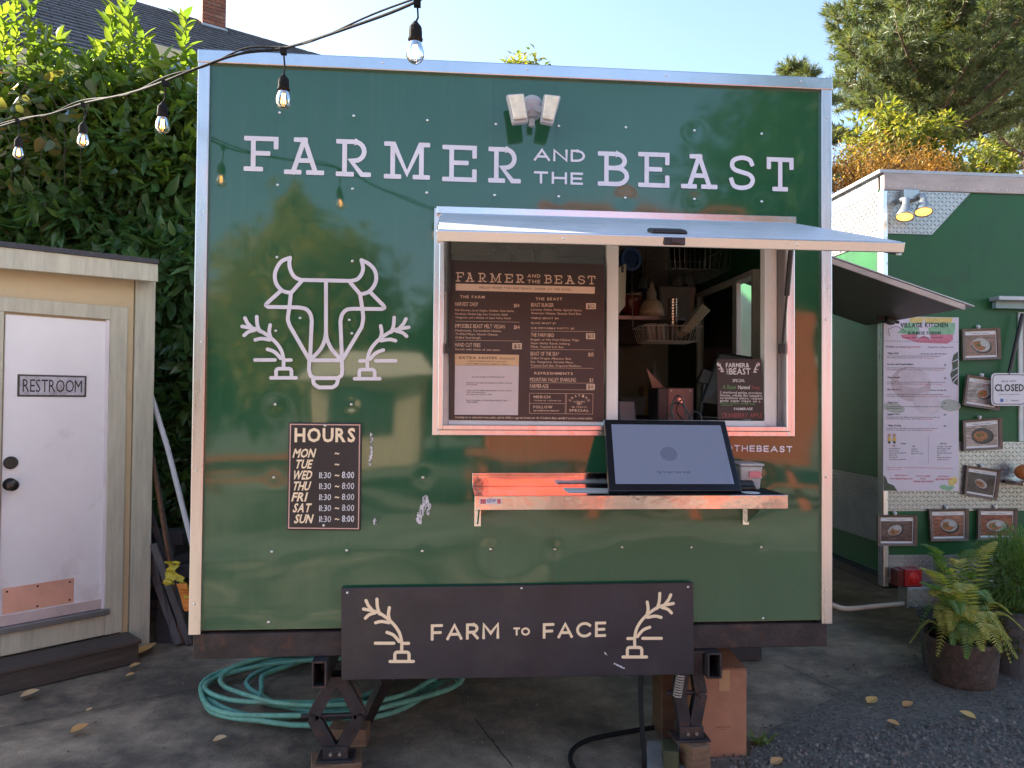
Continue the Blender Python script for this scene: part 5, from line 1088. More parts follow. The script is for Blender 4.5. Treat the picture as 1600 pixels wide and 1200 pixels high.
for k, q_ in enumerate(((262, 970), (272, 1002))):
    P = gnd(q_[0], 1008, 0); b = MB(); b.hexa([(P.x-.09, P.y+.05, 0), (P.x+.06, P.y+.02, 0), (P.x+.06, P.y+.2, 0), (P.x-.09, P.y+.2, 0), (P.x-.10, P.y+.08, .16+.1*(k == 0)), (P.x+.02, P.y+.05, .15+.1*(k == 0)), (P.x+.02, P.y+.2, .15), (P.x-.1, P.y+.2, .17)]); b.build('broken_block', M_shk, bevel=.006, label=('taller', 'shorter')[k]+' broken grey block at the foot of the leaning planks', cat='block')
# caution tape
M_tape = mat('yellow_tape', (.5, .42, .04), .5, var=.3, vs=40); b = MB()
for pl_ in ([(262, 877), (268, 885), (265, 895), (270, 905), (264, 915)], [(262, 880), (272, 878), (277, 882), (270, 890), (280, 905), (286, 912), (292, 935)], [(266, 892), (261, 905), (263, 915)]):
    P_ = smooth3([at(x, y, 1.38) for x, y in pl_], 4); vs = []
    for i, p_ in enumerate(P_): s_ = .018*(1+.5*math.sin(i*1.3)); vs += [p_+Vector((-s_, .01*math.sin(i), 0)), p_+Vector((s_, -.012*math.cos(i), .004))]
    b.add(vs, [(2*i, 2*i+1, 2*i+3, 2*i+2) for i in range(len(P_)-1)])
b.build('caution_tape', M_tape, label='crumpled yellow caution tape knotted on the leaning planks', cat='tape')
b = MB(); P_ = smooth3([at(x, y, 1.37) for x, y in ((284, 912), (290, 930), (294, 948), (297, 955))], 4); vs = []
for i, p_ in enumerate(P_): vs += [p_+Vector((-.03, 0, 0)), p_+Vector((.03, -.02*math.sin(i), 0))]
b.add(vs, [(2*i, 2*i+1, 2*i+3, 2*i+2) for i in range(len(P_)-1)]); b.build('orange_ribbon', mat('orange_tape', (.6, .2, .03), .5), label='orange ribbon end hanging below the caution tape', cat='ribbon')

# ================================================================== HEDGE, VINE
rl = random.Random(21)
M_laurel = leafmat('laurel_leaf', [(.05, .11, .035), (.085, .165, .05), (.065, .135, .045), (.12, .20, .06)], .32, .3)
M_sunlit_tone = leafmat('sunlit_tone_laurel_leaf', [(.07, .13, .022), (.10, .17, .028), (.14, .21, .035), (.09, .13, .03)], .42, .3)  # paler laurel colour with sunlight put into the leaf tone
M_vine = leafmat('vine_leaf', [(.05, .095, .035), (.07, .11, .04), (.08, .12, .045), (.06, .10, .04), (.16, .12, .03), (.10, .12, .05), (.07, .11, .04), (.15, .075, .035), (.06, .10, .04)], .35, .45)
M_bark = mat('stem_bark', (.08, .06, .045), .8, var=.3)
def hedge_surface(px, py):                     # the lumpy face of the hedge
    Y = 2.75+.28*noise.noise((px*.011, py*.011, 2))+.14*noise.noise((px*.035, py*.035, 8))
    return at(px, py, Y)
HG = thing('laurel_hedge', 'tall dense dark green laurel hedge behind the shed and trailer', 'hedge', (hedge_surface(150, 600).x, 3.0, 0))
lmesh = []
for v in range(4):
    b = MB(); L_ = (.15, .135, .165, .12)[v]; leaf_geo(b, (0, 0, 0), (0, 0, 1), (0, -1, 0), L_, L_*.21, (.12, .25, .3, .2)[v], 5); me = b.mesh('leaf'); me.materials.append(M_laurel)
    for p_ in me.polygons: p_.use_smooth = True
    lmesh.append(me)
b = MB()
def rdir(rl, cen, spread): return (Vector(cen)+Vector((rl.gauss(0, spread), rl.gauss(0, spread*.6), rl.gauss(0, spread)))).normalized()
big = MB()
for i in range(14500):
    px = rl.uniform(-140, 470); py = rl.uniform(120, 1010)
    if 0 < px < 215 and py > 480: continue
    if px < 0 and py > 480: continue
    top = 140+45*noise.noise((px*.02, 3, 3))
    if py < top: continue
    P = hedge_surface(px, py)+Vector((0, abs(rl.gauss(0, .14)), 0))
    leaf_geo(big, P, rdir(rl, (0, -.55, -.25), .6), rdir(rl, (0, -.5, .8), .35), rl.uniform(.12, .20), rl.uniform(.028, .043), rl.uniform(.05, .35), 3)
big.build('leaf_mass', M_laurel, HG, kind='stuff')
for i in range(290):
    px = rl.uniform(0, 318); py = rl.uniform(200, 400) if rl.random() < .72 else rl.uniform(400, 960)
    if py > 400: px = rl.uniform(228, 316)
    P = hedge_surface(px, py)+Vector((0, -.05-.08*rl.random(), 0))
    o = bpy.data.objects.new('leaf', lmesh[i % 4]); COL.objects.link(o); setparent(o, HG)
    d = rdir(rl, (0, -.6, -.15), .6); o.rotation_mode = 'QUATERNION'; o.rotation_quaternion = d.to_track_quat('Z', 'Y') @ Matrix.Rotation(rl.uniform(-.6, .6), 3, 'Z').to_quaternion(); o.location = P; s_ = rl.uniform(.8, 1.2); o.scale = (s_, s_, s_)
b = MB()                                       # stems inside the hedge
for i in range(40):
    x = rl.uniform(-4.2, -1.2); b.tube(smooth3([(x, 3.1+rl.uniform(-.1, .2), 0), (x+rl.uniform(-.2, .2), 3.15, 1.2), (x+rl.uniform(-.3, .3), 3.1, 2.6), (x+rl.uniform(-.4, .4), 3.0, 3.7)], 3), [.022]*3+[.016]*3+[.010]*3+[.006], 6)
b.build('stems', M_bark, HG)
b = MB(); vs, fs = sheet(lin(-5.2, -1.08, .12), lin(0, 3.75, .12), lambda x, z: 3.30+.18*noise.noise((x*2, z*2, 1))); b.add([(v[0], v[2], v[1]) for v in vs], fs)
b.build('inner_foliage', M_laurel, HG)
sm = MB()                                      # lighter, yellower leaves that paint sunlight onto the hedge top
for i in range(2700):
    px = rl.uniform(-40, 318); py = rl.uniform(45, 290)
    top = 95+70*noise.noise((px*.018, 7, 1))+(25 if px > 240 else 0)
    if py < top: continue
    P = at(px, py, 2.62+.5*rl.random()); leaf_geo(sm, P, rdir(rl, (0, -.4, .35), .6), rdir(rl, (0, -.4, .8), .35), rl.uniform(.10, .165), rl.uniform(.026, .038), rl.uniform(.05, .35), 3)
sm.build('sunlit_tone_leaf_mass', M_sunlit_tone, HG, kind='stuff')
# upright sunlit shoots on top
shoots = [((178, 190), (172, 20)), ((205, 200), (200, 12)), ((160, 210), (150, 75)), ((232, 200), (245, 95)), ((290, 150), (288, 32)), ((300, 200), (304, 95)), ((60, 160), (45, 10)), ((25, 160), (22, -25)), ((95, 190), (70, 55)), ((125, 170), (140, 100)), ((265, 210), (262, 120)), ((215, 160), (222, 60)), ((185, 110), (190, 5)), ((240, 150), (228, 88)), ((10, 150), (2, 20))]
for k, (a, c) in enumerate(shoots):
    Ys = 2.7+.25*rl.random(); A = at(a[0], a[1]+90, Ys+.15); C = at(*c, Ys)
    sh_t = thing('laurel_shoot', 'x', 'shoot', A, 'upright sunlit laurel shoots above the hedge')
    sh_t['label'] = ('upright sunlit laurel shoot, tallest beside the house eave', 'twin laurel shoot just right of the tallest one', 'short laurel shoot in front of the cream eave', 'laurel shoot below the grey roof, right of the tall pair', 'bright lone laurel shoot just left of the trailer top corner', 'low laurel shoot touching the trailer\'s top left corner', 'slim laurel shoot near the left picture edge', 'leftmost tall laurel shoot against the dark roof edge', 'leaning shoot between the left shoots and the cream eave', 'short shoot under the cream eave board', 'low shoot half hidden by the light cord right of centre', 'leafy shoot against the middle of the grey roof', 'thin shoot rising between the tall pair', 'small shoot in front of the roof below the chimney', 'shoot cut off by the left picture edge')[k]
    b = MB(); md = A.lerp(C, .5)+Vector((rl.uniform(-.04, .04), 0, 0)); st = smooth3([A, md, C], 6); b.tube(st, [.008*(1-.7*i/(len(st)-1)) for i in range(len(st))], 5); b.build('stem', M_bark, sh_t)
    n = int(14+(C-A).length*27); lf = MB()
    for i in range(n):
        t = .12+.88*i/(n-1); P = A.lerp(C, t); an = i*2.4; el = .55+.7*t
        leaf_geo(lf, P, (math.cos(an)*.8, math.sin(an)*.8, el), (0, 0, 1), rl.uniform(.11, .17), rl.uniform(.026, .038), rl.uniform(.05, .35), 4)
    lf.build('leaves', M_sunlit_tone if c[1] < 100 else M_laurel, sh_t, smooth=True)
# vine with yellowing leaves, upper left
VN = thing('climbing_vine', 'vine with yellow and red-brown autumn leaves over the hedge at far left', 'vine', at(60, 330, 2.5))
vm = []
for v in range(3):
    b = MB(); L_ = (.13, .11, .15)[v]; leaf_geo(b, (0, 0, 0), (0, 0, 1), (0, -1, 0), L_, L_*.36, .2, 6); me = b.mesh('leaf'); me.materials.append(M_vine)
    for p_ in me.polygons: p_.use_smooth = True
    vm.append(me)
for i in range(150):
    px = abs(rl.gauss(0, 62)); py = rl.uniform(95, 300)
    P = at(px, py, 2.33+rl.uniform(-.05, .2)); o = bpy.data.objects.new('leaf', vm[i % 3]); COL.objects.link(o); setparent(o, VN)
    d = rdir(rl, (.1, -.5, -.5), .5); o.rotation_mode = 'QUATERNION'; o.rotation_quaternion = d.to_track_quat('Z', 'Y'); o.location = P; s_ = rl.uniform(.5, .9); o.scale = (s_, s_, s_)
b = MB()
for i in range(6):
    x = 15+i*22; b.tube(smooth3([at(x, 310, 2.6), at(x+rl.uniform(-25, 25), 240, 2.55), at(x+rl.uniform(-25, 25), 190, 2.55), at(x+rl.uniform(-30, 30), 130, 2.5)], 5), .003, 5)
b.build('stems', M_bark, VN)

# ================================================================== HOUSE BEHIND
ha = R(59.0); hd_ = Vector((math.sin(ha), math.cos(ha), 0)); hn = Vector((hd_.y, -hd_.x, 0))      # facade runs along hd_, faces hn
HC = CAM+ray(150, 90)*(8.5/1.0)                 # a point of the eave line
HO = thing('house', 'house with dark shingle roof and cream eave behind the hedge', 'house', (HC.x, HC.y, 0))
pit = R(33); up_ = Vector((-hn.x*math.cos(pit), -hn.y*math.cos(pit), math.sin(pit)))    # up the slope
rn = hd_.cross(up_).normalized()
if rn.z < 0: rn = -rn
rid = onp(350, 42, HC, rn); hlen = (rid-HC).dot(up_)
def hp(u, s_, o=0.0): return HC+hd_*u+up_*s_+rn*o
u0, u1 = -5.0, onp(505, 84, HC, rn); u1 = (u1-HC).dot(hd_)+.2
M_rshg = mat('asphalt_shingle', (.075, .078, .09), .75, var=.35, vs=7, bump=.4, bs=60, dirt=(.05, .05, .055), dscale=2)
nrow = 26; b = MB(); rr_ = random.Random(6)
for r_ in range(nrow):
    s0 = -.25+(hlen+.25)*r_/nrow; s1 = -.25+(hlen+.25)*(r_+1)/nrow+.03; u = u0+(.15 if r_ % 2 else 0)
    while u < u1:
        e_ = min(u1, u+.30); j = rr_.uniform(-.004, .004)
        b.hexa([hp(u+.004, s0, -.02), hp(e_-.004, s0, -.02), hp(e_-.004, s1, -.02), hp(u+.004, s1, -.02), hp(u+.004, s0, .028+j), hp(e_-.004, s0, .028+j), hp(e_-.004, s1, .004), hp(u+.004, s1, .004)]); u = e_
b.build('shingle', M_rshg, HO, kind='stuff')
b = MB(); back = Vector((-hn.x*math.cos(pit), -hn.y*math.cos(pit), -math.sin(pit))); tp0, tp1 = hp(u0, hlen, -.03), hp(u1, hlen, -.03)
b.add([hp(u0, -.25, -.03), hp(u1, -.25, -.03), tp1, tp0, tp1+back*(hlen+.3), tp0+back*(hlen+.3)], [(0, 1, 2, 3), (3, 2, 4, 5)]); b.build('roof', M_rshg, HO)
M_hc = mat('house_cream', (.55, .46, .28), .6); M_hw = mat('house_siding', (.10, .09, .10), .7, var=.2)
e0, e1 = hp(u0, -.25, 0), hp(u1, -.25, 0); dz = Vector((0, 0, -1))
MB().slab([e0+dz*.18, e1+dz*.18, e1+dz*.03, e0+dz*.03], -hn*.03).build('fascia', M_hc, HO)
MB().slab([e0+dz*.2, e1+dz*.2, e1+dz*.2-hn*.5, e0+dz*.2-hn*.5], (0, 0, .02)).build('soffit', M_hc, HO)
MB().slab([e0+dz*.38-hn*.45, e1+dz*.38-hn*.45, e1+dz*.2-hn*.45, e0+dz*.2-hn*.45], -hn*.03).build('frieze', M_hc, HO)
w0, w1 = e0-hn*.48, e1-hn*.48; zt0 = w0.z-.2
b = MB(); b.slab([Vector((w0.x, w0.y, 0)), Vector((w1.x, w1.y, 0)), Vector((w1.x, w1.y, zt0)), Vector((w0.x, w0.y, zt0))], -hn*.1)
wb = Vector((w1.x, w1.y, 0)); wbk = wb-hn*(2*hlen*math.cos(pit)-.9); b.slab([wb-hn*.11, wbk, wbk+Vector((0, 0, zt0)), wb-hn*.11+Vector((0, 0, zt0))], -hd_*.1); b.build('wall', M_hw, HO)
for k, px in enumerate((118, 300)):
    P = onp(px, 130 if k == 0 else 170, w0, hn); ww = .5; zc_ = P.z-.3 if k == 0 else P.z
    wn = MB(); a = P-hd_*ww; c = P+hd_*ww
    for (aa, cc, za, zb2) in ((a, a+hd_*.12, -.8, .55), (c-hd_*.12, c, -.8, .55), (a, c, .551, .68), (a, c, -.93, -.801)):
        wn.slab([Vector((aa.x, aa.y, zc_+za)), Vector((cc.x, cc.y, zc_+za)), Vector((cc.x, cc.y, zc_+zb2)), Vector((aa.x, aa.y, zc_+zb2))], hn*.05)
    wo_ = wn.build('window', M_hc, HO); a = a+hd_*.121; c = c-hd_*.121
    MB().slab([Vector((a.x, a.y, zc_-.8))+hn*.01, Vector((c.x, c.y, zc_-.8))+hn*.01, Vector((c.x, c.y, zc_+.55))+hn*.01, Vector((a.x, a.y, zc_+.55))+hn*.01], hn*.01).build('pane', mat('sky_pane', (.1, .14, .2), .05, spec=1), wo_)
# chimney of bricks
cb = onp(334, 44, HC, rn); ch_c = cb-hn*.15; cwid = .40
M_mort = mat('mortar', (.30, .27, .24), .9, var=.2); M_brick = leafmat('brick', [(.22, .075, .045), (.28, .10, .06), (.17, .06, .04), (.25, .12, .08)], 0.0, .85)
def cpt_(u, v, z): return Vector((ch_c.x, ch_c.y, 0))+hd_*u+hn*v+Vector((0, 0, z))
zb0 = cb.z-.35; b = MB(); b.hexa([cpt_(-.19, -.19, zb0), cpt_(.19, -.19, zb0), cpt_(.19, .19, zb0), cpt_(-.19, .19, zb0), cpt_(-.19, -.19, zb0+2.0), cpt_(.19, -.19, zb0+2.0), cpt_(.19, .19, zb0+2.0), cpt_(-.19, .19, zb0+2.0)])
CHM = b.build('chimney', M_mort, HO)
bk = MB(); bk.box(-.094, .094, -.012, .012, 0, .056); bkm = bk.mesh('brick'); bkm.materials.append(M_brick)
angd = math.atan2(hd_.y, hd_.x)
for r_ in range(24):                            # running bond on the two faces in view
    z = zb0+.05+r_*.068
    for side in range(2):
        for uu_, sc_ in (((-.1, 1), (.1, 1)) if r_ % 2 else ((-.15, .46), (0, 1), (.15, .46))):
            o = bpy.data.objects.new('brick', bkm); COL.objects.link(o); setparent(o, CHM)
            if side == 0: o.location = cpt_(uu_, .195, z); o.rotation_euler = (0, 0, angd)
            else: o.location = cpt_(-.195, uu_, z); o.rotation_euler = (0, 0, angd+math.pi/2)
            o.scale = (sc_, 1, 1)
b = MB(); b.hexa([cpt_(-.26, -.26, cb.z-.3), cpt_(.3, -.26, cb.z-.3), cpt_(.3, .3, cb.z-.3), cpt_(-.26, .3, cb.z-.3), cpt_(-.215, -.215, cb.z+.02), cpt_(.215, -.215, cb.z+.02), cpt_(.215, .215, cb.z+.02), cpt_(-.215, .215, cb.z+.02)]); b.build('flashing', M_body, CHM)

# ================================================================== THE SECOND FOOD TRUCK
YT = 1.35
TX = at(1381, 600, YT).x; TZ1 = at(1400, 269, YT).z; TZ0 = at(1375, 911, YT).z; TXR = TX+2.45; TYB = 6.0
VK = thing('green_food_truck', 'green food truck with diamond plate trim parked on the right', 'food truck', (TX+1.2, 3.5, 0))
# face panels
zf = lambda y, px=1480: at(px, y, YT).z
wx0_, wz0_, wz1_ = at(1590, 600, YT).x, zf(690, 1600), zf(488, 1600)
b = MB(); b.box(TX+.02, wx0_, YT, YT+.03, TZ0+.0, TZ1-.115); b.box(wx0_, TXR-.02, YT, YT+.03, TZ0, wz0_); b.box(wx0_, TXR-.02, YT, YT+.03, wz1_, TZ1-.115); b.box(wx0_+1.0, TXR-.02, YT, YT+.03, wz0_, wz1_); b.build('face_panel', M_greenm, VK)
b = MB(); b.box(TX+.002, TX+.03, YT+.031, TYB, TZ0+.06, TZ1-.1); b.build('side_panel', M_greenm, VK)
MB().box(TX+.031, TXR, YT+.9, YT+.93, TZ0, TZ1-.12).build('inner_wall', M_int, VK)
MB().box(TX-.03, TXR+.03, YT-.012, TYB+.03, TZ1-.008, TZ1+.012).build('roof', M_body, VK)
b = MB(); b.box(TX-.004, TXR, YT-.014, YT+.03, TZ1-.115, TZ1-.0085); TRL = b.build('top_rail', M_rail, VK, bevel=.003)
b = MB(); b.box(TX-.012, TX+.022, YT-.012, YT+.05, TZ0-.02, TZ1-.116); TPO = b.build('corner_post', M_alu, VK, bevel=.006, seg=2)
b = MB(); b.box(TX-.004, TX+.0015, YT+.051, TYB, TZ1-.10, TZ1-.009); b.build('side_rail', M_alu, VK)
for i in range(30): screw_at((TX-.004+.02, YT-.012, TZ0+.03+(TZ1-TZ0-.2)*i/29), TPO, .8) if i % 2 == 0 else None
for i in range(22): screw_at((TX+.03+i*.055, YT-.0145, TZ1-.095), TRL, .7)
# rivet rows on green panels
rv = MB(); rv.lathe([(.0001, .002), (.003, .0015), (.004, 0)], (0, 0, 0), (0, -1, 0), 6); rvm = rv.mesh('rivet'); rvm.materials.append(M_greenm)
for px in (1433, 1445, 1515, 1537):
    for y in range(375, 690, 13 if px in (1515,) else 17):
        if px < 1500 and y > 490: continue
        p_ = at(px, y, YT); o = bpy.data.objects.new('rivet', rvm); COL.objects.link(o); setparent(o, VK); o.location = (p_.x, YT, p_.z)
rs2 = MB(); rs2.lathe([(.0001, .002), (.004, .0015), (.005, 0)], (0, 0, 0), (-1, 0, 0), 6); rsm = rs2.mesh('rivet'); rsm.materials.append(M_greenm)
for yy in (YT+.12, YT+.35):
    for i in range(40):
        o = bpy.data.objects.new('rivet', rsm); COL.objects.link(o); setparent(o, VK); o.location = (TX+.002, yy, TZ0+.12+i*.052)
M_dia = mat('diamond_plate', (.36, .355, .345), .34, .75, .12, 6, rvar=.3, dirt=(.3, .29, .28), dscale=4, dlow=.5, dhigh=.8)
def diamond(name, P0, u, v, lu, lv, nrm, clip=None, pitch=.024):
    """plate sheet plus raised treads; u, v unit axes, lu, lv lengths"""
    P0, u, v, nrm = Vector(P0), Vector(u), Vector(v), Vector(nrm)
    poly = clip or [(0, 0), (lu, 0), (lu, lv), (0, lv)]
    b = MB(); n = len(poly); b.add([P0+u*a+v*c for a, c in poly]+[P0+u*a+v*c+nrm*.003 for a, c in poly], [tuple(range(n))[::-1], tuple(range(n, 2*n))]+[(i, (i+1) % n, n+(i+1) % n, n+i) for i in range(n)])
    pl_ = b.build(name, M_dia, VK); V2 = [Vector((a, c)) for a, c in poly]; t = MB(); nu, nv = int(lu/pitch), int(lv/pitch)
    for i in range(nu):
        for j in range(nv):
            a, c = (i+.5)*lu/nu, (j+.5)*lv/nv
            if not inpoly(a, c, V2): continue
            s_ = 1 if (i+j) % 2 else -1; d = (u+v*s_).normalized(); e_ = (u-v*s_).normalized(); C0 = P0+u*a+v*c+nrm*.0031; L_ = pitch*.54; W_ = pitch*.16
            t.add([C0-d*L_, C0+e_*W_, C0+d*L_, C0-e_*W_, C0-d*L_*.5+nrm*.003, C0+d*L_*.5+nrm*.003], [(0, 1, 5, 4), (1, 2, 5), (2, 3, 4, 5), (3, 0, 4)])
    t.build('tread', M_dia, pl_, kind='stuff'); return pl_
ex, ez, ey = Vector((1, 0, 0)), Vector((0, 0, 1)), Vector((0, 1, 0))
zA, zB = zf(366, 1420), TZ1-.117; xa = TX+.024
w1_, w2_ = at(1515, 302, YT).x-xa, at(1455, 366, YT).x-xa
diamond('diamond_plate', (xa, YT-.004, zA), ex, ez, w1_, zB-zA, -ey, [(0, 0), (w2_, 0), (w1_, zB-zA), (0, zB-zA)])
zA, zB = zf(798), zf(690); diamond('diamond_plate', (xa, YT-.004, zA), ex, ez, 1.6, zB-zA, -ey)
zA, zB = TZ0+.001, zf(866); diamond('diamond_plate', (xa, YT-.004, zA), ex, ez, 1.8, zB-zA, -ey)
M_diaw = M_dia
zA = at(1372, 372, YT).z; diamond('diamond_plate', (TX-.002, YT+.052, zA), ey, ez, 1.2, TZ1-.102-zA, -ex)
zA, zB = zf(850, 1375), zf(748, 1375); diamond('diamond_plate', (TX-.002, YT+.052, zA), ey, ez, 1.6, zB-zA, -ex)
b = MB(); b.box(TX-.006, TX+.0015, YT+.052, TYB, TZ0+.06, TZ0+.075); b.build('side_moulding', M_greenm, VK)
# step bumper, tail light
p0 = at(1402, 915, 1.2); p1 = at(1418, 948, 1.12); bx0 = at(1418, 930, 1.25).x
b = MB(); zt_ = TZ0-.004; zb_ = zt_-.125
b.box(bx0, TXR, 1.25, YT-.002, zb_, zt_); BPR = b.build('step_bumper', M_dia, VK, bevel=.004)
t = MB()
for i in range(30):
    for j in range(4):
        s_ = 1 if (i+j) % 2 else -1; C0 = Vector((bx0+.02+i*.032, 1.2495, zb_+.015+j*.031)); d = Vector((1, 0, s_)).normalized(); e_ = Vector((1, 0, -s_)).normalized(); nr = Vector((0, -1, 0))
        t.add([C0-d*.016, C0+e_*.005, C0+d*.016, C0-e_*.005, C0-d*.008+nr*.005, C0+d*.008+nr*.005], [(0, 1, 5, 4), (1, 2, 5), (2, 3, 4, 5), (3, 0, 4)])
t.build('tread', M_dia, BPR, kind='stuff')
l0 = at(1414, 890, 1.26); l1 = at(1441, 916, 1.26)
b = MB(); b.box(l0.x, l1.x, 1.26, 1.34, zt_+.002, l0.z); TL = b.build('tail_light', mat('red_lens', (.38, .012, .015), .2, spec=.7), VK, bevel=.004)
b = MB(); b.box(l0.x-.04, l0.x-.001, 1.27, 1.34, zt_+.004, l0.z-.006); b.build('side_marker', mat('dark_red_lens', (.12, .01, .012), .3), TL)
c = Vector(((l0.x+l1.x)/2, 1.259, (zt_+l0.z)/2)); b = MB(); b.lathe([(.0001, .008), (.022, .007), (.036, .001)], c, (0, -1, 0), 18); b.build('reflector', mat('red_reflector', (.6, .02, .02), .25, var=.6, vs=90), TL)
# things under the truck: axle, hose pipe, dark floor
b = MB(); b.box(TX+.05, TXR, YT+.1, TYB, TZ0-.06, TZ0-.001); b.build('chassis', M_iron, VK)
for xx in (TX+.25, TXR-.2):
    q = MB(); q.lathe([(.15, -.11), (.35, -.11), (.38, -.07), (.38, .07), (.35, .11), (.15, .11)], (xx, YT+1.7, .38), (1, 0, 0), 28); wh = q.build('wheel', M_rubber, VK); MB().lathe([(.04, -.115), (.2, -.1), (.22, -.05), (.22, .05), (.04, .115)], (xx, YT+1.7, .38), (1, 0, 0), 18).build('rim', M_iron, wh)
b = MB(); b.tube(smooth3([at(1298, 944, .9), at(1320, 951, .95), at(1360, 948, 1.1), at(1440, 940, 1.4)], 5), .014, 8); b.build('water_pipe', mat('tan_pipe', (.45, .38, .3), .5), smooth=True, label='pale water pipe hanging in the dark gap beneath the truck', cat='pipe')
# window at the right edge
M_wtrim = mat('pale_window_trim', (.55, .58, .55), .5)
b = MB(); b.box(wx0_, wx0_+.03, YT-.012, YT+.06, wz0_, wz1_); b.box(wx0_+.03, wx0_+1, YT-.012, YT+.06, wz0_, wz0_+.035); b.box(wx0_+.03, wx0_+1, YT-.012, YT+.06, wz1_-.03, wz1_); VW = b.build('truck_window', M_wtrim, VK, bevel=.003)
b = MB(); x_ = at(1561, 462, YT-.1).x; zh_ = at(1580, 466, YT-.1).z; b.box(x_, x_+1.2, YT-.1, YT-.014, zh_-.012, zh_+.014); b.build('window_hood', M_body, VW, bevel=.003)
b = MB(); b.box(x_+.02, x_+1.2, YT-.05, YT-.014, zh_-.055, zh_-.0125); b.build('hood_support', mat('pale_blue_trim', (.25, .36, .36), .5), VW)
b = MB(); b.tube([at(1598, 490, YT-.06), at(1577, 583, YT-.05)], .012, 8); b.build('hood_strut', M_black, VW)
b = MB(); lx = at(1580, 752, YT-.1).x; b.box(lx, lx+1.2, YT-.2, YT-.005, zf(754, 1595), zf(748, 1595)); b.build('window_ledge', M_alux, VK, bevel=.002)
# pumpkin on ledge
PK = thing('pumpkin', 'small orange pumpkin on the truck ledge at the right edge', 'pumpkin', at(1603, 748, YT-.1)); P = at(1603, 748, YT-.1); P.z = zf(748, 1595)
b = MB(); vs = []; nL, nS = 8, 40; r_ = .058
for i in range(nL+1):
    th = math.pi*i/nL
    for k in range(nS):
        a = 2*math.pi*k/nS; rad = r_*math.sin(th)*(1+.06*abs(math.cos(a*5)))
        vs.append((P.x+rad*math.cos(a), P.y+rad*math.sin(a), P.z+r_*.85-r_*.85*math.cos(th)))
b.add(vs, [(i*nS+k, i*nS+(k+1) % nS, (i+1)*nS+(k+1) % nS, (i+1)*nS+k) for i in range(nL) for k in range(nS)]); b.build('body', mat('pumpkin_skin', (.5, .14, .025), .45), PK, smooth=True)
b = MB(); b.tube([(P.x, P.y, P.z+r_*1.6), (P.x+.01, P.y, P.z+r_*2.1)], [.009, .006], 8); b.build('stalk', M_wood, PK)
# twin lamp fixture
LF = thing('twin_spot_lamp', 'grey outdoor lamp fixture with two warm lit spotlights', 'lamp', at(1425, 305, YT-.02))
M_lg = mat('grey_cast_metal', (.36, .38, .38), .3, .7); M_warm = mat('warm_bulb', (1, .7, .35), .4, emit=(1, .48, .10), es=.45)
p_ = at(1424, 303, YT-.05); b = MB(); b.box(p_.x-.05, p_.x+.05, YT-.06, YT-.007, p_.z-.04, p_.z+.03); b.build('junction_box', M_lg, LF, bevel=.006)
for (jx_, jy_, hx, hy) in ((1442, 306, 1443, 333), (1416, 312, 1413, 345)):
    J = at(jx_, jy_, YT-.09); H = at(hx, hy, YT-.13); b = MB(); b.tube([J+Vector((0, .05, .01)), J, H.lerp(J, .35)], .02, 10); b.build('arm', M_lg, LF)
    ax_ = (H-J).normalized(); b = MB(); c0 = J.lerp(H, .25)
    b.lathe([(.022, 0), (.026, .02), (.038, .05), (.052, .088), (.048, .088), (.03, .05)], c0, ax_, 18); hd = b.build('shade', M_lg, LF, smooth=True)
    b = MB(); b.lathe([(.0001, .075), (.03, .078), (.046, .082), (.046, .084), (.0001, .098)], c0, ax_, 18); b.build('bulb', M_warm, hd, smooth=True)
# ---- Village Kitchen menu poster
YP = YT-.022
PO = thing('menu_poster', 'tall white burmese menu poster on the green truck', 'poster', at(1437, 767, YP))
platepx([(1381, 494), (1498, 496), (1498, 767), (1380, 767)], YP, .006).build('sheet', mat('poster_vinyl', (.60, .54, .60), .5, var=.03), PO)
pz = lambda x, y: (1370+x/7.5, 480+y/7.5); pz2 = lambda x, y: (1370+x/7.5, 620+y/7.5)
def blob(pts, Y, name, m_, par):
    b = MB(); b.add([at(*q, Y) for q in pts], [tuple(range(len(pts)))]); return b.build(name, m_, par)
M_fy = mat('flag_yellow', (.62, .48, .15), .6, var=.2, vs=40); M_fg = mat('flag_green', (.22, .42, .25), .6, var=.2, vs=40); M_fr = mat('flag_pink', (.55, .17, .24), .6, var=.2, vs=40)
blob([pz(*q) for q in ((390, 120), (890, 122), (880, 180), (385, 180))], YP-.001, 'print', M_fy, PO)
blob([pz(*q) for q in ((360, 182), (915, 182), (920, 250), (900, 320), (365, 318), (240, 300), (300, 250))], YP-.001, 'print', M_fg, PO)
blob([pz(*q) for q in ((280, 320), (890, 321), (895, 380), (830, 428), (480, 415), (370, 380), (300, 360))], YP-.001, 'print', M_fr, PO)
blob([pz(*q) for q in ((550, 130), (575, 195), (700, 200), (600, 250), (640, 380), (552, 330), (462, 380), (500, 250), (430, 215), (525, 195))], YP-.0014, 'print', mat('poster_vinyl', (.6, .54, .6), .5), PO)
M_pk = mat('poster_ink', (.02, .035, .03), .6); M_pr = mat('poster_red_ink', (.5, .03, .06), .6); M_fade = mat('faded_art', (.47, .38, .40), .6, var=.12, vs=30); M_lfp = mat('printed_leaf', (.05, .07, .04), .6); M_palm = mat('pale_printed_leaf', (.36, .38, .34), .6, var=.1, vs=30)
def ell(cx, cy, rx, ry, a0=0, n=24): return [(cx+rx*math.cos(2*math.pi*i/n)*math.cos(a0)-ry*math.sin(2*math.pi*i/n)*math.sin(a0), cy+rx*math.cos(2*math.pi*i/n)*math.sin(a0)+ry*math.sin(2*math.pi*i/n)*math.cos(a0)) for i in range(n)]
blob([pz(*q) for q in ell(400, 900, 235, 200, .3)], YP-.0008, 'print', M_fade, PO); blob([pz(*q) for q in ell(430, 830, 185, 120, .1)], YP-.0012, 'print', mat('faded_art_light', (.55, .48, .52), .6), PO)
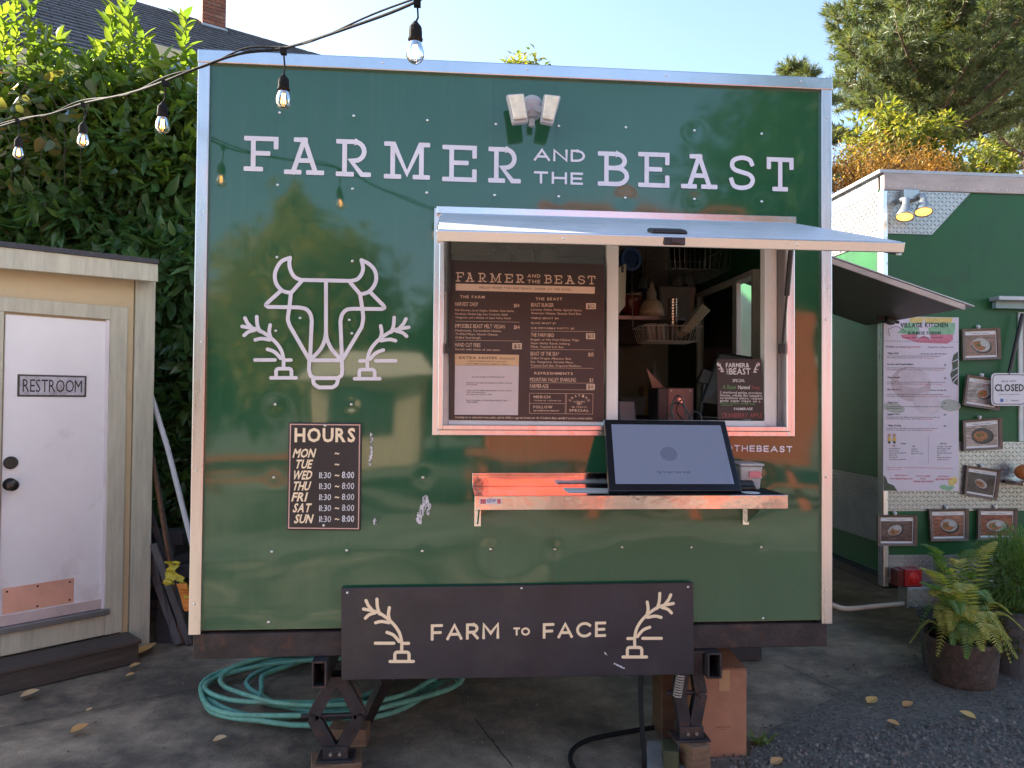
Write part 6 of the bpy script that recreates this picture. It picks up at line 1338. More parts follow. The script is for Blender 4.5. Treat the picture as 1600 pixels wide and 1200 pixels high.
blob([pz(*q) for q in ell(590, 1130, 165, 130, .3)], YP-.001, 'print', mat('faded_art_light', (.55, .48, .52), .6), PO)
blob([pz(*q) for q in ell(860, 1150, 125, 70, .1)], YP-.0009, 'print', M_palm, PO); blob([pz(*q) for q in ell(200, 1180, 130, 55, .2)], YP-.0009, 'print', M_palm, PO)
blob([pz(*q) for q in ((952, 520), (900, 560), (880, 640), (888, 720), (862, 790), (885, 880), (950, 920))], YP-.001, 'print', M_lfp, PO)
b = MB()
for q in ((890, 640, 953, 610), (885, 745, 953, 708), (878, 838, 953, 780), (885, 890, 948, 820)):
    A = at(*pz(q[0], q[1]), YP-.0015); C = at(*pz(q[2], q[3]), YP-.0015); vs, fs = ribbon(b, [(A.x, A.z), (C.x, C.z)], .005); b.add([(v.x, YP-.0016, v.y) for v in vs], fs)
b.build('print', mat('poster_vinyl', (.6, .54, .6), .5), PO)
blob([pz2(*q) for q in ((80, 915), (110, 950), (130, 1010), (200, 1040), (240, 1100), (80, 1100))], YP-.001, 'print', M_lfp, PO)
blob([pz2(*q) for q in ell(890, 990, 60, 45, -.7)], YP-.001, 'print', M_fy, PO); blob([pz2(*q) for q in ell(790, 1060, 55, 28, .2)], YP-.0012, 'print', M_fg, PO); blob([pz2(*q) for q in ell(860, 1070, 50, 25, -.4)], YP-.0014, 'print', M_fg, PO)
V_ = lambda s, f, x0, y0, x1, y1, h, **k: (s, *f(x0, y0), *f(x1, y1), h/7.5, k)
txt(PO, 'heading', M_pk, YP-.002, [V_('VILLAGE KITCHEN', pz, 278, 237, 835, 232, 54, bold=2), V_('BURMESE FUSION', pz, 365, 320, 748, 318, 36, bold=2), V_('VEGAN AND GLUTEN FREE UPON REQUEST', pz, 330, 364, 776, 362, 15, bold=1)], track=.1)
strips([(*pz(130, 262), *pz(228, 220)), (*pz(228, 220), *pz(345, 285)), (*pz(138, 270), *pz(150, 340)), (*pz(345, 285), *pz(300, 300))], YP-.002, .0025).build('hut_drawing', M_pk, PO)
b = MB()
for i in range(29):
    P = at(*pz(88+i*30.5, 394+i*.45), YP-.002); b.add([(P.x+.0028*math.cos(a*1.0472), YP-.002, P.z+.0028*math.sin(a*1.0472)) for a in range(6)], [tuple(range(6))])
b.build('dotted_rule', M_pk, PO)
dish = [('Village Salad', 548, '$8 Without Rice $10 With Rice', 515, 815), ('Paratha with Pumpkin Masala', 678, '$15', 790, 820), ('Village Noodles', 832, '$15', 790, 818), ('Mon Bon Curry', 974, 'Without Noodles $12', 620, 815), ('Village Curry', 1126, '$15', 782, 812)]
rows = [V_('All dishes you choose', pz, 112, 472, 345, 474, 22), V_('Protein: Pork, Chicken or Tofu', pz, 600, 477, 898, 478, 20)]; red = [V_('Spice level 0-5', pz, 355, 474, 512, 475, 22)]; wx_ = {'Village Salad': 255, 'Paratha with Pumpkin Masala': 428, 'Village Noodles': 275, 'Mon Bon Curry': 278, 'Village Curry': 255}
for nm, y, pr_, xa_, xb_ in dish: rows += [V_(nm, pz, 126, y, wx_[nm], y, 22, bold=1), V_(pr_, pz, xa_, y+6, xb_, y+6, 17)]
for y, s1, s2, r1, r2 in ((575, 745, 535, 555, 668), (715, 805, 640, 645, 790), (880, 805, 450, 458, 765), (1025, 780, 465, 472, 868), (1168, 785, 290, 0, 0)):
    rows += [V_('served with seasonal greens rice beans herbs lime garlic and roasted peanuts', pz, 118, y, s1, y+3, 11, bold=1), V_('with cabbage tomato onion and cilantro on top', pz, 118, y+22, s2, y+24, 11, bold=1)]
    if r1: red.append(V_('contains peanuts ask for no nuts', pz, r1, y+25, r2, y+27, 11, bold=1))
for nm, y, x1 in (('Eggplant Stew', 212, 270), ('Village Cooking', 345, 285)): rows += [V_(nm, pz2, 128, y, x1, y, 22, bold=1), V_('braised slowly with village spice and tomatoes served with rice', pz2, 115, y+30, 740 if y < 300 else 712, y+32, 11, bold=1), V_('cooked in the classic way with herbs', pz2, 112, y+50, 520, y+52, 11, bold=1), V_('$15', pz2, 785, y+6, 815, y+6, 18)]; red.append(V_('ask about spice', pz2, 530, y+52, 655, y+53, 11, bold=1))
rows += [V_('Drinks', pz2, 285, 556, 347, 556, 18, bold=1), V_('Cold', pz2, 176, 582, 216, 582, 18, bold=1), V_('Hot', pz2, 418, 588, 450, 588, 18, bold=1), V_('Add Ons', pz2, 742, 556, 818, 556, 18, bold=1)]
for i, (s, x1) in enumerate((('Canned drinks $2', 268), ('Bottled water $2', 255), ('Ginger Lime Watermelon $5', 345), ('Iced Tea $4', 232), ('Iced Coffee $5', 246), ('Sweet butter smoothie $6', 340))): rows.append(V_(s, pz2, 142, 612+i*25.5, x1, 612+i*25.5, 13, bold=1))
for i, (s, x1) in enumerate((('Coffee $3', 472), ('Chai Tea $3', 488), ('Ginger Lime Tea $3', 542))): rows.append(V_(s, pz2, 405, 618+i*26, x1, 618+i*26, 13, bold=1))
for i, (s, x1) in enumerate((('Crispy tofu $4', 878), ('Paratha $3', 862), ('Side of Rice $3', 812), ('Peanut salad mix', 878), ('$3', 730), ('Beans tofu fritters', 872), ('special sauce $1', 836))): rows.append(V_(s, pz2, 708, 588+i*25.5, x1, 588+i*25.5, 13, bold=1))
red += [V_('Please note all dishes contain nuts. Kindly communicate about dietary needs before ordering', pz2, 125, 830, 890, 842, 11), V_('eggs to be well done.', pz2, 125, 855, 292, 858, 11), V_('ORDER ONLINE AT', pz2, 210, 928, 358, 930, 18), V_('www.villagekitchenpdx.com', pz2, 150, 965, 420, 968, 18, bold=1), V_('Delivery available', pz2, 462, 934, 630, 936, 18), V_('through', pz2, 508, 966, 575, 966, 18), V_('GRUBHUB, UBER, DOORDASH', pz2, 428, 1000, 665, 1001, 18, bold=1), V_('ON INSTAGRAM', pz2, 720, 940, 848, 941, 18), V_('@VILLAGE_KITCHENPDX', pz2, 692, 973, 880, 974, 18, bold=1)]
txt(PO, 'menu_text', M_pk, YP-.002, rows, track=.05); txt(PO, 'red_text', M_pr, YP-.002, red, track=.05)
strips([(*pz2(603, 455), *pz2(605, 780))], YP-.002, .0012).build('rule', M_pk, PO)
for k, cx in enumerate((148, 207)):            # two small dancing figures, drawn only as yellow tops and dark legs
    blob([pz2(*q) for q in ((cx-14, 475), (cx+14, 475), (cx+20, 520), (cx-20, 520))], YP-.002, 'figure_print', mat('figure_yellow', (.6, .4, .06), .6), PO); blob([pz2(*q) for q in ((cx-13, 521), (cx+13, 521), (cx+12, 548), (cx-12, 548))], YP-.002, 'figure_print', M_pk, PO)
    blob([pz2(*q) for q in ell(cx, 452, 20, 22)], YP-.002, 'figure_print', mat('figure_tan', (.45, .28, .2), .6), PO)
# ---- framed dish photographs
M_frame = mat('brown_photo_frame', (.14, .095, .07), .55, var=.25, vs=20)
FR = [([(1504, 514), (1563, 512), (1565, 561), (1505, 563)], 'topmost framed dish photo beside the poster', (.20, .085, .06), 0), ([(1512, 585), (1565, 593), (1562, 642), (1506, 633)], 'tilted framed dish photo tucked behind the closed sign', (.30, .24, .23), 1), ([(1505, 657), (1566, 652), (1567, 702), (1506, 705)], 'framed noodle bowl photo below the closed sign', (.34, .25, .22), 2), ([(1511, 727), (1565, 735), (1558, 782), (1507, 773)], 'crooked framed photo of a dark dish on the diamond plate', (.06, .045, .04), 3),
      ([(1372, 805), (1434, 805), (1433, 853), (1372, 853)], 'framed dish photo at the truck corner, lowest left', (.12, .07, .06), 0), ([(1452, 796), (1514, 795), (1514, 845), (1455, 846)], 'middle framed dish photo of the bottom row', (.26, .11, .07), 0), ([(1529, 795), (1591, 795), (1589, 844), (1528, 844)], 'right framed dish photo of the bottom row on red wood', (.22, .06, .03), 0)]
M_plate = mat('plate_white', (.36, .34, .32), .4, var=.25, vs=40); M_food = mat('orange_food', (.30, .12, .04), .6, var=.7, vs=110); M_rice = mat('rice_white', (.42, .41, .38), .6, var=.3, vs=140)
for k, (q, lab, bgc, kind) in enumerate(FR):
    YF = YT-.030-(.02 if kind == 1 else 0); o_ = thing('framed_photo', lab, 'picture frame', at((q[2][0]+q[3][0])/2, (q[2][1]+q[3][1])/2, YF), 'framed dish photographs on the truck')
    P = [at(*a, YF) for a in q]; cc = sum(P, Vector())/4; ins = [p_.lerp(cc, .15) for p_ in P]
    b = MB()
    for i in range(4):
        j = (i+1) % 4; b.hexa([P[i]+ey*.018, P[j]+ey*.018, ins[j]+ey*.018, ins[i]+ey*.018, P[i], P[j], ins[j]+ey*.004, ins[i]+ey*.004])
    b.build('frame', M_frame, o_)
    wp = MB(); wp.add([p_+ey*.0125 for p_ in ins], [(0, 1, 2, 3)]); wp.build('photo_border', PT, o_)
    def fq(u, v, o=0): return ins[0].lerp(ins[1], u).lerp(ins[3].lerp(ins[2], u), v)+ey*(.0120-o)
    b = MB(); b.add([fq(.03, .15), fq(.97, .15), fq(.97, .93), fq(.03, .93)], [(0, 1, 2, 3)]); b.build('photo', mat('photo_background_%d' % k, bgc, .3, var=.65, vs=22, stretch=(1, 1, 3.5), dirt=tuple(c_*.35 for c_ in bgc), dscale=14, dlow=.5, dhigh=.7), o_)
    sc_ = (1, .85, 1.1, .8, .78, .92, 1.06)[k]; tl_ = (.25, -.2, .1, .3, -.35, .15, .05)[k]; cu, cv = (.52, .55, .5, .5, .45, .52, .5)[k], (.53, .5, .52, .55, .5, .52, .55)[k]
    def el_(ru, rv, du, dv, o, n=20, jag=0.0):
        pts = []
        for a in range(n):
            t_ = 2*math.pi*a/n; jg = 1+jag*noise.noise((a*1.7, k*3.3, o*4000)); x_, y_ = (ru*jg*math.cos(t_)+du)*sc_, (rv*jg*math.sin(t_)+dv)*sc_*(.8 if k in (3, 6) else 1)
            pts.append(fq(cu+x_*math.cos(tl_)-y_*math.sin(tl_)*.75, cv+x_*math.sin(tl_)*1.3+y_*math.cos(tl_), o))
        return pts
    for nm_, pts, m_ in (('plate_shadow', el_(.31, .27, .03, .04, .0002), mat('photo_shadow_tone', (.03, .02, .016), .5)), ('plate', el_(.28, .25, 0, 0, .0004), M_plate if kind != 2 else mat('bowl_dark', (.05, .045, .04), .5)), ('food', el_(.20, .17, -.04, .04, .0008, 20, .35), M_food), ('garnish', el_(.06, .05, -.08, .03, .0010, 9, .8), mat('green_garnish', (.08, .12, .03), .6, var=.5, vs=200))):
        b = MB(); b.add(pts, [tuple(range(len(pts)))]); b.build(nm_, m_, o_)
    if kind == 0:
        b = MB(); pts = el_(.12, .11, .08, -.07, .0012, 16, .3); b.add(pts, [tuple(range(len(pts)))]); b.build('rice', M_rice, o_)
    b = MB(); text(b, ('Village Rice', 'Pumpkin Masala', 'Village Noodles', 'Mon Curry', 'Village Salad', 'Village Stew', 'Village Curry')[k], fq(.22, .115, .0006), fq(.78, .115, .0006), .006); b.build('caption', M_pk, o_)
    tp = P[0].lerp(P[1], .45); b = MB(); b.lathe([(.001, .016), (.008, .014), (.011, .004), (.011, 0)], tp+Vector((0, .016, .012)), (0, -1, 0), 10); b.box(tp.x-.006, tp.x+.006, YF+.004, YF+.014, tp.z-.004, tp.z+.012); b.build('hook', mat('white_hook', (.6, .6, .6), .4), o_)
# ---- CLOSED sign
YK = YT-.075; CS = thing('closed_sign', 'white closed sign with black border hanging from the hood strut', 'sign', at(1577, 634, YK))
def rrect(x0, y0, x1, y1, r_, Y):
    pts = []
    for cx, cy, a0 in ((x1-r_, y0+r_, -90), (x1-r_, y1-r_, 0), (x0+r_, y1-r_, 90), (x0+r_, y0+r_, 180)):
        for i in range(6): a = R(a0+18*i); pts.append(at(cx+r_*math.cos(a), cy+r_*math.sin(a), Y))
    return pts
def plate(pts, th, name, m_, par):
    n = len(pts); b = MB(); b.add(pts+[p_+ey*th for p_ in pts], [tuple(range(n)), tuple(range(2*n-1, n-1, -1))]+[(i, (i+1) % n, n+(i+1) % n, n+i) for i in range(n)]); return b.build(name, m_, par)
M_sw = mat('sign_white', (.66, .62, .64), .5, var=.03); plate(rrect(1549, 583, 1605, 634, 7, YK), .004, 'plate', M_sw, CS)
b = MB(); loop = rrect(1551.5, 585.5, 1602.5, 631.5, 5.5, YK-.0008); vs, fs = ribbon(b, [(p_.x, p_.z) for p_ in loop+[loop[0], loop[1]]], .0045, False); b.add([(v.x, YK-.0008, v.y) for v in vs], fs); b.build('border', M_black, CS)
txt(CS, 'lettering', M_black, YK-.0014, [('CLOSED', 1554.5, 611, 1600, 611, 11, dict(bold=2)), ('Sorry, we\'re', 1565, 597, 1588, 596.5, 3.4), ('Come see us again soon!', 1561, 617, 1593, 617, 2), ('hours', 1580, 627, 1592, 627, 3)], track=.07)
blob([(1563, 623), (1568, 623), (1568, 628), (1563, 628)], YK-.0012, 'logo', mat('blue_logo', (.05, .12, .4), .5), CS); strips([(1573, 623, 1573, 628)], YK-.0012, .0012).build('divider', M_black, CS)
b = MB(); b.tube([at(1577, 585, YK-.002), at(1577, 578, YK+.01)], .003, 6); b.build('hook', M_black, CS)

# ================================================================== POTTED PLANTS BY THE TRUCK
M_fern = leafmat('fern_green', [(.26, .31, .07), (.36, .38, .10), (.48, .44, .15), (.30, .33, .08)], .35, .5)
M_fernd = leafmat('fern_dark', [(.09, .18, .05), (.13, .23, .06), (.16, .26, .07)], .3, .5)
pc = gnd(1538, 1086); PR = .175
ph = at(1538, 1012, pc.y).z
b = MB(); prof = [(PR*.86, 0), (PR*.93, .03), (PR*1.0, ph*.5), (PR*1.03, ph*.9), (PR*1.06, ph), (PR*.98, ph+.004), (PR*.95, ph-.04), (.001, ph-.045)]
b.lathe(prof, (pc.x, pc.y+PR, 0), (0, 0, 1), 40); vs = []
for v in b.v:
    k = 1+.045*noise.noise((v[0]*7, v[1]*7, v[2]*9)); vs.append((pc.x+(v[0]-pc.x)*k, pc.y+PR+(v[1]-pc.y-PR)*k, v[2]))
b.v = vs
PO2 = b.build('fabric_pot', mat('fibre_pot', (.075, .05, .04), .9, var=.5, vs=25, bump=1.0, bs=90, dirt=(.2, .15, .12), dscale=30, dlow=.6, dhigh=.7), smooth=True, label='round brown fibre pot holding the ferns on the gravel', cat='pot')
b = MB(); q0 = gnd(1468, 1062); b.lathe([(.12, 0), (.14, .28), (.155, .30), (.15, .31), (.001, .29)], (q0.x+.14, q0.y+.14, 0), (0, 0, 1), 24); b.build('black_pot', mat('dull_black_pot', (.02, .02, .022), .6), label='dull black plastic pot behind the brown fibre pot', cat='pot')
base0 = Vector((pc.x, pc.y+PR, ph-.03))
def frond(b, A, B, arch, width, rnd, n=22, droop=.12):
    A = Vector(A); B = Vector(B); md = A.lerp(B, .55)+Vector((0, 0, arch)); pts = smooth3([A, md, B], 12); N = len(pts)
    b.tube(pts, [.0035*(1-.75*i/(N-1)) for i in range(N)], 4, False)
    for i in range(n):
        t = .14+.86*i/n; f = t*(N-1); k = min(int(f), N-2); P = pts[k].lerp(pts[k+1], f-k); tg = (pts[k+1]-pts[k]).normalized()
        up = Vector((0, 0, 1)); s_ = tg.cross(up)
        if s_.length < .05: s_ = Vector((1, 0, 0))
        s_.normalize(); nn_ = s_.cross(tg)
        L_ = width*(math.sin(math.pi*min(1, (t-.05)*.95+.08))**.7)*(1.15-.75*t)+.004
        for sg in (-1, 1):
            d = (s_*sg+tg*.45+Vector((0, 0, -droop+rnd.uniform(-.08, .08)))).normalized(); w_ = max(.0035, (pts[-1]-pts[0]).length/n*.36)
            e = tg*w_; Q = P+d*L_
            b.add([P-e*.6, P+d*(L_*.35)-e, Q, P+d*(L_*.35)+e, P+e*.6, P+d*(L_*.5)+nn_*(.006)], [(0, 1, 5), (1, 2, 5), (2, 3, 5), (3, 4, 5), (4, 0, 5)])
rf = random.Random(14)
FE = thing('sword_fern', 'yellow-green fern arching left from the brown pot', 'fern', base0)
tips = [((1455, 868), .9, .09), ((1470, 895), .85, .1), ((1495, 880), .95, .1), ((1520, 858), 1.0, .08), ((1455, 930), .7, .06), ((1485, 985), .62, .08), ((1510, 1030), .5, .09), ((1545, 1000), .5, .1), ((1575, 1000), .6, .1), ((1441, 851), .80, .10), ((1556, 846), .95, .07), ((1438, 888), .72, .05), ((1440, 910), .62, .02), ((1478, 925), .60, .05), ((1502, 925), .55, .08), ((1550, 942), .62, .10), ((1462, 952), .75, .03), ((1470, 978), .70, .06), ((1488, 1008), .58, .07), ((1590, 1030), .62, .07), ((1565, 1020), .5, .08), ((1520, 905), .85, .1), ((1476, 940), .8, .06), ((1600, 985), .75, .08), ((1560, 885), 1.0, .06), ((1515, 968), .6, .08), ((1535, 1018), .52, .06), ((1500, 960), .55, .08), ((1580, 960), .8, .08)]
for k, (q, Yt, ar) in enumerate(tips):
    tip = at(q[0], q[1], Yt); b = MB(); a_ = base0+Vector((rf.uniform(-.05, .05), rf.uniform(-.06, .04), 0))
    if q[1] < 935: a_ = a_+Vector((.0, .03, .06))
    frond(b, a_, tip, ar+.05, .085 if q[1] < 930 else .075, rf, 26); b.build('frond', M_fern if k % 3 else M_fernd, FE)
for k in range(16):                             # shorter fronds drooping over the rim all round
    an = 2*math.pi*k/16+rf.uniform(-.15, .15); rr2 = rf.uniform(.17, .27); b = MB(); hgt = rf.uniform(-.10, .10)
    frond(b, base0+Vector((.03*math.cos(an), .03*math.sin(an), 0)), base0+Vector((rr2*math.cos(an), rr2*math.sin(an), hgt)), rf.uniform(.10, .2), .055, rf, 20); b.build('frond', M_fern if k % 2 else M_fernd, FE)
# feathery asparagus fern, small flowering shrub
def fuzzy(name, label, cat, cen, rad, n, L_, wd, m_, trunk=True):
    t = thing(name, label, cat, (cen.x, cen.y, 0)); b = MB(); rz = random.Random(hash(name) % 99 if False else len(name))
    for i in range(n):
        d = Vector((rz.gauss(0, 1), rz.gauss(0, 1), rz.gauss(0, 1))).normalized(); r_ = rz.random()**.45; P = cen+Vector((d.x*rad[0], d.y*rad[1], d.z*rad[2]))*r_*(1+.25*noise.noise((d.x*2.5, d.y*2.5, d.z*2.5)))
        dd = (d+Vector((rz.gauss(0, .5), rz.gauss(0, .5), rz.gauss(0, .5)+.3))).normalized(); leaf_geo(b, P, dd, (0, -.3, 1), L_*rz.uniform(.6, 1.2), wd*rz.uniform(.7, 1.3), .1, 2)
    b.build('foliage', m_, t, kind='stuff')
    st = MB()
    for i in range(7): st.tube(smooth3([(cen.x+rz.uniform(-.03, .03), cen.y+rz.uniform(-.03, .03), .2 if cen.z > .6 else 0), cen+Vector((rz.uniform(-.5, .5)*rad[0], rz.uniform(-.5, .5)*rad[1], rad[2]*.4))], 3), .006, 5)
    st.build('stems', M_bark, t); return t
c = at(1590, 905, 1.0); fuzzy('asparagus_fern', 'soft feathery green plant behind the fern at right edge', 'plant', c, (.24, .17, .27), 9000, .05, .003, leafmat('asparagus_green', [(.08, .18, .04), (.12, .22, .05), (.17, .25, .07)], .35, .6))
c = at(1597, 985, .95); fuzzy('flowering_shrub', 'small-leaved shrub with orange blossoms right of the fern', 'shrub', c, (.20, .14, .16), 1500, .035, .009, leafmat('shrub_mix', [(.04, .09, .03), (.06, .11, .035), (.05, .10, .03), (.05, .09, .03), (.42, .20, .04)], .3, .5))
b = MB(); q0 = gnd(1640, 1080); b.lathe([(.17, 0), (.20, .34), (.21, .36), (.001, .34)], (c.x+.05, c.y+.05, 0), (0, 0, 1), 24); b.build('grey_planter', mat('grey_planter', (.12, .12, .12), .8), label='grey planter at the right picture edge behind the fibre pot', cat='planter')

# ================================================================== TREES BEHIND
def pine(name, label, base, ztop, rad, zlow, nl, tuft_n, seed, L_=.12, lean=0.0):
    rz = random.Random(seed); t = thing(name, label, 'tree', base); base = Vector(base); H = ztop-base.z
    tr_ = MB(); pts = [base+Vector((lean*s_*H+.08*math.sin(s_*7), .06*math.cos(s_*5), H*s_)) for s_ in [i/10 for i in range(11)]]
    tr_.tube(pts, [.14*(1-.85*i/10)*min(1.4, rad/1.4) for i in range(11)], 8)
    cr_ = MB(); tips = []
    for i in range(nl):
        f = (i+.5)/nl; z = zlow+(ztop-zlow)*f*.97; s_ = (z-base.z)/H; k = min(9, int(s_*10)); P = pts[k].lerp(pts[min(10, k+1)], s_*10-k)
        an = i*2.399+rz.uniform(-.4, .4); Lm = rad*(1-f**1.6*.75)*rz.uniform(.65, 1.12); d = Vector((math.cos(an), math.sin(an), rz.uniform(.05, .35)))
        e = P+d*Lm+Vector((0, 0, .18*Lm)); md = P.lerp(e, .5)-Vector((0, 0, .06*Lm)); lp = smooth3([P, md, e], 6); n_ = len(lp)
        tr_.tube(lp, [.035*(1-.8*q/(n_-1))+.004 for q in range(n_)], 5)
        for q in range(2, n_):
            for r_ in range(4):
                a2 = rz.uniform(0, 6.28); tw = Vector((math.cos(a2)*.7+d.x*.5, math.sin(a2)*.7+d.y*.5, rz.uniform(-.1, .7))).normalized()*rz.uniform(.15, .42)*max(.5, rad/2)
                E_ = lp[q]+tw; tr_.tube([lp[q], E_], [.008, .003], 4, False)
                for u in (.45, .75, 1.0): tips.append((lp[q].lerp(E_, u), tw.normalized()))
    tr_.build('trunk', mat('pine_bark', (.10, .065, .045), .9, var=.3, vs=15, bump=.6, bs=40), t)
    for P, d in tips:
        for k in range(tuft_n):
            dd = (d*.9+Vector((rz.gauss(0, .55), rz.gauss(0, .55), rz.gauss(0, .55)+.15))).normalized(); L2 = L_*rz.uniform(.7, 1.25); s_ = dd.cross(Vector((rz.random(), rz.random(), rz.random()))).normalized()*(L_*.055)
            cr_.add([P-s_, P+s_, P+dd*L2], [(0, 1, 2)])
    cr_.build('crown', M_pine, t, kind='stuff'); return t
M_pine = leafmat('pine_needles', [(.05, .09, .038), (.085, .125, .055), (.07, .11, .05), (.14, .14, .055), (.10, .14, .07)], .25, .5)
P = at(1440, 250, 10.0); zt_ = at(1470, -70, 10).z
pine('pine_tree', 'big bushy pine tree against the sky behind the green truck', (P.x+.2, 10, 0), zt_+.6, 2.1, at(1440, 232, 10).z, 92, 17, 3, .16)
P = at(1570, 200, 14.0); pine('pine_tree', 'darker pine behind and to the right of the big bushy pine', (P.x+.6, 14, 0), at(1570, -40, 14).z, 2.4, at(1570, 270, 14).z, 60, 15, 9, .18)
P = at(1243, 110, 7.0); pine('young_pine', 'tip of a young pine just above the trailer roof at right', (P.x, 7, 0), at(1243, 104, 7).z, .75, at(1243, 420, 7).z, 34, 10, 5, .10)
def leafy(name, label, base, cen, rad, n, L_, wd, m_, seed, nlimb=9, cat='tree', kindcrown='crown', squash=1.0):
    rz = random.Random(seed); t = thing(name, label, cat, base); b = MB(); cen = Vector(cen); clumps = []
    st = MB(); st.tube(smooth3([base, Vector((base[0]*.5+cen.x*.5, base[1]*.5+cen.y*.5, cen.z*.45)), cen-Vector((0, 0, rad[2]*.5))], 5), .05, 8)
    for i in range(nlimb*4):
        d = Vector((rz.gauss(0, 1), rz.gauss(0, 1), rz.gauss(0, 1))).normalized(); c_ = cen+Vector((d.x*rad[0], d.y*rad[1], d.z*rad[2]))*rz.uniform(.45, .98); clumps.append(c_)
        if i < nlimb*2: st.tube(smooth3([cen-Vector((0, 0, rad[2]*.6)), cen.lerp(c_, .5)-Vector((0, 0, .1)), c_], 4), .012, 5)
    st.build('trunk', M_bark, t)
    for i in range(n):
        c_ = rz.choice(clumps); d = Vector((rz.gauss(0, 1), rz.gauss(0, 1), rz.gauss(0, 1))).normalized(); P = c_+d*(min(rad)*.42*rz.random()**.5)
        leaf_geo(b, P, (d+Vector((rz.gauss(0, .5), rz.gauss(0, .5), rz.gauss(0, .5)-.2))).normalized(), (0, -.2, 1), L_*rz.uniform(.7, 1.3), wd*rz.uniform(.7, 1.3), .2, 2)
    b.build(kindcrown, m_, t, kind='stuff'); return t
M_yg = leafmat('yellow_green_leaf', [(.08, .12, .025), (.14, .17, .03), (.22, .20, .04), (.10, .14, .03), (.26, .24, .08)], .4, .45)
M_or = leafmat('orange_leaf', [(.38, .20, .06), (.46, .27, .08), (.30, .16, .06), (.48, .33, .13), (.22, .12, .05)], .35, .5)
c = at(1400, 245, 7.6); leafy('green_tree', 'yellow-green leafy tree below the pine, behind the truck roof', (c.x, 7.6, 0), c, (1.0, .7, .62), 3600, .105, .038, M_yg, 31)
c = at(1520, 268, 7.9); leafy('green_tree', 'low yellow-green leafy tree right of the orange shrub', (c.x, 7.9, 0), c, (.75, .6, .38), 1800, .105, .038, M_yg, 33)
c = at(1355, 290, 6.6); leafy('orange_shrub', 'orange autumn shrub between the trailer and the truck roof', (c.x, 6.6, 0), c, (.78, .6, .60), 7000, .06, .013, M_or, 35, 14, 'shrub')
c = at(1440, 280, 6.9); leafy('orange_shrub', 'smaller golden shrub rising behind the truck roof lamp', (c.x, 6.9, 0), c, (.5, .5, .44), 3200, .06, .013, M_or, 37, 10, 'shrub')
c = at(818, 122, 5.8); leafy('yellow_tree', 'twigs of a yellow-green tree peeking over the trailer roof', (c.x, 5.8, 0), c, (.34, .3, .36), 520, .10, .032, M_yg, 41, 5)

# ================================================================== ACROSS THE YARD, BEHIND THE PHOTOGRAPHER (seen mirrored in the glossy panel and metal)
M_gold = leafmat('golden_leaf', [(.34, .23, .06), (.20, .19, .05), (.42, .27, .08), (.14, .16, .05)], .35, .5)
M_dkgr = leafmat('yard_tree_leaf', [(.04, .08, .02), (.06, .10, .03), (.08, .11, .03)], .3, .5)
leafy('golden_tree', 'golden tree mirrored in the left of the green panel', (-2.9, -12.5, 0), (-2.9, -12.5, 3.3), (1.75, 1.5, 1.9), 6500, .24, .08, M_gold, 51, 22)
leafy('golden_tree', 'slim golden spire mirrored above the bull emblem', (-3.3, -13.2, 0), (-3.3, -13.2, 5.0), (.45, .45, 1.4), 1500, .22, .07, M_gold, 52, 12)
leafy('yard_tree', 'large green tree mirrored at the right end of the painted name', (7.5, -13, 0), (7.5, -13, 5.5), (2.6, 2.2, 4.2), 6500, .30, .10, M_dkgr, 53, 18)
leafy('yard_tree', 'green tree mirrored beyond the left trailer post', (-9.0, -13, 0), (-9.0, -13, 2.6), (3.2, 2.0, 2.0), 6000, .30, .10, M_dkgr, 55, 18)
leafy('yard_tree', 'bushy green tree mirrored below the painted name', (-.3, -16, 0), (-.3, -16, 2.4), (2.6, 1.6, 1.9), 4200, .30, .10, M_dkgr, 57, 16)
leafy('golden_tree', 'low golden tree mirrored left of the bull emblem', (-6.2, -15, 0), (-6.2, -15, 2.2), (2.4, 1.6, 1.7), 3600, .28, .10, M_gold, 59, 16)
M_bounce = mat('tan_bounce_gravel', (.19, .165, .135), .9, var=.45, vs=.7, bump=.5, bs=60)
b = MB(); vs, fs = sheet([-60, -20, -8, 0, 8, 20, 60], [-60, -30, -15, -8, -4.2], lambda x, y: .014); b.add(vs, fs); b.build('yard_bounce_ground', M_bounce, kind='structure')  # unseen pale sheet added to bounce warm sunlight onto metal and shaded fronts
M_red = mat('red_cart_paint', (.55, .075, .035), .5, var=.1); M_tan = mat('tan_wall', (.58, .42, .28), .7, var=.1); M_lite = mat('pale_wall', (.62, .50, .38), .7, var=.1)
RC = thing('red_food_cart', 'red food cart mirrored in the window trim and panel', 'food cart', (3.4, -9.5, 0))
MB().box(.6, 6.2, -11.5, -9.2, .5, 2.95).build('body', M_red, RC, bevel=.03); MB().box(2.3, 3.6, -9.22, -9.18, 1.3, 2.2).build('hatch', M_eq, RC)
MB().hexa([(2.1, -9.17, 2.6), (3.8, -9.17, 2.6), (3.8, -9.17, 2.64), (2.1, -9.17, 2.64), (2.1, -8.4, 2.9), (3.8, -8.4, 2.9), (3.8, -8.4, 2.94), (2.1, -8.4, 2.94)]).build('hatch_flap', M_red, RC)
for x in (1.2, 5.4):
    q = MB(); q.lathe([(.1, -.1), (.3, -.1), (.32, 0), (.3, .1), (.1, .1)], (x, -9.5, .32), (1, 0, 0), 20); q.build('wheel', M_rubber, RC)
b = MB()                                       # lattice screen on the cart roof
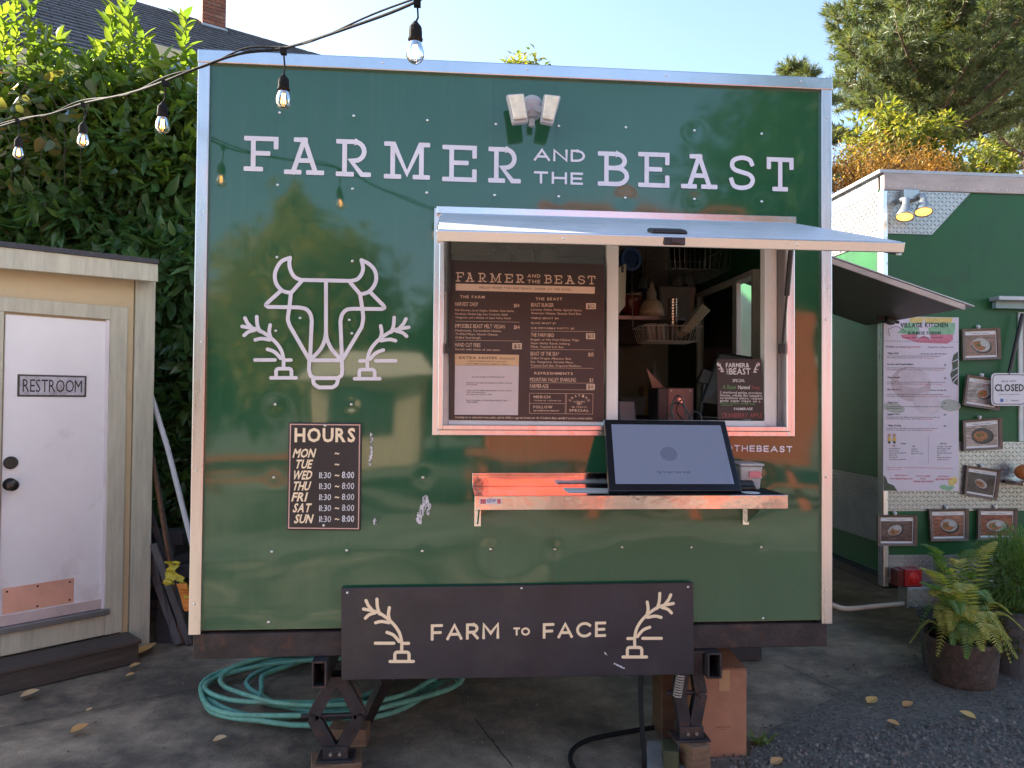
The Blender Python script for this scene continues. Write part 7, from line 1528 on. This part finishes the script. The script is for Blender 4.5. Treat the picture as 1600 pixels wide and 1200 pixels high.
for i in range(11):
    x = 1.6+i*.26
    b.bar((x, -9.3, 4.1), (x+.5, -9.3, 4.75), .07, .02, up=(0, 1, 0)); b.bar((x+.5, -9.27, 4.1), (x, -9.27, 4.75), .07, .02, up=(0, 1, 0))
b.box(1.5, 4.9, -9.34, -9.24, 4.05, 4.12); b.box(1.5, 4.9, -9.34, -9.24, 4.74, 4.8)
for x in (1.5, 4.9): b.box(x-.04, x+.04, -9.33, -9.25, 2.94, 4.8)
b.build('roof_lattice', M_red, RC)
for k, (px_, py_) in enumerate(((-2.6, -7.2), (1.1, -7.3), (3.9, -7.0))):  # unseen tables put in to give the shelf steel red reflections
    pt = thing('added_picnic_table', ('left', 'middle', 'right')[k]+' of three unseen picnic tables added for red reflections in the shelf steel', 'table', (px_, py_, 0), 'added picnic tables behind the camera')
    for dy in (-.3, -.1, .1, .3): MB().box(px_-.9, px_+.9, py_+dy-.09, py_+dy+.09, .72, .76).build('top_board', mat('picnic_wood', (.50, .10, .05), .7, var=.3, vs=6), pt)
    for dy in (-.72, .72): MB().box(px_-.9, px_+.9, py_+dy-.13, py_+dy+.13, .42, .46).build('bench', mat('picnic_wood', (.50, .10, .05), .7), pt)
    for dx in (-.7, .7):
        for sy in (-1, 1): MB().bar((px_+dx, py_+sy*.75, .02), (px_+dx, py_+sy*.2, .72), .04, .09, up=(1, 0, 0)).build('leg', mat('picnic_wood', (.50, .10, .05), .7), pt)
TN = thing('tan_cart', 'tan roofed cart mirrored below the bull emblem', 'food cart', (-1.3, -9.3, 0))
MB().box(-2.2, -.4, -10.6, -9.0, .4, 1.8).build('body', M_tan, TN, bevel=.03); MB().hexa([(-2.4, -8.7, 1.8), (-.2, -8.7, 1.8), (-.2, -10.8, 1.8), (-2.4, -10.8, 1.8), (-2.1, -9.6, 2.3), (-.5, -9.6, 2.3), (-.5, -10.0, 2.3), (-2.1, -10.0, 2.3)]).build('roof', M_lite, TN); MB().box(-1.9, -.9, -9.0, -8.97, 1.0, 1.6).build('hatch', M_eq, TN)
